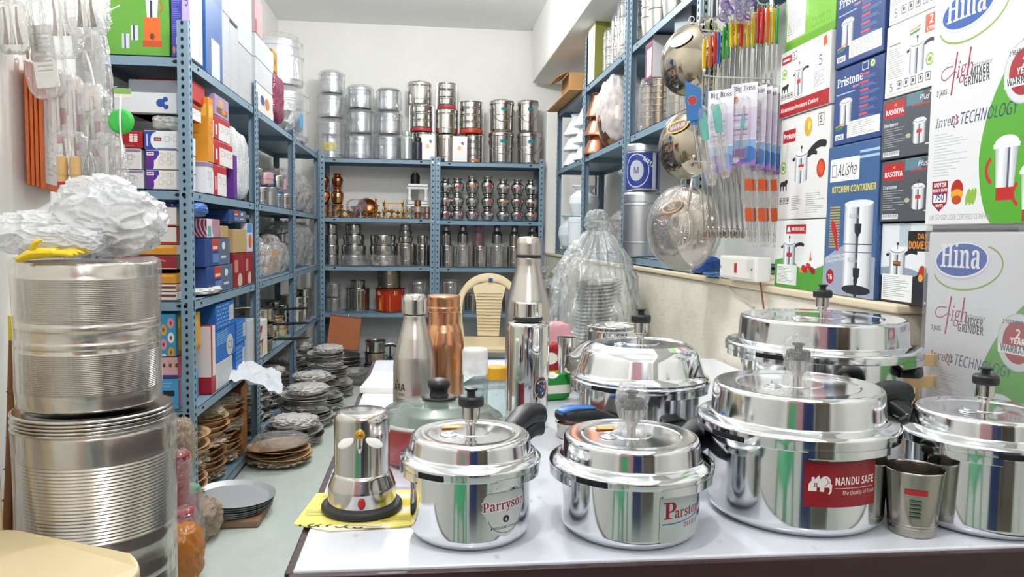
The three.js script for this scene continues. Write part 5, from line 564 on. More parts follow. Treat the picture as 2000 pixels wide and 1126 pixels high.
const LP = {
  green: plain('#5f9f35', (x, w, h) => { txt(x, 'Apple', 40, 70, 52, '#d36a24', { weight: 'italic' }); rect(x, '#d9641f', 250, 150, 110, 130); rect(x, '#b94a14', 240, 260, 130, 30); ell(x, '#7a2d10', 305, 240, 16, 16); poly(x, '#d7dbe0', [262, 60], [350, 60], [340, 150], [272, 150]); rect(x, '#2b3358', 292, 70, 16, 80); x.strokeStyle = '#c5571d'; x.lineWidth = 9; x.beginPath(); x.arc(350, 100, 26, -1.4, 1.4); x.stroke(); for (const [a, b] of [[160, 190], [100, 230]]) { rect(x, '#c9ced3', a, b, 50, 70); rect(x, '#2b3358', a + 16, b, 10, 70); } x.strokeStyle = '#eef3e6'; x.lineWidth = 6; x.beginPath(); x.moveTo(0, 130); x.lineTo(90, 100); x.stroke(); }, 420, 330),
  purple: plain('#3a3aa0', (x, w, h) => { rect(x, '#b9a6d6', 150, 0, 110, h); txt(x, 'ULTRA', 234, 150, 60, '#5b4a96', { rot: -PI / 2 }); rect(x, '#a02c3a', 20, 6, 110, 40); smallprint(x, 16, 70, 120, 22, '#8c8cd0', 10); rect(x, '#e8e6ee', 60, 290, 60, 34); ell(x, '#b9793a', 34, 350, 18, 18); ell(x, '#eef0ea', 84, 350, 18, 18); ell(x, '#222', 84, 350, 8, 8); }, 260, 380),
  whitebox: plain('#c0c3c7', (x, w, h) => { rect(x, '#c2c6cc', 0, h - 20, w, 20); smallprint(x, 30, 40, 120, 5, '#a5abb3', 12); }),
  tallgrey: plain('#b5b8bc', (x, w, h) => { rect(x, '#b4b8bd', 0, 0, w, 16); x.strokeStyle = '#9ea4ab'; x.lineWidth = 2; x.strokeRect(30, 40, 130, 90); }),
  bluebox: plain('#2a5b9c', (x, w, h) => { rect(x, '#c9d4e2', 60, 90, 100, 70); rect(x, '#1f4680', 0, 0, w, 20); }),
  logo: plain('#d5d8dd', (x, w, h) => { for (const [a, b, r] of [[380, 84, 36], [420, 52, 22], [424, 116, 22]]) { ell(x, '#244f9e', a, b, r, r); } ell(x, '#d5d8dd', 424, 84, 12, 12); smallprint(x, 30, 60, 90, 3, '#b9bdc4', 14); }, 512, 170),
  cups: plain('#e6e2dc', (x, w, h) => { x.fillStyle = '#5b2a8a'; x.beginPath(); x.moveTo(0, 0); x.lineTo(130, 0); x.quadraticCurveTo(120, 80, 80, 90); x.quadraticCurveTo(90, 170, 60, h); x.lineTo(0, h); x.fill(); rect(x, '#2b3a9c', 0, 0, 130, 44); rect(x, '#e9e4ee', 12, 14, 70, 30); rect(x, '#b33a52', 22, 22, 50, 12); cupPics(x, 130, 24, 4, 48); }, 300, 170),
  jars: plain('#e4e6ea', (x, w, h) => { rect(x, '#2a49a4', 0, 0, 110, h); ell(x, '#e4e6ea', 110, 86, 52, 76); rect(x, '#cdd6ee', 22, 30, 12, 110); rect(x, '#8a2030', 90, 60, 70, 34); rect(x, '#e8e2cc', 100, 70, 50, 8); cupPics(x, 190, 50, 2, 52, '#7d8288'); rect(x, '#5a79b8', 120, h - 14, 180, 14); }, 300, 170),
  white_cups: plain('#d7d6da', (x, w, h) => { rect(x, '#8d7a92', 0, 0, w, 26); cupPics(x, 40, 50, 2, 46, '#56585e'); smallprint(x, 120, 120, 60, 2, '#444', 10); }, 220, 170),
  calc: plain('#a01b20', (x, w, h) => { for (let i = 0; i < 2; i++) for (let j = 0; j < 5; j++) rect(x, '#e7e2df', 140 + i * 34, 26 + j * 16, 28, 12); smallprint(x, 30, 126, 150, 2, '#e0a8a8', 12); }, 240, 160),
  redwhite: plain('#e2dcda', (x, w, h) => { rect(x, '#b01d24', 0, 0, w, 40); rect(x, '#b01d24', 0, 0, 54, h); rect(x, '#f3e5e2', 18, 60, 16, 70); cupPics(x, 70, 60, 2, 40, '#8d8a8c'); }),
  picture: plain('#a58ab0', (x, w, h) => { ell(x, '#c9a34a', 90, 50, 34, 28); rect(x, '#7a4a2c', 20, 90, 150, 50); ell(x, '#d5852f', 120, 110, 30, 20); }),
  ashish: plain('#dedad5', (x, w, h) => { txt(x, 'ASHISH', w * 0.5, 58, 56, '#232428', { font: 'serif', align: 'center', sx: 1.1 }); rect(x, '#8d8a86', 60, 82, 340, 3); txt(x, 'Chalni', w * 0.5, 132, 34, '#33343a', { font: 'serif', align: 'center' }); rect(x, '#a8252a', 0, h - 12, w, 12); }, 440, 160),
  slotted: plain('#d8d6d2', (x, w, h) => { ell(x, '#1d1f22', 4, 24, 16, 16); ell(x, '#1d1f22', 4, 110, 16, 16); lines(x, '#a6b5b4', 40, 30, 150, 4, 24, 6, 0.2); lines(x, '#b3b0ac', 230, 36, 120, 4, 22, 3, 0.3); rect(x, '#b2262a', 0, h - 20, w, 20); }, 440, 150),
  orange: plain('#d08a22', (x, w, h) => { rect(x, '#e7b24a', 10, 16, w - 20, 30); smallprint(x, 40, 60, 120, 3, '#8a5512', 14); }),
  redscript: plain('#8c1420', (x, w, h) => { x.strokeStyle = '#d78a8a'; x.lineWidth = 7; for (let i = 0; i < 3; i++) { x.beginPath(); x.arc(70 + i * 32, 90 - i * 12, 22, 0.4 + i, 4.4 + i); x.stroke(); } rect(x, '#e8e0da', 0, h - 12, w, 12); }),
  brownlabel: plain('#d6cfc8', (x, w, h) => { rect(x, '#6d332c', 60, 40, 130, 60); }),
  navy: plain('#22407c', (x, w, h) => { rect(x, '#b93a30', 64, 0, 60, 80); rect(x, '#e3c8b8', 72, 50, 44, 20); rect(x, '#56657c', 124, 0, 116, h); ell(x, '#d5dbe2', 176, 50, 16, 26); rect(x, '#5c7fb0', 70, 100, 60, 60); rect(x, '#c9d2dc', 150, 120, 50, 16); }, 240, 180),
  redsteel: plain('#8e1a22', (x, w, h) => { rect(x, '#c97a6a', 20, 30, 60, 60); ell(x, '#cbb79f', 110, 130, 40, 34); rect(x, '#6d1018', 0, 0, 20, h); }),
  stripes: plain('#dccdd6', (x, w, h) => { x.strokeStyle = '#8a3350'; x.lineWidth = 9; for (let i = 0; i < 12; i++) { x.beginPath(); x.moveTo(80 + i * 14, 0); x.quadraticCurveTo(70 + i * 14, h * 0.5, 100 + i * 14, h); x.stroke(); } rect(x, '#5aa7a4', 10, 60, 50, 90); }),
  tan: plain('#b79a68', (x, w, h) => { smallprint(x, 40, 50, 60, 3, '#8a6f42', 16); }),
  dashes: plain('#1e68b8', (x, w, h) => { x.strokeStyle = '#a9cdf0'; x.lineWidth = 6; for (let i = 0; i < 5; i++) for (let j = 0; j < 6; j++) { x.beginPath(); x.moveTo(10 + i * 34 + (j % 2) * 12, 20 + j * 28); x.lineTo(30 + i * 34 + (j % 2) * 12, 14 + j * 28); x.stroke(); } rect(x, '#c9ccc6', 170, 30, 60, 110); x.strokeStyle = '#7b8084'; x.lineWidth = 2; for (let j = 0; j < 5; j++) x.strokeRect(176, 36 + j * 20, 46, 14); }, 240, 180),
  dial: plain('#1e68b8', (x, w, h) => { x.strokeStyle = '#8fbdea'; x.lineWidth = 5; for (let j = 0; j < 6; j++) { x.beginPath(); x.moveTo(10, 16 + j * 12); x.lineTo(150, 10 + j * 14); x.stroke(); } ell(x, '#c3c6c0', 170, 110, 44, 64); x.strokeStyle = '#5a6468'; x.strokeRect(150, 90, 44, 40); }, 240, 180),
  hexes: plain('#2f93bd', (x, w, h) => { for (let j = 0; j < 3; j++) for (let i = 0; i < 3; i++) { const a = 40 + i * 76, b = 40 + j * 66 + (i % 2) * 30; ell(x, ['#e0ddd0', '#cf9a3c', '#d98aa0'][(i + j) % 3], a, b, 34, 24); ell(x, ['#7a2d4a', '#7a5418', '#8c2f52'][(i + j) % 3], a, b, 12, 9); } }, 240, 190),
  pinkhex: plain('#d3a3ab', (x, w, h) => { for (let i = 0; i < 4; i++) { ell(x, '#7d2a3c', 30 + i * 52, 60, 12, 16); rect(x, '#9fb46a', 60 + i * 52, 20, 14, 60); } rect(x, '#4a3a86', 0, h - 24, w, 24); }),
  sky: plain('#45a0d6', (x, w, h) => { rect(x, '#b5323c', 0, 0, 20, h); rect(x, '#1d2430', 70, 60, 90, 30); smallprint(x, 60, 20, 100, 2, '#d8eaf6', 14); }),
  yellow: plain('#d49a1e', (x, w, h) => { rect(x, '#f0ead8', 24, 40, 22, 80); rect(x, '#a6701a', 0, h - 20, w, 20); rect(x, '#e8bf4a', 70, 10, 90, 40); }),
  redframe: plain('#e4dad4', (x, w, h) => { rect(x, '#a51c26', 0, 0, 60, h); rect(x, '#a51c26', 0, h - 40, w, 40); }),
  carrot: plain('#c8ccd6', (x, w, h) => { ell(x, '#d0642a', 110, 100, 50, 40); rect(x, '#4f86c0', 20, 0, 150, 50); }),
};
const W1 = COL('#d6d6d8'), NAVY = COL('#1f3f80'), BLU = COL('#1f64b0');
// top shelf
shelfRow(1.82, [
  { r: [0.224,0.258,-1.062,1.837], d: 0.28, face: 'z', f: LP.green, s: COL('#5b9634'), l: 'green carton printed with an orange mixer on the top shelf end' },
  { r: [0.071,0.304,-0.91,1.836], d: 0.16, face: 'z', f: LP.purple, s: COL('#c9c4d8'), l: 'violet and lilac carton beside the green mixer carton' },
  { r: [0.258,0.366,-3.444,1.825], d: 0.26, f: LP.bluebox, s: LP.bluebox, l: 'blue carton with a pale panel on the first top shelf' },
  { r: [0.127,0.324,-3.641,1.816], d: 0.26, f: LP.tallgrey, l: 'narrow grey-white carton next to the blue one on top' },
  { r: [0.147,0.309,-3.786,1.824], d: 0.26, f: LP.tallgrey, l: 'second narrow grey-white carton on the top shelf' },
  { r: [0.284,0.205,-3.73,2.119], d: 0.26, f: LP.whitebox, l: 'pale carton lying across the two narrow ones' },
  { r: [0.3,0.258,-4.016,1.815], d: 0.28, f: LP.tallgrey, l: 'wide grey-white carton at the end of the first top shelf' },
  { r: [0.299,0.339,-4.019,2.078], d: 0.28, f: LP.whitebox, l: 'shiny white carton stacked on the wide grey-white one' }]);
shelfRow(1.82, [
  { r: [0.485,0.147,-4.477,1.858], d: 0.26, f: plain('#d9d5d0', (x) => { ell(x, '#3d4a80', 70, 80, 22, 30); ell(x, '#c07a4a', 120, 84, 26, 36); }), l: 'flat white carton with small pictures, bottom of the second top stack' },
  { r: [0.47,0.127,-4.475,1.989], d: 0.26, f: LP.whitebox, l: 'flat white carton, second of the second top stack' },
  { r: [0.486,0.124,-4.487,2.089], d: 0.26, f: LP.whitebox, l: 'flat white carton, third of the second top stack' },
  { r: [0.182,0.191,-4.341,2.169], d: 0.24, f: plain('#b99a9e', (x) => { rect(x, '#a5262c', 0, 100, 30, 60); }), l: 'pinkish slim carton on top of the flat white stack' }]);
carton('carton', 'small mustard carton above the maroon bag on the left top shelf', 'carton', [0.16, 0.12, 0.14], [-0.98, 1.82 + 0.32, -4.86], PI / 2, { front: plain('#a87c1e', (x) => ell(x, '#5d3a10', 110, 80, 20, 24)) });
tag(mesh('packet', crumple(0.3, 0.31, 0.34, 0.12, 2, 5, 8, 6), M('#7d2a4a', 0.25, 0, { bumpMap: crinkle, bumpScale: 0.004 }), scene, [-1.02, 1.82, -4.85]), 'maroon shrink-wrapped bundle on the left top shelf', 'bundle');
bag('bagged_ware', 'crinkled silver bag hanging over the left top shelf edge', 'bag', [0.26, 0.22, 0.3], [-0.96, 1.82, -5.2], { steel: 2 });
ware('canister', 'wrapped_tin', 'tall film-wrapped silver tin, lower one in the left corner', 'tin', [-1.03, 1.82, -5.75], 0.15, 0.36, { film: FILMG, mat: ALUMATT });
ware('canister', 'wrapped_tin', 'film-wrapped silver tin standing on the lower corner tin', 'tin', [-1.05, 1.82 + 0.395, -5.75], 0.14, 0.33, { film: FILMG, mat: ALUMATT });
tag(mesh('label_packet', rb(0.004, 0.1, 0.12, 0.001, 0, 0.05, 0), M('#3f9ad0', 0.4), scene, [-0.868, 1.9, -5.6]), 'bright blue tag hanging on the corner tin', 'tag');
// second shelf
shelfRow(1.327, [
  { r: [0.116,0.073,-0.99,1.328], d: 0.24, face: 'z', f: LP.cups, s: W1, l: 'violet and white cup-set carton, bottom of its pile' },
  { r: [0.116,0.073,-0.989,1.401], d: 0.24, face: 'z', f: LP.cups, s: W1, l: 'violet and white cup-set carton, second of its pile' },
  { r: [0.121,0.072,-0.99,1.474], d: 0.24, face: 'z', f: LP.jars, s: W1, l: 'blue and white jar-set carton on the cup-set cartons' },
  { r: [0.108,0.072,-1.106,1.326], d: 0.22, face: 'z', f: LP.white_cups, s: W1, l: 'white cup carton with a mauve top edge beside the violet one' },
  { r: [0.099,0.078,-1.109,1.398], d: 0.22, face: 'z', f: LP.white_cups, s: W1, l: 'white cup carton lying on the mauve-edged one' },
  { r: [0.115,0.064,-1.11,1.476], d: 0.22, face: 'z', f: LP.calc, l: 'red carton with a white panel behind the green strainer' },
  { r: [0.103,0.061,-0.98,1.546], d: 0.24, face: 'z', f: M('#c9cbc9', 0.2, 0, { bumpMap: crinkle, bumpScale: 0.003 }), kind: 'pack', l: 'clear shrink-wrapped pack of glasses above the jar-set carton' },
  { r: [0.227,0.077,-1.041,1.607], d: 0.24, face: 'z', f: LP.logo, s: COL('#cfd2d8'), l: 'long white carton with a blue three-circle mark' },
  { r: [0.194,0.055,-1.023,1.685], d: 0.22, face: 'z', in: 0.05, f: COL('#8f959c'), l: 'grey carton in the shade above the long white one' },
  { r: [0.1,0.132,-3.349,1.299], d: 0.2, f: LP.white_cups, l: 'small white carton at the front edge after the cup sets' },
  { r: [0.213,0.132,-3.513,1.302], d: 0.2, f: LP.redwhite, l: 'red-ended white carton, bottom of the red pile' },
  { r: [0.326,0.107,-3.575,1.431], d: 0.2, f: LP.redwhite, l: 'red-topped white carton, second of the red pile' },
  { r: [0.269,0.101,-3.551,1.53], d: 0.2, f: LP.redwhite, l: 'red and white carton, third of the red pile' },
  { r: [0.234,0.09,-3.555,1.631], d: 0.2, f: LP.picture, l: 'mauve carton with a food picture on top of the red pile' },
  { r: [0.07,0.267,-3.374,1.432], d: 0.18, f: LP.orange, l: 'slim orange carton standing upright by the red pile' },
  { r: [0.216,0.064,-3.198,1.614], d: 0.2, f: LP.redwhite, s: COL('#b02a2c'), in: 0.02, l: 'red and pink carton over the near end of the second shelf' },
  { r: [0.182,0.078,-3.271,1.662], d: 0.2, f: COL('#b52a24'), in: 0.02, l: 'plain red carton near the top of the second shelf' },
  { r: [0.06,0.205,-3.788,1.431], d: 0.2, f: COL('#5d2a86'), l: 'thin violet carton standing on edge' },
  { r: [0.126,0.352,-3.889,1.322], d: 0.2, f: M('#d3d5d6', 0.2, 0, { bumpMap: crinkle, bumpScale: 0.004 }), kind: 'pack', l: 'tall silver plastic pack next to the thin violet carton' },
  { r: [0.147,0.337,-4.036,1.326], d: 0.2, f: M('#c6cacc', 0.2, 0, { bumpMap: crinkle, bumpScale: 0.004 }), kind: 'pack', l: 'second tall silver plastic pack by the rack post' }]);
// third shelf
shelfRow(0.907, [
  { r: [0.23,0.033,-1.054,0.904], d: 0.27, face: 'z', f: LP.brownlabel, s: LP.brownlabel, l: 'flat pale box with a brown label, lowest of the flat pile' },
  { r: [0.23,0.029,-1.054,0.937], d: 0.27, face: 'z', f: LP.brownlabel, s: COL('#c9a06a'), l: 'flat pale box with a brown label, second of the flat pile' },
  { r: [0.23,0.039,-1.053,0.966], d: 0.26, face: 'z', f: LP.orange, s: COL('#c98d3c'), l: 'flat orange box below the red script box' },
  { r: [0.23,0.054,-1.052,1.005], d: 0.26, face: 'z', f: LP.redscript, s: COL('#6d5a4c'), l: 'flat dark red box with script lettering' },
  { r: [0.229,0.039,-1.051,1.059], d: 0.26, face: 'z', f: LP.orange, s: COL('#d8d2c8'), l: 'flat orange box above the red script box' },
  { r: [0.17,0.068,-1.021,1.099], d: 0.2, face: 'z', f: LP.slotted, s: COL('#b4432c'), l: 'white box with two black end holes' },
  { r: [0.214,0.073,-1.042,1.166], d: 0.2, face: 'z', f: LP.ashish, s: COL('#cfc2a6'), l: 'white box with serif lettering on top of the flat pile' },
  { r: [0.432,0.117,-3.495,0.899], d: 0.24, f: LP.navy, s: NAVY, l: 'navy carton with red and grey front, bottom of three' },
  { r: [0.405,0.119,-3.458,1.012], d: 0.24, f: LP.navy, s: NAVY, l: 'navy carton with red and grey front, middle of three' },
  { r: [0.207,0.08,-3.393,1.13], d: 0.22, f: LP.stripes, l: 'white carton with wavy maroon stripes on the navy ones' },
  { r: [0.124,0.053,-3.575,1.133], d: 0.22, f: LP.tan, l: 'small tan carton beside the wavy striped one' },
  { r: [0.226,0.163,-3.836,0.906], d: 0.22, f: LP.redsteel, s: COL('#7d141c'), l: 'dark red carton with a steel picture, left of two' },
  { r: [0.183,0.162,-4.042,0.908], d: 0.22, f: LP.redsteel, s: COL('#7d141c'), l: 'dark red carton with a steel picture, right of two' },
  { r: [0.271,0.114,-3.865,1.069], d: 0.22, f: LP.tan, l: 'creased tan carton on the dark red ones' },
  { r: [0.15,0.146,-4.065,1.069], d: 0.22, f: LP.carrot, l: 'grey carton with an orange picture beside the creased tan one' },
  { r: [0.336,0.11,-3.827,1.18], d: 0.22, f: LP.navy, s: NAVY, l: 'navy carton highest on the third shelf' }]);
tag(mesh('plastic_roll', crumple(0.3, 0.075, 0.2, 0.14, 2.4, 8, 9, 4), M('#1d3480', 0.18), scene, [-1.06, 1.242, -3.17]), 'glossy dark blue plastic bundle above the lettered white box', 'bundle');
tag(mesh('packet', crumple(0.12, 0.06, 0.18, 0.2, 2.4, 5, 8, 3), M('#3f68b0', 0.22), scene, [-0.92, 1.227, -3.16]), 'crumpled blue and white bag below the second shelf lip', 'packet');
tag(mesh('packet', crumple(0.16, 0.035, 0.3, 0.2, 2, 6, 8, 3), M('#dcdcd8', 0.3), scene, [-0.95, 0.907, -3.36]), 'white crumpled paper bag sticking out of the third shelf', 'packet');
// fourth shelf
shelfRow(0.485, [
  { r: [0.094,0.121,-0.985,0.475], d: 0.26, face: 'z', f: LP.sky, s: LP.sky, l: 'sky blue carton with a black slot at the rack end' },
  { r: [0.09,0.083,-0.985,0.597], d: 0.24, face: 'z', f: LP.pinkhex, s: COL('#b8485a'), l: 'pink patterned carton lying on the sky blue one' },
  { r: [0.09,0.173,-0.99,0.684], d: 0.14, face: 'z', f: LP.hexes, s: COL('#2f93bd'), l: 'sky blue bundle with round food pictures' },
  { r: [0.181,0.157,-3.162,0.657], d: 0.16, in: 0.02, f: LP.yellow, l: 'yellow carton leaning out over the pink one' },
  { r: [0.071,0.29,-3.362,0.535], d: 0.2, f: LP.redframe, l: 'red-framed upright carton by the blue dashed ones' },
  { r: [0.291,0.115,-3.543,0.437], d: 0.22, f: LP.whitebox, l: 'grey-white carton under the blue dashed ones' },
  { r: [0.34,0.139,-3.573,0.544], d: 0.24, f: LP.dial, s: BLU, l: 'blue streaked carton with a round grey picture' },
  { r: [0.321,0.125,-3.57,0.684], d: 0.24, f: LP.dashes, s: BLU, l: 'blue carton with white dashes, at the top of its pile' },
  { r: [0.188,0.145,-3.844,0.434], d: 0.22, f: LP.dashes, s: BLU, l: 'blue carton with white dashes, lowest near the rack post' },
  { r: [0.189,0.113,-3.861,0.578], d: 0.22, f: LP.dashes, s: BLU, l: 'blue carton with white dashes near the rack post, second up' },
  { r: [0.165,0.237,-4.08,0.45], d: 0.2, f: LP.whitebox, l: 'pale carton pressed against the rack post' }]);
// bottom shelf: piles of dishes in torn film
const TAN = M('#d8b68e', 0.4), TANDARK = M('#bb936a', 0.45), PALE = M('#cfcdc8', 0.3, 0.35), BAGGREY = new THREE.MeshPhysicalMaterial({ color: '#f6f2ec', roughness: 0.2, transmission: 0.22, thickness: 0, ior: 1.6, side: THREE.DoubleSide, bumpMap: crinkle, bumpScale: 0.006 }), BAGTAN = new THREE.MeshPhysicalMaterial({ color: '#ecd9c0', roughness: 0.2, transmission: 0.32, thickness: 0, ior: 1.6, side: THREE.DoubleSide, bumpMap: crinkle, bumpScale: 0.006 });
function dishes(label, pos, r, steel, n, sd, deep, cover = true) {
  const t = thing('wrapped_plates', label, 'plates', pos, sd); reseed(sd + 3);
  mesh('film_base', crumple(r * 2.1, 0.06, r * 2.05, 0.3, 1.1, sd, 14, 2.4, 1), steel ? BAGGREY : BAGTAN, t);
  for (let i = 0; i < n; i++) mesh('dish', lathe([[0, 0.004], [r * 0.62, 0.004], [r * 0.93, deep ? 0.05 : 0.02], [r, deep ? 0.052 : 0.022], [r, deep ? 0.054 : 0.024], [r * 0.9, deep ? 0.049 : 0.02], [r * 0.6, 0], [0, 0]], 36, 0.002), steel ? (i % 3 ? PALE : STEEL) : i % 2 ? TAN : TANDARK, t, [rnd(-0.012, 0.012), 0.034 + i * (deep ? 0.02 : 0.011), rnd(-0.012, 0.012)], [rnd(-0.09, 0.09), 0, rnd(-0.09, 0.09)]);
  if (cover) mesh('film_top', crumple(r * 1.9, 0.07, r * 1.7, 0.2, 1.2, sd + 40, 14, 2.4, 1).translate(r * (0.05 + 0.1 * (sd % 3)), 0.04 + n * (deep ? 0.02 : 0.01), r * 0.12), steel ? BAGGREY : sd % 2 ? BAGTAN : FILM, t); return t;
}
[-3.2, -3.51, -3.8].forEach((z, i) => { for (let k = 0; k < 2; k++) dishes(`tan dishes in torn film on the bottom shelf, ${['nearest', 'second', 'third'][i]} pile, ${['lower', 'upper'][k]}`, [-1.03 + k * 0.02, 0.062 + k * 0.152, z + (k - 0.5) * 0.01], 0.138, false, 4, 60 + i * 4 + k, true, k === 1); });
carton('carton', 'brown-orange carton standing upright behind the crumpled paper', 'carton', [0.22, 0.34, 0.06], [-0.94, 0.062, -3.98], PI / 2 + 0.1, { front: COL('#a5661f'), side: COL('#8a5218') });
{ const g = new THREE.PlaneGeometry(0.34, 0.42, 26, 30), p = g.attributes.position; for (let i = 0; i < p.count; i++) { const x = p.getX(i), y = p.getY(i); p.setZ(i, 0.03 * noise(x * 9, y * 9, 3) + 0.02 * (1 - Math.abs(noise(x * 16, y * 14, 8))) - Math.max(0, x) * 0.25); } g.rotateX(-PI / 2); g.computeVertexNormals(); tag(mesh('paper_sheet', g, new THREE.MeshStandardMaterial({ color: '#cfd2d6', roughness: 0.7, side: THREE.DoubleSide }), scene, [-0.86, 0.492, -3.83], [0.04, 0.2, -0.2]), 'crumpled pale blue paper sheet sagging off the low shelf', 'paper'); }
// floor goods in front of the rack
{ const t = thing('plate_stack', 'pile of wide aluminium plates on the floor by the rack foot', 'plates', [-0.80, 0.0, -3.22]); for (let i = 0; i < 6; i++) mesh('plate', lathe([[0, 0.002], [0.14, 0.002], [0.165, 0.016], [0.168, 0.017], [0.163, 0.013], [0.14, 0], [0, 0]], 48, 0.002), M('#c3c7cb', 0.4, 0.4), t, [0.004 * i, 0.035 + i * 0.009, 0.003 * (i % 3)], [0.02, 0, -0.05]); mesh('cardboard_pad', rb(0.3, 0.032, 0.3, 0.01, 0, 0.016, 0), M('#8d6f56', 0.8), t); }
[[-0.73, -3.95], [-0.72, -4.32], [-0.71, -4.74], [-0.69, -5.16], [-0.67, -5.6]].forEach(([x, z], i) => { for (let k = 0; k < [1, 1, 2, 2, 3][i]; k++) dishes(`${i ? 'steel plates' : 'tan dishes'} half wrapped in film on the floor along the left racks, ${['nearest', 'second', 'third', 'fourth', 'farthest'][i]} pile, ${['bottom', 'middle', 'top'][k]}`, [x - k * 0.02, k * 0.106, z + 0.03 * (k % 2)], 0.155 - k * 0.012, i > 0, 5, i * 3 + k, false, k === [1, 1, 2, 2, 3][i] - 1); });
bag('wrapped_bundle', 'tan film bundle on the floor right behind the lower drum', 'bundle', [0.2, 0.16, 0.2], [-0.86, 0, -2.98], { film: TANFILM, steel: 2, mat: M('#a58b70', 0.5) });
// the farther left racks: small wares
const rowOf = (label, kind, name, cat, y, xs, z0, z1, n, r, h, mats_, o = {}) => { for (let i = 0; i < n; i++) { const z = z0 + (z1 - z0) * (n > 1 ? i / (n - 1) : 0); ware(kind, name, label(i), cat, [xs + (i % 2 ? -0.02 : 0), y, z], r * (1 + 0.1 * ((i * 7) % 3 - 1)), h * (1 + 0.14 * ((i * 5) % 3 - 1)), { mat: mats_[i % mats_.length], ...o }); } };
const nth = ['first', 'second', 'third', 'fourth', 'fifth', 'sixth', 'seventh', 'eighth', 'ninth', 'tenth', 'eleventh', 'twelfth'];
const TINTS = [STEEL, M('#5f7fb0', 0.2, 0.8), STEEL, M('#b98f96', 0.25, 0.6), DULL, M('#46a0b8', 0.2, 0.6)];
rowOf((i) => `small metal jar in the front row of the second rack's upper shelf, ${nth[i]} along`, 'canister', 'small_jar', 'jar', 1.328, -0.935, -4.28, -5.26, 9, 0.045, 0.1, TINTS);
rowOf((i) => `small metal flask in the back row of the second rack's upper shelf, ${nth[i]} along`, 'flask', 'small_flask', 'flask', 1.328, -1.05, -4.3, -5.24, 8, 0.05, 0.2, [STEEL, DULL, M('#2a2c33', 0.3), M('#caa7b4', 0.4)]);
rowOf((i) => `little glass-topped pot stacked on the front jars, ${nth[i]} from the near post`, 'dabba', 'small_tin', 'tin', 1.45, -0.935, -4.3, -5.2, 6, 0.045, 0.07, [M('#3d76b8', 0.2, 0.7), STEEL, M('#c9a0a8', 0.3, 0.3)]);
for (let i = 0; i < 4; i++) bag('bagged_cups', `white and pink bag of cups, ${nth[i]} along the corner rack's upper shelf`, 'bag', [0.26, 0.3 - 0.04 * (i % 2), 0.26], [-1.0, 1.327, -5.5 - i * 0.27], { steel: 3, mat: i % 2 ? STEEL : M('#d6b3b8', 0.4), amp: 0.3 });
rowOf((i) => `dark-capped bottle on the second rack's middle shelf, ${nth[i]} along`, 'flask', 'shelf_bottle', 'bottle', 0.907, -1.08, -4.3, -5.2, 7, 0.04, 0.3, [M('#22262c', 0.3), DULL, M('#c8b98f', 0.4)]);
for (let i = 0; i < 4; i++) bag('bagged_boxes', `${['red tipped', 'clear', 'orange labelled', 'silver'][i]} bag on the second rack's middle shelf, ${nth[i]} along`, 'bag', [0.18, 0.26 - 0.05 * (i % 2), 0.2], [-0.95, 0.907, -4.32 - i * 0.25], { steel: 2, mat: [M('#b03a2c', 0.4), WHITEP, M('#d98a2a', 0.4), STEEL][i], amp: 0.28 });
for (let i = 0; i < 4; i++) bag('bagged_ware', `tall clear bag of steel pieces, ${nth[i]} along the corner rack's middle shelf`, 'bag', [0.26, 0.36, 0.28], [-1.0, 0.907, -5.5 - i * 0.27], { steel: 5, amp: 0.3 });
// long-handled pans and pots on the lower shelf of the second rack
for (let i = 0; i < 3; i++) { const t = thing('frying_pan', `steel saucepan with a black handle, ${['bottom', 'middle', 'top'][i]} of the tower leaning out of the rack`, 'pan', [-0.98, 0.487 + i * 0.085, -4.5 - 0.02 * i], 0.3); WARE.patila(t, 0.12, 0.08, STEEL); mesh('handle', loft([[0.11, 0.07, 0.02, 0.02, 0.012], [0.2, 0.075, 0.05, 0.026, 0.016], [0.3, 0.082, 0.1, 0.024, 0.014]], 12), BLACK, t); }
carton('carton', 'white pan carton with red triangles below the black handles', 'carton', [0.22, 0.2, 0.2], [-0.985, 0.487, -4.335], PI / 2, { front: plain('#dcd8d2', (x) => { poly(x, '#a81f2a', [20, 20], [90, 20], [40, 70]); poly(x, '#a81f2a', [20, 80], [100, 80], [70, 160], [60, 120]); ell(x, '#c9a67e', 50, 120, 26, 30); }), side: W1 });
rowOf((i) => `bellied steel pot on the second rack's low shelf, ${nth[i]} past the pan carton`, 'lota', 'steel_pot', 'pot', 0.487, -0.96, -4.78, -5.26, 4, 0.07, 0.15, [M('#c4b290', 0.2, 1), STEEL]);
rowOf((i) => `tall steel tumbler on the corner rack's low shelf, ${nth[i]} from its near post`, 'tumblers', 'tumbler_stack', 'tumblers', 0.487, -0.96, -5.45, -6.45, 6, 0.055, 0.24, [STEEL, DULL], { n: 3 });
rowOf((i) => `steel pot at the back of the corner rack's low shelf, ${nth[i]} along`, 'patila', 'steel_pot', 'pot', 0.487, -1.12, -5.5, -6.4, 4, 0.09, 0.16, [STEEL]);
for (let i = 0; i < 7; i++) for (let k = 0; k < 2; k++) dishes(`filmed steel plates on the farther left racks' bottom shelf, ${nth[i]} pile, ${['lower', 'upper'][k]}`, [-1.03, 0.062 + k * 0.106, [-4.36, -4.66, -4.98, -5.52, -5.8, -6.08, -6.36][i]], 0.13, true, 5, 90 + i * 2 + k, false, k === 1);
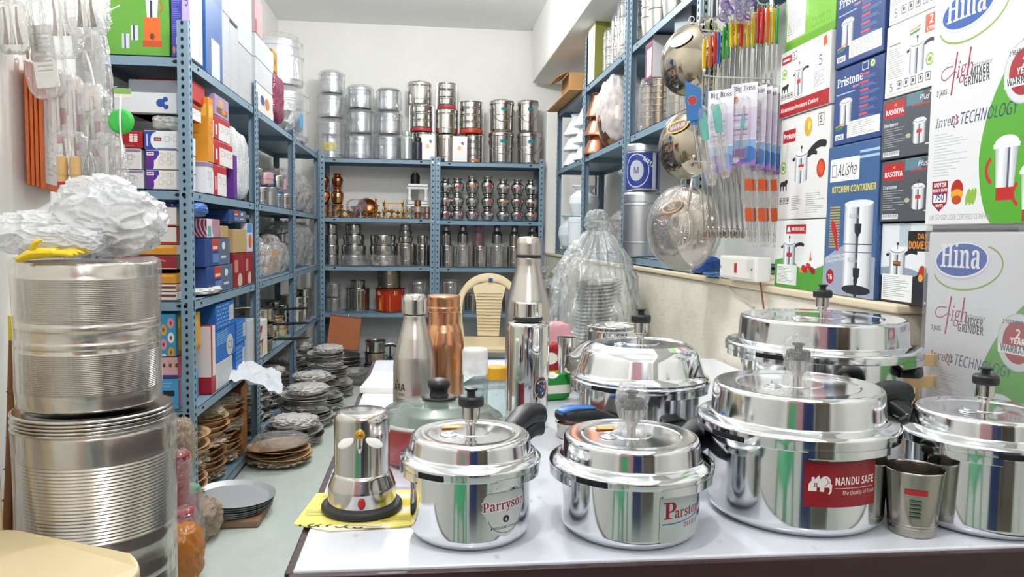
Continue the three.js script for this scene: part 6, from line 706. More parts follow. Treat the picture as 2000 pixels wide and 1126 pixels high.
// ------------------------------------------------------------------ left foreground
const grooves = (r, y0, y1, n) => { const o = []; for (let i = 0; i < n; i++) { const y = y0 + (y1 - y0) * i / n, s = (y1 - y0) / n; o.push([r, y, 0], [r + 0.003, y + s * 0.5, 0]); } return o; };
const DRUM = M('#cfccc8', 0.2, 1), DX = -0.847, DZ = -2.05;
function drum(label, x, y, z, r, h) {
  const t = thing('storage_drum', label, 'drum', [x, y, z]);
  mesh('drum_body', toCreasedNormals(lathe([[0, 0], [r - 0.006, 0], [r, 0.006], [r, h * 0.1], ...grooves(r, h * 0.12, h * 0.4, 22), [r, h * 0.42, 0], [r + 0.003, h * 0.43], [r + 0.003, h * 0.46], [r, h * 0.47], [r, h * 0.54], [r + 0.003, h * 0.55], [r + 0.003, h * 0.58], [r, h * 0.59], ...grooves(r, h * 0.6, h * 0.9, 24), [r, h * 0.92, 0], [r, h * 0.985], [r - 0.004, h], [r - 0.01, h], [r - 0.006, h * 0.97], [0, h * 0.965]], 96, 0.001), 0.5), DRUM, t);
  mesh('plastic_wrap', film([[r * 0.9, -0.002], [r * 1.02, 0.004], [r * 1.035, h * 0.1], [r * 1.03, h * 0.5], [r * 1.045, h * 0.9], [r * 1.05, h * 1.0], [r * 1.0, h * 1.03], [r * 0.86, h * 1.035]], 72, 0.035, x + h, 7), SHRINK, t);
  return t;
}
drum('tall ribbed steel drum wrapped in film, standing on the lower drum and lids', DX, 0.733, DZ, 0.159, 0.359);
drum('larger ribbed steel drum in film, on the floor under the lids', DX + 0.012, 0.02, DZ, 0.176, 0.661);
for (let i = 0; i < 5; i++) { const t = thing('steel_plate', `wide steel plate between the two drums, ${['lowest', 'second', 'middle', 'fourth', 'topmost'][i]} of five`, 'plate', [DX + 0.006 + (i % 2) * 0.004, 0.681 + 0.001 + i * 0.0085, DZ]); mesh('plate_disc', lathe([[0, 0.004], [0.132, 0.004], [0.15, 0.0005], [0.179, 0], [0.182, 0.002], [0.182, 0.006], [0.179, 0.008], [0.15, 0.006], [0, 0.0075]], 80, 0.001), STEEL, t); mesh('rolled_rim', new THREE.TorusGeometry(0.182, 0.0032, 8, 80).rotateX(PI / 2), STEEL, t, [0, 0.004, 0]); }
const DT = 1.1;
[[-0.1, 0.0, 0.24, 0.11, 0.24, 'milky crumpled plastic bag on the left of the upper drum'], [0.05, -0.02, 0.26, 0.17, 0.24, 'big milky crumpled plastic bag in the middle of the upper drum'], [0.02, -0.03, 0.18, 0.12, 0.16, 'puffed milky bag piled topmost on the drum'], [-0.02, 0.1, 0.2, 0.075, 0.1, 'flat milky bag fold at the front of the drum top']].forEach(([dx, dz, w, h, d, l], i) => tag(mesh('plastic_bag', crumple(w * 1.05, h * 1.08, d, 0.15, 0.85, i + 35, 36, 2.4, 1), SOFTBAG, scene, [DX + dx, DT + (i === 2 ? 0.085 : 0.002), DZ + dz]), l, 'bag'));
{ const t = thing('rubber_gloves', 'bright yellow rubber glove lying at the front of the drum top', 'gloves', [-0.874, DT + 0.012, -1.92]); t.scale.setScalar(1.25); mesh('palm', loft([[-0.05, -0.01, 0.02, 0.02, 0.012], [-0.02, 0.002, 0.02, 0.04, 0.02], [0.02, 0.004, 0.02, 0.036, 0.018]], 12, 2.2), M('#e5c41c', 0.45), t); for (let i = 0; i < 4; i++) mesh('finger', loft([[0.015, 0.004, 0.004 + i * 0.01, 0.01, 0.01], [0.045, 0.01 - i * 0.003, i * 0.011, 0.01, 0.01], [0.068 - i * 0.006, 0.006 - i * 0.003, -0.004 + i * 0.012, 0.006, 0.006]], 9, 2), M('#e5c41c', 0.45), t); mesh('thumb', loft([[-0.02, 0.008, 0.03, 0.012, 0.012], [-0.01, 0.022, 0.038, 0.01, 0.01], [0.0, 0.028, 0.036, 0.006, 0.006]], 9, 2), M('#e5c41c', 0.45), t); }
{ const t = ware('tumblers', 'steel_glass', 'small tilted steel glass wrapped in film behind the milky bags', 'tumbler', [-0.799, DT + 0.005, -2.12], 0.026, 0.09, { n: 1, mat: M('#7d6a68', 0.25, 0.9) }); t.rotation.z = 0.2; }
// brooms and sticks in the corner
[['bamboo broom stick with a yellow cap leaning by the drums', -1.163, 0.886, -1.188, 0.0125, 1, '#8a5a30'], ['pale bamboo stick leaning beside the brown broom stick', -1.151, 0.819, -1.159, 0.0125, 0, '#b98a4c'], ['dark brown stick farthest left in the corner', -1.169, 0.721, -1.195, 0.012, 0, '#70401f']].forEach(([l, x1, y1, x0, r, cap, c]) => { const t = thing('broom_stick', l, 'broom', [x1, 0, -2.32]); mesh('stick', tube([[(x0 - x1) * 1.6, 0.02, 0.04], [(x0 - x1) * 0.6, y1 * 0.5, 0.02], [0, y1, 0]], r, 20, 12), M(c, 0.5, 0, { bumpMap: brushTex, bumpScale: 0.0004 }), t); for (const k of [0.3, 0.55, 0.8]) mesh('bamboo_node', new THREE.TorusGeometry(r * 1.02, r * 0.12, 6, 18).rotateX(PI / 2), M(c, 0.6), t, [(x0 - x1) * 1.6 * (1 - k) * (1 - k * 0.2), y1 * k, 0.04 * (1 - k)]); if (cap) mesh('cap', cyl(r * 1.15, r * 1.15, 0.07, 0, y1 - 0.03, 0, 16), M('#d9c21c', 0.4), t); });
{ const t = thing('dotted_roll', 'dark blue roll with pale dots standing behind the sticks', 'roll', [-1.208, 0, -2.42]); const dm = printMat(128, 512, (x) => { rect(x, '#22456f', 0, 0, 128, 512); for (let i = 0; i < 60; i++) ell(x, '#9fc0d8', (i * 37) % 128, (i * 53) % 512, 6, 6); }, 0.5); mesh('roll', cyl(0.02, 0.02, 0.796, 0, 0, 0, 20), dm, t); mesh('core', cyl(0.009, 0.009, 0.02, 0, 0.796, 0, 14), CARD, t); }
{ const t = thing('red_dustpan', 'dark red plastic dustpan standing by the stick ends', 'dustpan', [-1.086, 0, -2.2]); mesh('pan', loft([[0, 0.0, 0, 0.05, 0.08], [0, 0.3, 0, 0.04, 0.06], [0, 0.43, 0.0, 0.03, 0.02]], 12, 4, V(0, 0, 1)), M('#9a1d24', 0.4), t); mesh('rim', rb(0.052, 0.012, 0.085, 0.003, 0, 0.006, 0), M('#7d161c', 0.4), t); }
// cream plastic armchair at the left edge
function chair(label, pos, turn, o = {}) {
  const t = thing('plastic_chair', label, 'chair', pos, turn), c = CREAMP, W = 0.22;   // faces +z; seat height 0.43
  const seatG = new THREE.ExtrudeGeometry((() => { const s = new THREE.Shape(), a = 0.215, r = 0.07; s.moveTo(-a + r, -a); s.lineTo(a - r, -a); s.quadraticCurveTo(a, -a, a, -a + r); s.lineTo(a, a - r); s.quadraticCurveTo(a, a, a - r, a); s.lineTo(-a + r, a); s.quadraticCurveTo(-a, a, -a, a - r); s.lineTo(-a, -a + r); s.quadraticCurveTo(-a, -a, -a + r, -a); return s; })(), { depth: 0.018, bevelEnabled: true, bevelSize: 0.006, bevelThickness: 0.006, bevelSegments: 3, curveSegments: 10 }).rotateX(-PI / 2).translate(0, -0.012, 0), p = seatG.attributes.position; for (let i = 0; i < p.count; i++) { const x = p.getX(i), z = p.getZ(i); p.setY(i, p.getY(i) - 0.018 * Math.max(0, 1 - (x / 0.2) ** 2) * Math.max(0, 1 - (z / 0.2) ** 2) - (z > 0.16 ? (z - 0.16) * 0.35 : 0)); } seatG.computeVertexNormals(); mesh('seat', seatG.translate(0, 0.43, 0.02), c, t);
  for (const sx of [-1, 1]) { mesh('leg', loft([[sx * 0.19, 0.42, 0.19, 0.05, 0.04], [sx * 0.215, 0.2, 0.22, 0.045, 0.035], [sx * 0.235, 0, 0.24, 0.04, 0.032]], 12, 4, V(0, 0, 1)), c, t); mesh('leg', loft([[sx * 0.19, 0.42, -0.17, 0.05, 0.04], [sx * 0.21, 0.2, -0.22, 0.045, 0.035], [sx * 0.225, 0, -0.26, 0.04, 0.032]], 12, 4, V(0, 0, 1)), c, t);
    if (o.arms !== 0) mesh('armrest', loft([[sx * 0.215, 0.6, -0.2, 0.035, 0.03], [sx * 0.235, 0.64, -0.05, 0.05, 0.025], [sx * 0.24, 0.635, 0.12, 0.055, 0.022], [sx * 0.232, 0.56, 0.21, 0.045, 0.03], [sx * 0.21, 0.43, 0.2, 0.04, 0.035]], 12, 3), c, t); }
  const B = (x, y) => [x, y, -0.185 - (y - 0.43) * 0.26];   // the back leans
  mesh('back_frame', loft([[...B(-0.19, 0.42), 0.045, 0.025], [...B(-0.215, 0.6), 0.045, 0.024], [...B(-0.195, 0.74), 0.048, 0.024], [...B(-0.11, 0.835), 0.06, 0.024], [...B(0, 0.862), 0.07, 0.024], [...B(0.11, 0.835), 0.06, 0.024], [...B(0.195, 0.74), 0.048, 0.024], [...B(0.215, 0.6), 0.045, 0.024], [...B(0.19, 0.42), 0.045, 0.025]], 14, 3, V(0, 0.25, 1)), c, t);
  const sh = new THREE.Shape(); sh.moveTo(-0.075, 0.45); sh.lineTo(0.075, 0.45); sh.lineTo(0.092, 0.7); sh.lineTo(0.12, 0.812); sh.lineTo(0.0, 0.845); sh.lineTo(-0.12, 0.812); sh.lineTo(-0.092, 0.7); mesh('back_splat', new THREE.ExtrudeGeometry(sh, { depth: 0.008, bevelEnabled: true, bevelSize: 0.003, bevelThickness: 0.003, bevelSegments: 2 }).translate(0, -0.43, -0.004).rotateX(-0.254).translate(0, 0.43, -0.188), c, t);
  for (let i = 0; i < 13; i++) mesh('back_rib', loft([[...B(-0.078 - i * 0.0014, 0.49 + i * 0.022), 0.01, 0.006].map((v, k) => k === 2 ? v + 0.009 : v), [...B(0.078 + i * 0.0014, 0.49 + i * 0.022), 0.01, 0.006].map((v, k) => k === 2 ? v + 0.009 : v)], 8, 2, V(0, 0, 1), 3), c, t);
  if (o.mark) mesh('maker_mark', rb(0.03, 0.03, 0.004, 0.001), M('#2a5f94', 0.4), t, [...B(0.01, 0.845)].map((v, k) => k === 2 ? v + 0.014 : v));
  return t;
}
chair('cream plastic armchair in front of the wrapped drums, cut by the picture edge', [-0.91, 0, -1.585], 1.1, { arms: 0 }).scale.setScalar(1.07);
chair('cream plastic armchair by the end wall, behind the bottles', [0.433, 0, -5.3], -0.12, { mark: 1 });
// red jars and orange bags between the drums and the rack
[['red jar with a green lid in film, beside the rack post', -0.856, 0.15, 0.05, '#8e1a24'], ['red jar without a visible lid behind the drum', -0.876, 0.099, 0.055, '#94202c'], ['low red jar wrapped in film near the floor', -0.851, 0.046, 0.06, '#a5303a']].forEach(([l, x, y, r, c], i) => { const t = thing('red_jar', l, 'jar', [x, Math.max(0.0, [0.0, 0.0, 0.0][i]), -2.82 + i * 0.06]); const h = [0.255, 0.392, 0.214][i]; mesh('jar_body', lathe([[0, 0], [r - 0.006, 0], [r, 0.008], [r, h * 0.9], [r * 0.85, h * 0.95], [0, h * 0.95]], 32), M(c, 0.3), t); mesh('jar_lid', lathe([[r * 0.9, h * 0.93], [r * 1.03, h * 0.95], [r * 1.03, h], [0, h]], 32), i === 0 ? M('#4a9c72', 0.4) : M(c, 0.35), t); mesh('plastic_film', crumple(r * 2.5, h * 1.04, r * 2.5, 0.14, 3, i + 4, 10, 4), FILM, t); });
bag('wrapped_bundle', 'tan film bundle squeezed between the drum and the rack post', 'bundle', [0.12, 0.22, 0.14], [-0.908, 0.262, -2.95], { film: TANFILM, steel: 0 });
tag(mesh('orange_bag', crumple(0.16, 0.2, 0.16, 0.2, 2.4, 6, 9, 3), M('#b87434', 0.3), scene, [-0.812, 0.0, -2.6]), 'orange-brown plastic bag on the floor beside the lower drum', 'bag');
// utensils hanging at the left edge
const HZ = -2.6;
for (let i = 0; i < 4; i++) { const t = thing('cutting_board', `orange cutting board seen edge-on, ${['nearest the wall', 'second from the wall', 'third from the wall', 'showing its printed face'][i]}`, 'cutting board', [-1.268 + i * 0.0135, 1.309 - i * 0.004, HZ - 0.1], 0.25); mesh('board', rb(0.011, 0.385, 0.24, 0.004, 0, 0.193, 0), ORANGEP, t); if (i === 3) mesh('printed_face', rb(0.001, 0.36, 0.2, 0.0004, 0.006, 0.2, 0), printMat(128, 224, (x) => { rect(x, '#c9bcb4', 0, 0, 128, 224); rect(x, '#a93522', 0, 0, 128, 60); ell(x, '#b23324', 70, 70, 40, 30); ell(x, '#3f7c34', 50, 110, 24, 34); smallprint(x, 20, 160, 90, 5, '#8d8a90', 11); }), t); mesh('hang_hole_ring', new THREE.TorusGeometry(0.012, 0.003, 6, 16).rotateY(PI / 2), M('#8d4418', 0.5), t, [0, 0.41, 0.08]); }
{ const t = thing('hanging_bar', 'grey wall bar with hooks holding the bagged utensils at the left edge', 'rail', [-1.27, 2.0, HZ]); mesh('bar', tube([[0, 0, 0], [0.3, 0, 0.0], [0.52, -0.02, 0.02]], 0.004, 12, 8), STEEL, t); for (let i = 0; i < 5; i++) mesh('hook', new THREE.TorusGeometry(0.014, 0.002, 6, 16, 4.2), STEEL, t, [0.1 + i * 0.09, -0.016, 0], [0, 0.5, 0]); mesh('wall_bracket', rb(0.01, 0.05, 0.03, 0.002, 0.005, 0, 0), M('#8d939a', 0.4, 0.5), t); }
function hung(name, label, cat, px, pyTop, z, tilt, make) { const t = thing(name, label, cat, [px, pyTop, z], 0); t.rotation.z = tilt; make(t); return t; }
hung('grater', 'steel grater in a clear bag hanging over the orange boards', 'grater', -1.187, 1.869, -2.55, 0.12, (t) => { mesh('grater_plate', rb(0.07, 0.19, 0.003, 0.002, 0, -0.17, 0), STEEL, t); for (let i = 0; i < 9; i++) mesh('grater_tooth', rb(0.045, 0.004, 0.004, 0.001, 0, -0.1 - i * 0.014, 0.002), DULL, t); mesh('grater_handle', tube([[-0.018, -0.075, 0], [-0.014, 0, 0], [0, 0.03, 0], [0.014, 0, 0], [0.018, -0.075, 0]], 0.0032, 20, 7), STEEL, t); mesh('bag_film', crumple(0.12, 0.3, 0.04, 0.14, 2, 2, 9, 4).translate(0, -0.3, 0), FILM, t); });
hung('turner', 'clear bagged steel turner hanging beside the grater', 'turner', -1.082, 1.873, -2.6, 0.1, (t) => { mesh('turner_blade', rb(0.06, 0.11, 0.003, 0.002, -0.005, -0.09, 0), M('#c9c4c2', 0.25, 0.7), t); mesh('turner_stem', tube([[0, -0.14, 0], [0.012, -0.2, 0.004], [0.016, -0.3, 0]], 0.004, 10, 7), WHITEP, t); mesh('bag_film', crumple(0.14, 0.34, 0.05, 0.16, 2, 4, 9, 4).translate(0, -0.34, 0), FILM, t); });
for (let i = 0; i < 6; i++) hung('bagged_utensil', `clear bag of small utensils, ${['highest at the left edge', 'beside the grater top', 'above the turner', 'in front of the green carton', 'under the turner', 'over the wooden pins'][i]}`, 'bag', [-1.236, -1.106, -1.017, -1.085, -1.149, -1.079][i], [1.852, 1.888, 1.907, 1.82, 1.666, 1.471][i], [-2.5, -2.52, -2.48, -2.7, -2.64, -2.5][i], 0.05, (t) => { mesh('bag_film', crumple([0.1, 0.12, 0.14, 0.06, 0.13, 0.12][i], [0.16, 0.2, 0.16, 0.2, 0.3, 0.14][i], 0.06, 0.24, 2.4, i + 41, 9, 3.4).translate(0, -[0.16, 0.2, 0.16, 0.2, 0.3, 0.14][i], 0), i % 3 ? FILM : FILMG, t); for (let k = 0; k < 3; k++) mesh('utensil', loft([[-0.02 + k * 0.018, -0.02, 0, 0.006, 0.003], [-0.015 + k * 0.016, -0.07, 0.005, 0.008, 0.003], [-0.02 + k * 0.02, -0.13, 0, 0.016, 0.004]], 8, 3, V(0, 0, 1)), k % 2 ? STEEL : M(['#8a6f5c', '#a08c80', '#6f5a4c'][i % 3], 0.35), t); });
for (let i = 0; i < 3; i++) hung('bagged_peeler', `carded peeler in a clear bag with a red tip, ${['left', 'middle', 'right'][i]} one`, 'peeler', -1.136 + i * 0.055, 1.653 - i * 0.02, -2.56 + i * 0.012, 0.03, (t) => { mesh('card', rb(0.045, 0.2, 0.0015, 0.0006, 0, -0.1, -0.004), M('#d6ccc6', 0.6), t); mesh('red_print', rb(0.03, 0.05, 0.0015, 0.0005, 0.005, -0.13, -0.003), M('#a8586a', 0.6), t); mesh('peeler_rod', cyl(0.006, 0.006, 0.16, 0, -0.19, 0.003, 12), STEEL, t); mesh('red_cap', cyl(0.011, 0.009, 0.022, 0.002, -0.215, 0.003, 12), M('#a31f36', 0.35), t); mesh('bag_film', crumple(0.065, 0.26, 0.025, 0.16, 2, i + 8, 8, 4).translate(0, -0.25, 0), FILM, t); });
hung('whisk', 'steel balloon whisk in a clear bag left of the green strainer', 'whisk', -1.023, 1.488, -2.5, 0, (t) => { mesh('whisk_handle', cyl(0.006, 0.006, 0.07, 0, -0.07, 0, 12), STEEL, t); for (let k = 0; k < 5; k++) { const a = k * PI / 5, c = Math.cos(a), s = Math.sin(a); mesh('wire_loop', tube([[0, -0.07, 0], [0.02 * c, -0.11, 0.02 * s], [0.026 * c, -0.15, 0.026 * s], [0, -0.175, 0], [-0.026 * c, -0.15, -0.026 * s], [-0.02 * c, -0.11, -0.02 * s], [0, -0.07, 0]], 0.001, 28, 5), STEEL, t); } });
hung('strainer', 'bright green round plastic strainer with a white strap', 'strainer', -0.926, 1.503, -2.5, 0, (t) => { mesh('strainer_disc', lathe([[0, 0.012], [0.02, 0.01], [0.036, 0], [0.0385, 0], [0.0385, 0.003], [0.03, 0.011], [0, 0.016]], 40, 0.002).rotateX(PI / 2), M('#36b546', 0.35), t); mesh('white_strap', loft([[0.005, 0.075, 0.012, 0.012, 0.003], [0.003, 0.0, 0.018, 0.012, 0.003], [0.006, -0.1, 0.012, 0.012, 0.003]], 8, 4, V(1, 0, 0)), WHITEP, t); mesh('wire_hanger', tube([[-0.03, 0.0, 0], [-0.03, 0.09, 0], [-0.01, 0.105, 0]], 0.0018, 12, 6), STEEL, t); mesh('green_tag', rb(0.05, 0.03, 0.002, 0.001, 0.005, 0.085, 0.0), printMat(96, 64, (x) => { rect(x, '#7fae5c', 0, 0, 96, 40); rect(x, '#e2d9cf', 0, 36, 96, 28); }), t); for (const q of [-0.02, -0.005]) mesh('wire_leg', cyl(0.0014, 0.0014, 0.16, q, -0.2, 0, 6), STEEL, t); });
for (let i = 0; i < 3; i++) hung('bagged_utensil', `long crinkled clear bag hanging behind the whisk, ${['left', 'middle', 'right'][i]} one`, 'bag', -1.034 + i * 0.03, 1.627 - i * 0.08, -2.57 + i * 0.03, 0, (t) => { mesh('bag_film', crumple(0.12, 0.28, 0.06, 0.26, 2.2, i + 51, 10, 3).translate(0, -0.28, 0), i === 1 ? FILMG : FILM, t); mesh('steel_strip', rb(0.012, 0.2, 0.002, 0.001, 0, -0.14, 0), STEEL, t); });
for (let i = 0; i < 2; i++) hung('rolling_pin', `pale wooden pin handle with a red label, ${['left', 'right'][i]} of the hanging pair`, 'rolling pin', -1.079 + i * 0.037, 1.389, -2.45, 0.02, (t) => { mesh('pin', lathe([[0, 0], [0.013, 0], [0.0145, -0.004], [0.0145, -0.055], [0.013, -0.06], [0.0145, -0.066], [0.0145, -0.095], [0, -0.097]].reverse(), 28, 0.002), M('#c9a36c', 0.55, 0, { bumpMap: brushTex, bumpScale: 0.0003 }), t); mesh('red_label', wrapLabel(0.0149, -0.092, -0.076, 0, 3.6), M('#a3202a', 0.5), t); });
// ------------------------------------------------------------------ the racks on the end wall
const BZ = -6.75;
const GF = { film: FILM, mat: ALUMATT };
[[[0.222,0.337,-0.804,1.813], 'canister', 'film-wrapped tin with a yellow oval label at the left of the end-wall top shelf', { film: FILMG, mat: ALUMATT }, 'tin', 1], [[0.213,0.197,-0.799,2.15], 'canister', 'crumpled silver bundle on the yellow-labelled tin', GF, 'tin'], [[0.204,0.188,-0.795,2.352], 'canister', 'topmost wrapped tin above the yellow-labelled one', GF, 'tin'],
  [[0.224,0.213,-0.56,1.806], 'canister', 'wrapped tin at the bottom of the second stack', GF, 'tin'], [[0.224,0.203,-0.551,2.024], 'patila', 'wrapped pot in the middle of the second stack', GF, 'pot'], [[0.215,0.198,-0.559,2.231], 'canister', 'wrapped pot on top of the second stack', GF, 'pot'],
  [[0.218,0.214,-0.313,1.804], 'canister', 'wrapped tin at the bottom of the third stack', GF, 'tin'], [[0.2,0.191,-0.309,2.022], 'canister', 'wrapped tin in the middle of the third stack', GF, 'tin'], [[0.199,0.19,-0.318,2.217], 'patila', 'wrapped pot on top of the third stack', GF, 'pot'],
  [[0.176,0.241,-0.024,1.81], 'tiffin', 'steel lunch carrier with an orange sticker behind the white flower box', { n: 3, sticker: 1 }, 'lunch carrier'], [[0.202,0.218,-0.038,2.055], 'tiffin', 'steel lunch carrier with a red base, below the small cooker', { n: 3, base: M('#a8323c', 0.4) }, 'lunch carrier'], [[0.21,0.191,-0.057,2.277], 'canister', 'small steel cooker with a black knob on top of the lunch carriers', { knob: 1, knobMat: BLACK }, 'cooker'],
  [[0.186,0.242,0.183,1.802], 'canister', 'steel tin with a teal label at the foot of its stack', {}, 'tin'], [[0.199,0.21,0.179,2.048], 'canister', 'steel tin with leaf reflections under the red-based carrier', {}, 'tin'], [[0.172,0.222,0.178,2.263], 'tiffin', 'steel lunch carrier with red base, highest on the end wall', { n: 3, base: M('#b03a40', 0.4), sticker: 1 }, 'lunch carrier'],
  [[0.169,0.243,0.41,1.803], 'tiffin', 'steel lunch carrier with an orange foot at the bottom', { n: 4, sticker: 1 }, 'lunch carrier'], [[0.213,0.276,0.39,2.05], 'tiffin', 'steel lunch carrier with a bright red base left of the buckets', { n: 4, base: M('#b3331f', 0.4), sticker: 1 }, 'lunch carrier'],
  [[0.22,0.275,0.654,1.8], 'bucket', 'lidded steel bucket, lower of the left bucket pair', {}, 'bucket'], [[0.215,0.269,0.657,2.079], 'bucket', 'lidded steel bucket, upper of the left bucket pair', {}, 'bucket'], [[0.213,0.276,0.898,1.801], 'bucket', 'lidded steel bucket, lower of the pair by the rack post', {}, 'bucket'], [[0.19,0.274,0.887,2.081], 'bucket', 'lidded steel bucket, upper of the pair by the rack post', {}, 'bucket']].reduce((tops, [[w, h, x, y0], kind, label, o, cat, oval]) => {
  const base = x < 0.08 ? 1.801 : 1.791, key = tops.findIndex(([q, top]) => Math.abs(q - x) < 0.08 && top > base), y = key >= 0 ? tops[key][1] + 0.003 : base + 0.001, hh = h * (o.film ? 0.93 : 1);
  const t = ware(kind, kind === 'bucket' ? 'steel_bucket' : kind === 'tiffin' ? 'lunch_carrier' : kind === 'patila' ? 'steel_pot' : 'steel_tin', label, cat, [x, y, BZ], w / 2 / (o.film ? 1.12 : kind === 'tiffin' ? 1.1 : 1.03), hh, o);
  if (oval) { mesh('oval_label', wrapLabel(w / 2 + 0.004, h * 0.16, h * 0.42, 0, 1.2), printMat(128, 96, (q) => { ell(q, '#d8c21c', 64, 48, 60, 40); smallprint(q, 36, 40, 60, 3, '#6a5a14', 9); }, 0.4, { alphaTest: 0.5 }), t); mesh('purple_label', wrapLabel(w / 2 + 0.003, h * 0.5, h * 0.6, 0, 1.1), M('#8a6a94', 0.4), t); }
  if (key >= 0) tops[key][1] = y + hh * (o.film ? 1.09 : 1) + (kind === 'tiffin' ? 0.006 : 0); else tops.push([x, y + hh * (o.film ? 1.09 : 1) + (kind === 'tiffin' ? 0.006 : 0)]);
  return tops;
}, []);
ware('flask', 'clear_flask', 'clear-topped flask with a pink label on a dark foot, on the end-wall shelf', 'flask', [-0.158, 1.802, -6.64], 0.05, 0.246, { mat: M('#c9d3ce', 0.15, 0.7), cap: M('#b9c4be', 0.2, 0.5) });
ware('flask', 'dark_flask', 'dark kettle-like flask with a copper foot beside the white flower box', 'flask', [-0.067, 1.802, -6.63], 0.042, 0.192, { mat: M('#2a2d3a', 0.3), cap: BLACK });
const flower = plain('#ebe6e6', (x, w, h) => { ell(x, '#5a5f9c', 130, 60, 20, 14, 0.4); ell(x, '#dfa85a', 90, 104, 24, 18); ell(x, '#eec88a', 90, 104, 12, 9); }, 192, 220);
carton('carton', 'white carton with printed flowers at the left bay edge of the top shelf', 'carton', [0.115, 0.215, 0.09], [0.02, 1.802, -6.655], 0, { front: flower, side: COL('#e3d9cf') });
carton('carton', 'pinkish white carton with printed flowers at the right bay edge of the top shelf', 'carton', [0.125, 0.215, 0.09], [0.289, 1.792, -6.655], 0, { front: flower, side: COL('#e0d3d6') });
// copper and brass shelf
[[631, 'left'], [659, 'right']].forEach(([px, n], c) => { for (let k = 0; k < 3; k++) ware(k === 0 ? 'patila' : 'lota', 'copper_pot', `copper pot in the ${n} column of the copper shelf, ${['bottom', 'middle', 'top'][k]}`, 'pot', [[-0.87, -0.754][c], 1.307 + [0, 0.115, 0.265][k], -6.8], [0.05, 0.055, 0.048][k], [0.11, 0.145, 0.11][k], { mat: k === 2 ? COPPERDK : COPPER }); });
bag('bagged_copper', 'silvery plastic bundle in the middle of the copper shelf', 'bundle', [0.2, 0.17, 0.2], [-0.589, 1.307, -6.78], { steel: 2, mat: M('#8a6a9c', 0.3) });
{ const t = thing('copper_wok', 'dark copper wok leaning behind the silvery bundle', 'wok', [-0.502, 1.31, -6.84]); mesh('wok_shell', new THREE.SphereGeometry(0.09, 32, 12, 0, TAU, 0, 1.3).scale(1, 0.6, 1).rotateX(1.1).translate(0, 0.085, 0), COPPERDK, t); mesh('wok_rim', new THREE.TorusGeometry(0.087, 0.004, 6, 36).translate(0, 0.085, 0.01), COPPER, t); }
for (let i = 0; i < 14; i++) { const t = thing('brass_lamp', `small brass oil lamp, ${[...nth, 'thirteenth', 'fourteenth'][i]} from the left along the copper shelf front`, 'lamp', [-0.805 + i * 0.052, 1.307, -6.63 - (i % 2) * 0.02]); const s = 1.3 + 0.6 * ((i * 7) % 4) / 3; mesh('stand', lathe([[0, 0], [0.017 * s, 0], [0.017 * s, 0.004], [0.006, 0.01 * s], [0.006, 0.024 * s], [0.012 * s, 0.028 * s], [0.018 * s, 0.036 * s], [0.016 * s, 0.036 * s], [0, 0.03 * s]], 20, 0.001), i % 4 === 1 ? M('#d9d3c4', 0.25, 0.9) : BRASS, t); mesh('finial', new THREE.SphereGeometry(0.006 * s, 10, 8), BRASS, t, [0, 0.04 * s, 0]); }
{ const t = thing('brass_lamp_stand', 'tall turned brass lamp stand on the copper shelf', 'lamp', [-0.423, 1.307, -6.72]); mesh('column', lathe([[0, 0], [0.035, 0], [0.03, 0.01], [0.01, 0.02], [0.008, 0.05], [0.014, 0.06], [0.007, 0.07], [0.007, 0.1], [0.016, 0.11], [0.007, 0.12], [0.006, 0.15], [0.011, 0.16], [0.004, 0.18], [0, 0.19]], 24, 0.002), BRASS, t); mesh('lamp_dish', lathe([[0.006, 0.095], [0.03, 0.105], [0.032, 0.11], [0.006, 0.104]], 24, 0.001), BRASS, t); }
{ const t = thing('brass_stand', 'square openwork brass stand with hanging bells on the copper shelf', 'stand', [-0.277, 1.307, -6.76]); for (const [x, z] of [[-0.08, -0.05], [0.08, -0.05], [-0.08, 0.05], [0.08, 0.05]]) mesh('turned_post', lathe([[0, 0], [0.01, 0], [0.006, 0.02], [0.009, 0.06], [0.005, 0.1], [0.009, 0.135], [0.003, 0.16], [0, 0.165]], 14, 0.002), BRASS, t, [x, 0, z]); for (const y of [0.02, 0.13]) mesh('cross_rail', merge(bx(0.17, 0.006, 0.006, 0, y, 0.05), bx(0.17, 0.006, 0.006, 0, y, -0.05), bx(0.006, 0.006, 0.1, 0.08, y, 0), bx(0.006, 0.006, 0.1, -0.08, y, 0)), BRASS, t); mesh('lattice', merge(Array.from({ length: 7 }, (_, i) => bx(0.003, 0.105, 0.003, -0.06 + i * 0.02, 0.075, 0.05))), BRASS, t); }
for (let k = 0; k < 2; k++) { const t = thing('white_stand', `white shrine-like stand, ${['lower', 'upper'][k]} of the stacked pair`, 'stand', [-0.066, 1.307 + k * 0.15, -6.74]); for (const [x, z] of [[-0.07, -0.06], [0.07, -0.06], [-0.07, 0.06], [0.07, 0.06]]) mesh('leg', lathe([[0, 0], [0.02, 0], [0.02, 0.02], [0.013, 0.03], [0.013, 0.08], [0.02, 0.1], [0, 0.1]], 16, 0.003), WHITEP, t, [x, 0, z]); mesh('platform', rb(0.185, 0.018, 0.16, 0.005, 0, 0.109, 0), WHITEP, t); mesh('apron', rb(0.17, 0.022, 0.006, 0.002, 0, 0.135, 0.068), M('#dfe6ea', 0.4), t); mesh('apron_side', rb(0.006, 0.022, 0.14, 0.002, -0.082, 0.135, 0), M('#dfe6ea', 0.4), t); }
ware('flask', 'dark_kettle', 'small dark kettle on top of the white stands', 'kettle', [-0.089, 1.307 + 0.3 - 0.002, -6.74], 0.04, 0.1, { mat: M('#2b241f', 0.35, 0.6), cap: M('#3b322a', 0.3, 0.6) });
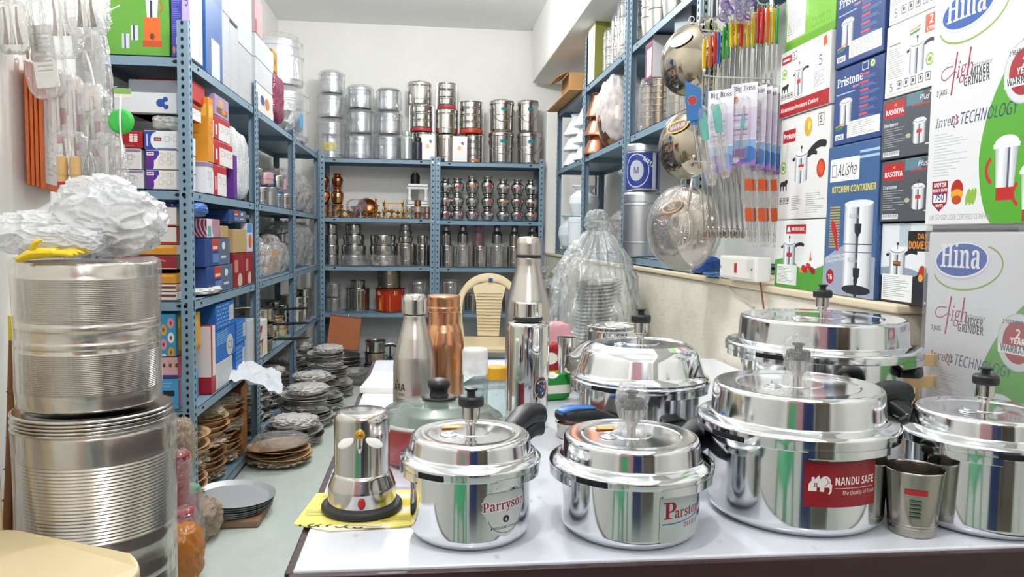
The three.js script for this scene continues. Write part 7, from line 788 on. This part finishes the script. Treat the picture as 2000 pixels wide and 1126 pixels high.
for (let k = 0; k < 3; k++) ware('patila', 'copper_cup', `little copper cup, ${['bottom', 'middle', 'top'][k]} of the pile in front of the white stands`, 'cup', [-0.065, 1.307 + k * 0.052, -6.63], 0.03, 0.05, { mat: k === 1 ? M('#d9c9b4', 0.3, 0.6) : COPPER });
for (let k = 0; k < 2; k++) ware('patila', 'copper_cup', `pinkish copper cup, ${['lower', 'upper'][k]} of the pile by the rack post`, 'cup', [0.014, 1.307 + k * 0.05, -6.63], 0.026, 0.048, { mat: M('#d3a592', 0.3, 0.8) });
// rows of water pots
{ const xs = [0.168, 0.275, 0.404, 0.538, 0.673, 0.799, 0.921], stick = [M('#b3324a', 0.4), M('#c98a94', 0.4), M('#c0708a', 0.4), M('#b9a0b4', 0.4), M('#9aa0a4', 0.4), M('#c23a56', 0.4), M('#cf7a48', 0.4)];
  xs.forEach((x, c) => { for (let k = 0; k < 3; k++) { const big = c === 2 || c === 3, r = 0.057, h = k === 2 ? (big ? 0.15 : 0.13) : 0.115; const t = ware('lota', 'water_pot', `round steel water pot in the ${nth[c]} column, ${['bottom', 'middle', 'top'][k]} row of the pot shelf`, 'pot', [x, 1.297 + k * 0.1155, -6.72], r, h); mesh('sticker', wrapLabel(r * 1.005, h * 0.36, h * 0.54, 0.25 - 0.1 * (c % 3), 0.8), stick[(c + k * 2) % 7], t); if (c > 0 && c < 5) for (let g = 0; g < 4; g++) mesh('groove', new THREE.TorusGeometry(r * (0.86 + 0.045 * g), 0.0012, 5, 32).rotateX(PI / 2), DULL, t, [0, h * (0.16 + g * 0.07), 0]); } }); }
// round tins
[[-0.806, [0.068, 0.068, 0.066, 0.058], 'first'], [-0.612, [0.108, 0.103, 0.09, 0.068], 'second'], [-0.363, [0.116, 0.112, 0.11], 'third']].forEach(([x, rs, n]) => rs.forEach((r, k) => ware('dabba', 'round_tin', `round steel tin in the ${n} stack of the tin shelf, ${['bottom', 'second', 'third', 'top'][k]}`, 'tin', [x, 0.898 + k * 0.089, -6.74], r, 0.088, k === 0 && n !== 'first' ? { film: FILM } : {})));
ware('canister', 'steel_jar', 'big steel jar carrying a tower of small tins', 'jar', [-0.17, 0.898, -6.74], 0.08, 0.2); [0, 1, 2].forEach((k) => ware('dabba', 'small_tin', `small steel tin on the big jar, ${['lowest', 'middle', 'highest'][k]}`, 'tin', [-0.17, 1.1 + k * 0.053, -6.74], [0.062, 0.056, 0.045][k], 0.052));
ware('canister', 'steel_jar', 'steel jar at the right end of the tin shelf', 'jar', [-0.024, 0.898, -6.74], 0.062, 0.19); ware('dabba', 'small_tin', 'small steel tin on the right-end jar', 'tin', [-0.024, 1.09, -6.74], 0.046, 0.07);
// canisters and flasks
[873, 904, 938, 971, 1004].forEach((_, i) => ware('canister', 'steel_canister', `steel canister in the front row under the water pots, ${nth[i]} from the left`, 'canister', [[0.188, 0.325, 0.477, 0.625, 0.773][i], 0.895, -6.69], 0.06, 0.19, i % 2 ? { film: FILM } : {}));
[0, 1, 2, 3, 4, 5].forEach((i) => ware('flask', 'steel_flask', `capped steel flask in the back row under the water pots, ${nth[i]} from the left`, 'flask', [[0.183, 0.333, 0.47, 0.639, 0.796, 0.958][i], 0.895, -6.87], 0.046, 0.385, { mat: i === 2 ? M('#a5647e', 0.3, 0.4) : STEEL, film: i === 2 ? FILM : 0 }));
// shelf above the floor
for (let k = 0; k < 2; k++) ware('canister', 'wrapped_canister', `film-wrapped steel canister in the left corner, ${['lower', 'upper'][k]}`, 'canister', [-0.779, 0.502 + k * 0.125, -6.72], 0.052, 0.113, { film: FILM });
ware('patila', 'steel_pot', 'open steel pot with ladles inside, left of the orange pot', 'pot', [-0.577, 0.502, -6.74], 0.105, 0.2); ware('patila', 'steel_pot', 'smaller steel bowl resting inside the open pot', 'bowl', [-0.577, 0.64, -6.74], 0.068, 0.13);
{ const t = ware('patila', 'printed_pot', 'big pot wrapped in orange patterned film', 'pot', [-0.3, 0.502, -6.73], 0.13, 0.2, { mat: printMat(384, 128, (x) => { rect(x, '#b3351c', 0, 0, 384, 128); for (let i = 0; i < 50; i++) { x.strokeStyle = ['#e8a03a', '#8e1f16', '#d9642c', '#f0d8a8'][i % 4]; x.lineWidth = 4; x.beginPath(); x.arc(rnd(0, 384), rnd(0, 128), rnd(6, 26), rnd(0, 3), rnd(3, 6)); x.stroke(); } }, 0.2) }); }
ware('canister', 'steel_drum', 'tall plain steel drum standing on the orange pot', 'drum', [-0.31, 0.705, -6.74], 0.1, 0.16, { mat: M('#a8a294', 0.25, 1) });
ware('canister', 'wrapped_canister', 'film-wrapped canister behind the brushed bottle cap', 'canister', [-0.049, 0.502, -6.76], 0.075, 0.26, { film: FILM });
[0, 1, 2, 3].forEach((i) => ware(i % 2 ? 'patila' : 'canister', 'steel_pot', `steel vessel on the lowest shelf behind the cream chair, ${nth[i]} from the left`, 'pot', [[0.224, 0.426, 0.63, 0.835][i], 0.502, -6.74], 0.075 + 0.01 * (i % 2), [0.27, 0.16, 0.2, 0.25][i], i === 0 ? { film: FILM } : {}));
// on the floor
{ const t = thing('wooden_board', 'brown square wooden board leaning on a pile of basins', 'board', [-0.677, 0.218, -6.42]); t.rotation.set(-0.18, 0.1, -0.1); const b = 0.27; mesh('board', rb(b * 0.95, b, 0.02, 0.004, 0, b / 2, 0), M('#a8581f', 0.4, 0, { bumpMap: brushTex, bumpScale: 0.0005 }), t); mesh('edge_bead', rb(b * 0.97, 0.012, 0.026, 0.004, 0, b, 0), M('#6d3814', 0.4), t); mesh('hanging_stud', cyl(0.012, 0.01, 0.016, 0.02, b + 0.004, 0, 14), STEEL, t); }
for (let i = 0; i < 5; i++) { const t = thing('steel_basin', `wide steel basin under the brown board, ${['lowest', 'second', 'third', 'fourth', 'uppermost'][i]}`, 'basin', [-0.688, 0.006 + i * 0.032, -6.32]); mesh('basin', lathe([[0, 0], [0.13, 0], [0.155, 0.04], [0.17, 0.05], [0.17, 0.053], [0.152, 0.043], [0.128, 0.004], [0, 0.004]], 48, 0.003), i === 0 ? M('#233248', 0.3, 0.4) : DULL, t); mesh('rim', new THREE.TorusGeometry(0.17, 0.003, 6, 48).rotateX(PI / 2), STEEL, t, [0, 0.052, 0]); }
for (let k = 0; k < 3; k++) ware('patila', 'steel_pot', `stacked steel pot left of the black wheel stand, ${['bottom', 'middle', 'top'][k]}`, 'pot', [-0.415 + k * 0.006, 0.004 + k * 0.098, -6.38], 0.085, 0.096, { mat: k === 1 ? M('#c9b9a8', 0.25, 0.9) : STEEL });
{ const t = thing('wheel_stand', 'black spoked wheel stand leaning in the dark corner', 'stand', [-0.289, 0.13, -6.5], 0.1); mesh('wheel_rim', new THREE.TorusGeometry(0.122, 0.007, 10, 56), M('#c9c9c6', 0.25, 0.9), t); mesh('tyre', new THREE.TorusGeometry(0.108, 0.008, 10, 56), BLACK, t); for (let i = 0; i < 6; i++) mesh('spoke', rb(0.012, 0.1, 0.006, 0.002, 0, 0.05, 0).rotateZ(i * TAU / 6), i % 2 ? STEEL : BLACK, t); mesh('hub', cyl(0.018, 0.018, 0.03, 0, -0.015, 0, 20).rotateX(PI / 2), BLACK, t); }
[[-0.731, -5.95, 0.34, 0.14, 0.36], [-0.51, -6.05, 0.36, 0.13, 0.3], [-0.299, -6.02, 0.3, 0.16, 0.3]].forEach(([x, z, w, h, d], i) => bag('bagged_plates', `flat clear bag of plates on the floor before the end wall, ${['left', 'middle', 'right'][i]}`, 'bag', [w, h, d], [x, 0, z], { steel: 3, amp: 0.3 }));
// ------------------------------------------------------------------ the near end of the shop, seen only in the polished pots
{ const t = thing('curtain', 'pink pleated cloth hanging behind the camera, seen as bands in the pots', 'curtain', [-0.58, 0.35, 0.95]); const g = new THREE.PlaneGeometry(0.95, 2.0, 120, 2), p = g.attributes.position; for (let i = 0; i < p.count; i++) p.setZ(i, 0.03 * Math.sin(p.getX(i) * 62) + 0.012 * Math.sin(p.getX(i) * 23 + 1)); g.translate(0, 1.0, 0).rotateY(PI); g.computeVertexNormals(); mesh('cloth', g, new THREE.MeshStandardMaterial({ map: grain(64, 4, (u) => { const k = 0.5 + 0.5 * Math.sin(u * TAU * 11); return [0.74 + 0.1 * k, 0.5 + 0.22 * k, 0.53 + 0.2 * k]; }, [2, 1], true), roughness: 0.8, side: THREE.DoubleSide }), t); mesh('curtain_rod', cyl(0.012, 0.012, 1.05, 0, 0, 0, 12).rotateZ(PI / 2).translate(0.52, 2.02, 0), STEEL, t); }
{ const t = thing('steel_cupboard', 'navy steel cupboard behind the camera, seen as a dark band in the pots', 'cupboard', [0.13, 0, 1.1], PI); mesh('cupboard_body', rb(0.5, 1.95, 0.4, 0.01, 0, 0.975, -0.05), M('#16294f', 0.35), t); for (const s of [-1, 1]) { const d = mesh('door', rb(0.243, 1.85, 0.02, 0.006, s * 0.124, 0.98, 0.16), M('#1b3160', 0.3), t); mesh('handle', rb(0.012, 0.12, 0.02, 0.004, s * 0.03, 1.0, 0.18), STEEL, d); } }
{ const t = thing('grey_shelves', 'grey-brown shelf unit behind the camera with an orange crate', 'shelves', [0.78, 0, 1.15], PI); mesh('back_panel', rb(0.7, 1.9, 0.02, 0.002, 0, 0.95, -0.18), M('#8a8376', 0.6), t); for (const y of [0.1, 0.6, 1.1, 1.55, 1.88]) mesh('shelf', rb(0.7, 0.025, 0.36, 0.003, 0, y, 0), M('#7a6d5c', 0.6), t); for (const s of [-1, 1]) mesh('side_panel', rb(0.025, 1.9, 0.36, 0.003, s * 0.35, 0.95, 0), M('#9a9488', 0.6), t); }
carton('carton', 'orange crate on the shelf unit behind the camera', 'crate', [0.3, 0.34, 0.26], [0.82, 1.114, 1.12], PI, { front: COL('#b5602a'), side: COL('#a5551f') });
{ const c0 = CREAMP.color.clone(); const t = chair('cream chair', [-0.42, 0, 0.2], PI, { arms: 0 }); const green = M('#2f9a68', 0.35); t.traverse((o) => { if (o.isMesh) o.material = green; }); t.userData.label = 'green plastic chair before the counter, seen only mirrored in the pots'; }
renderer.render(scene, camera);
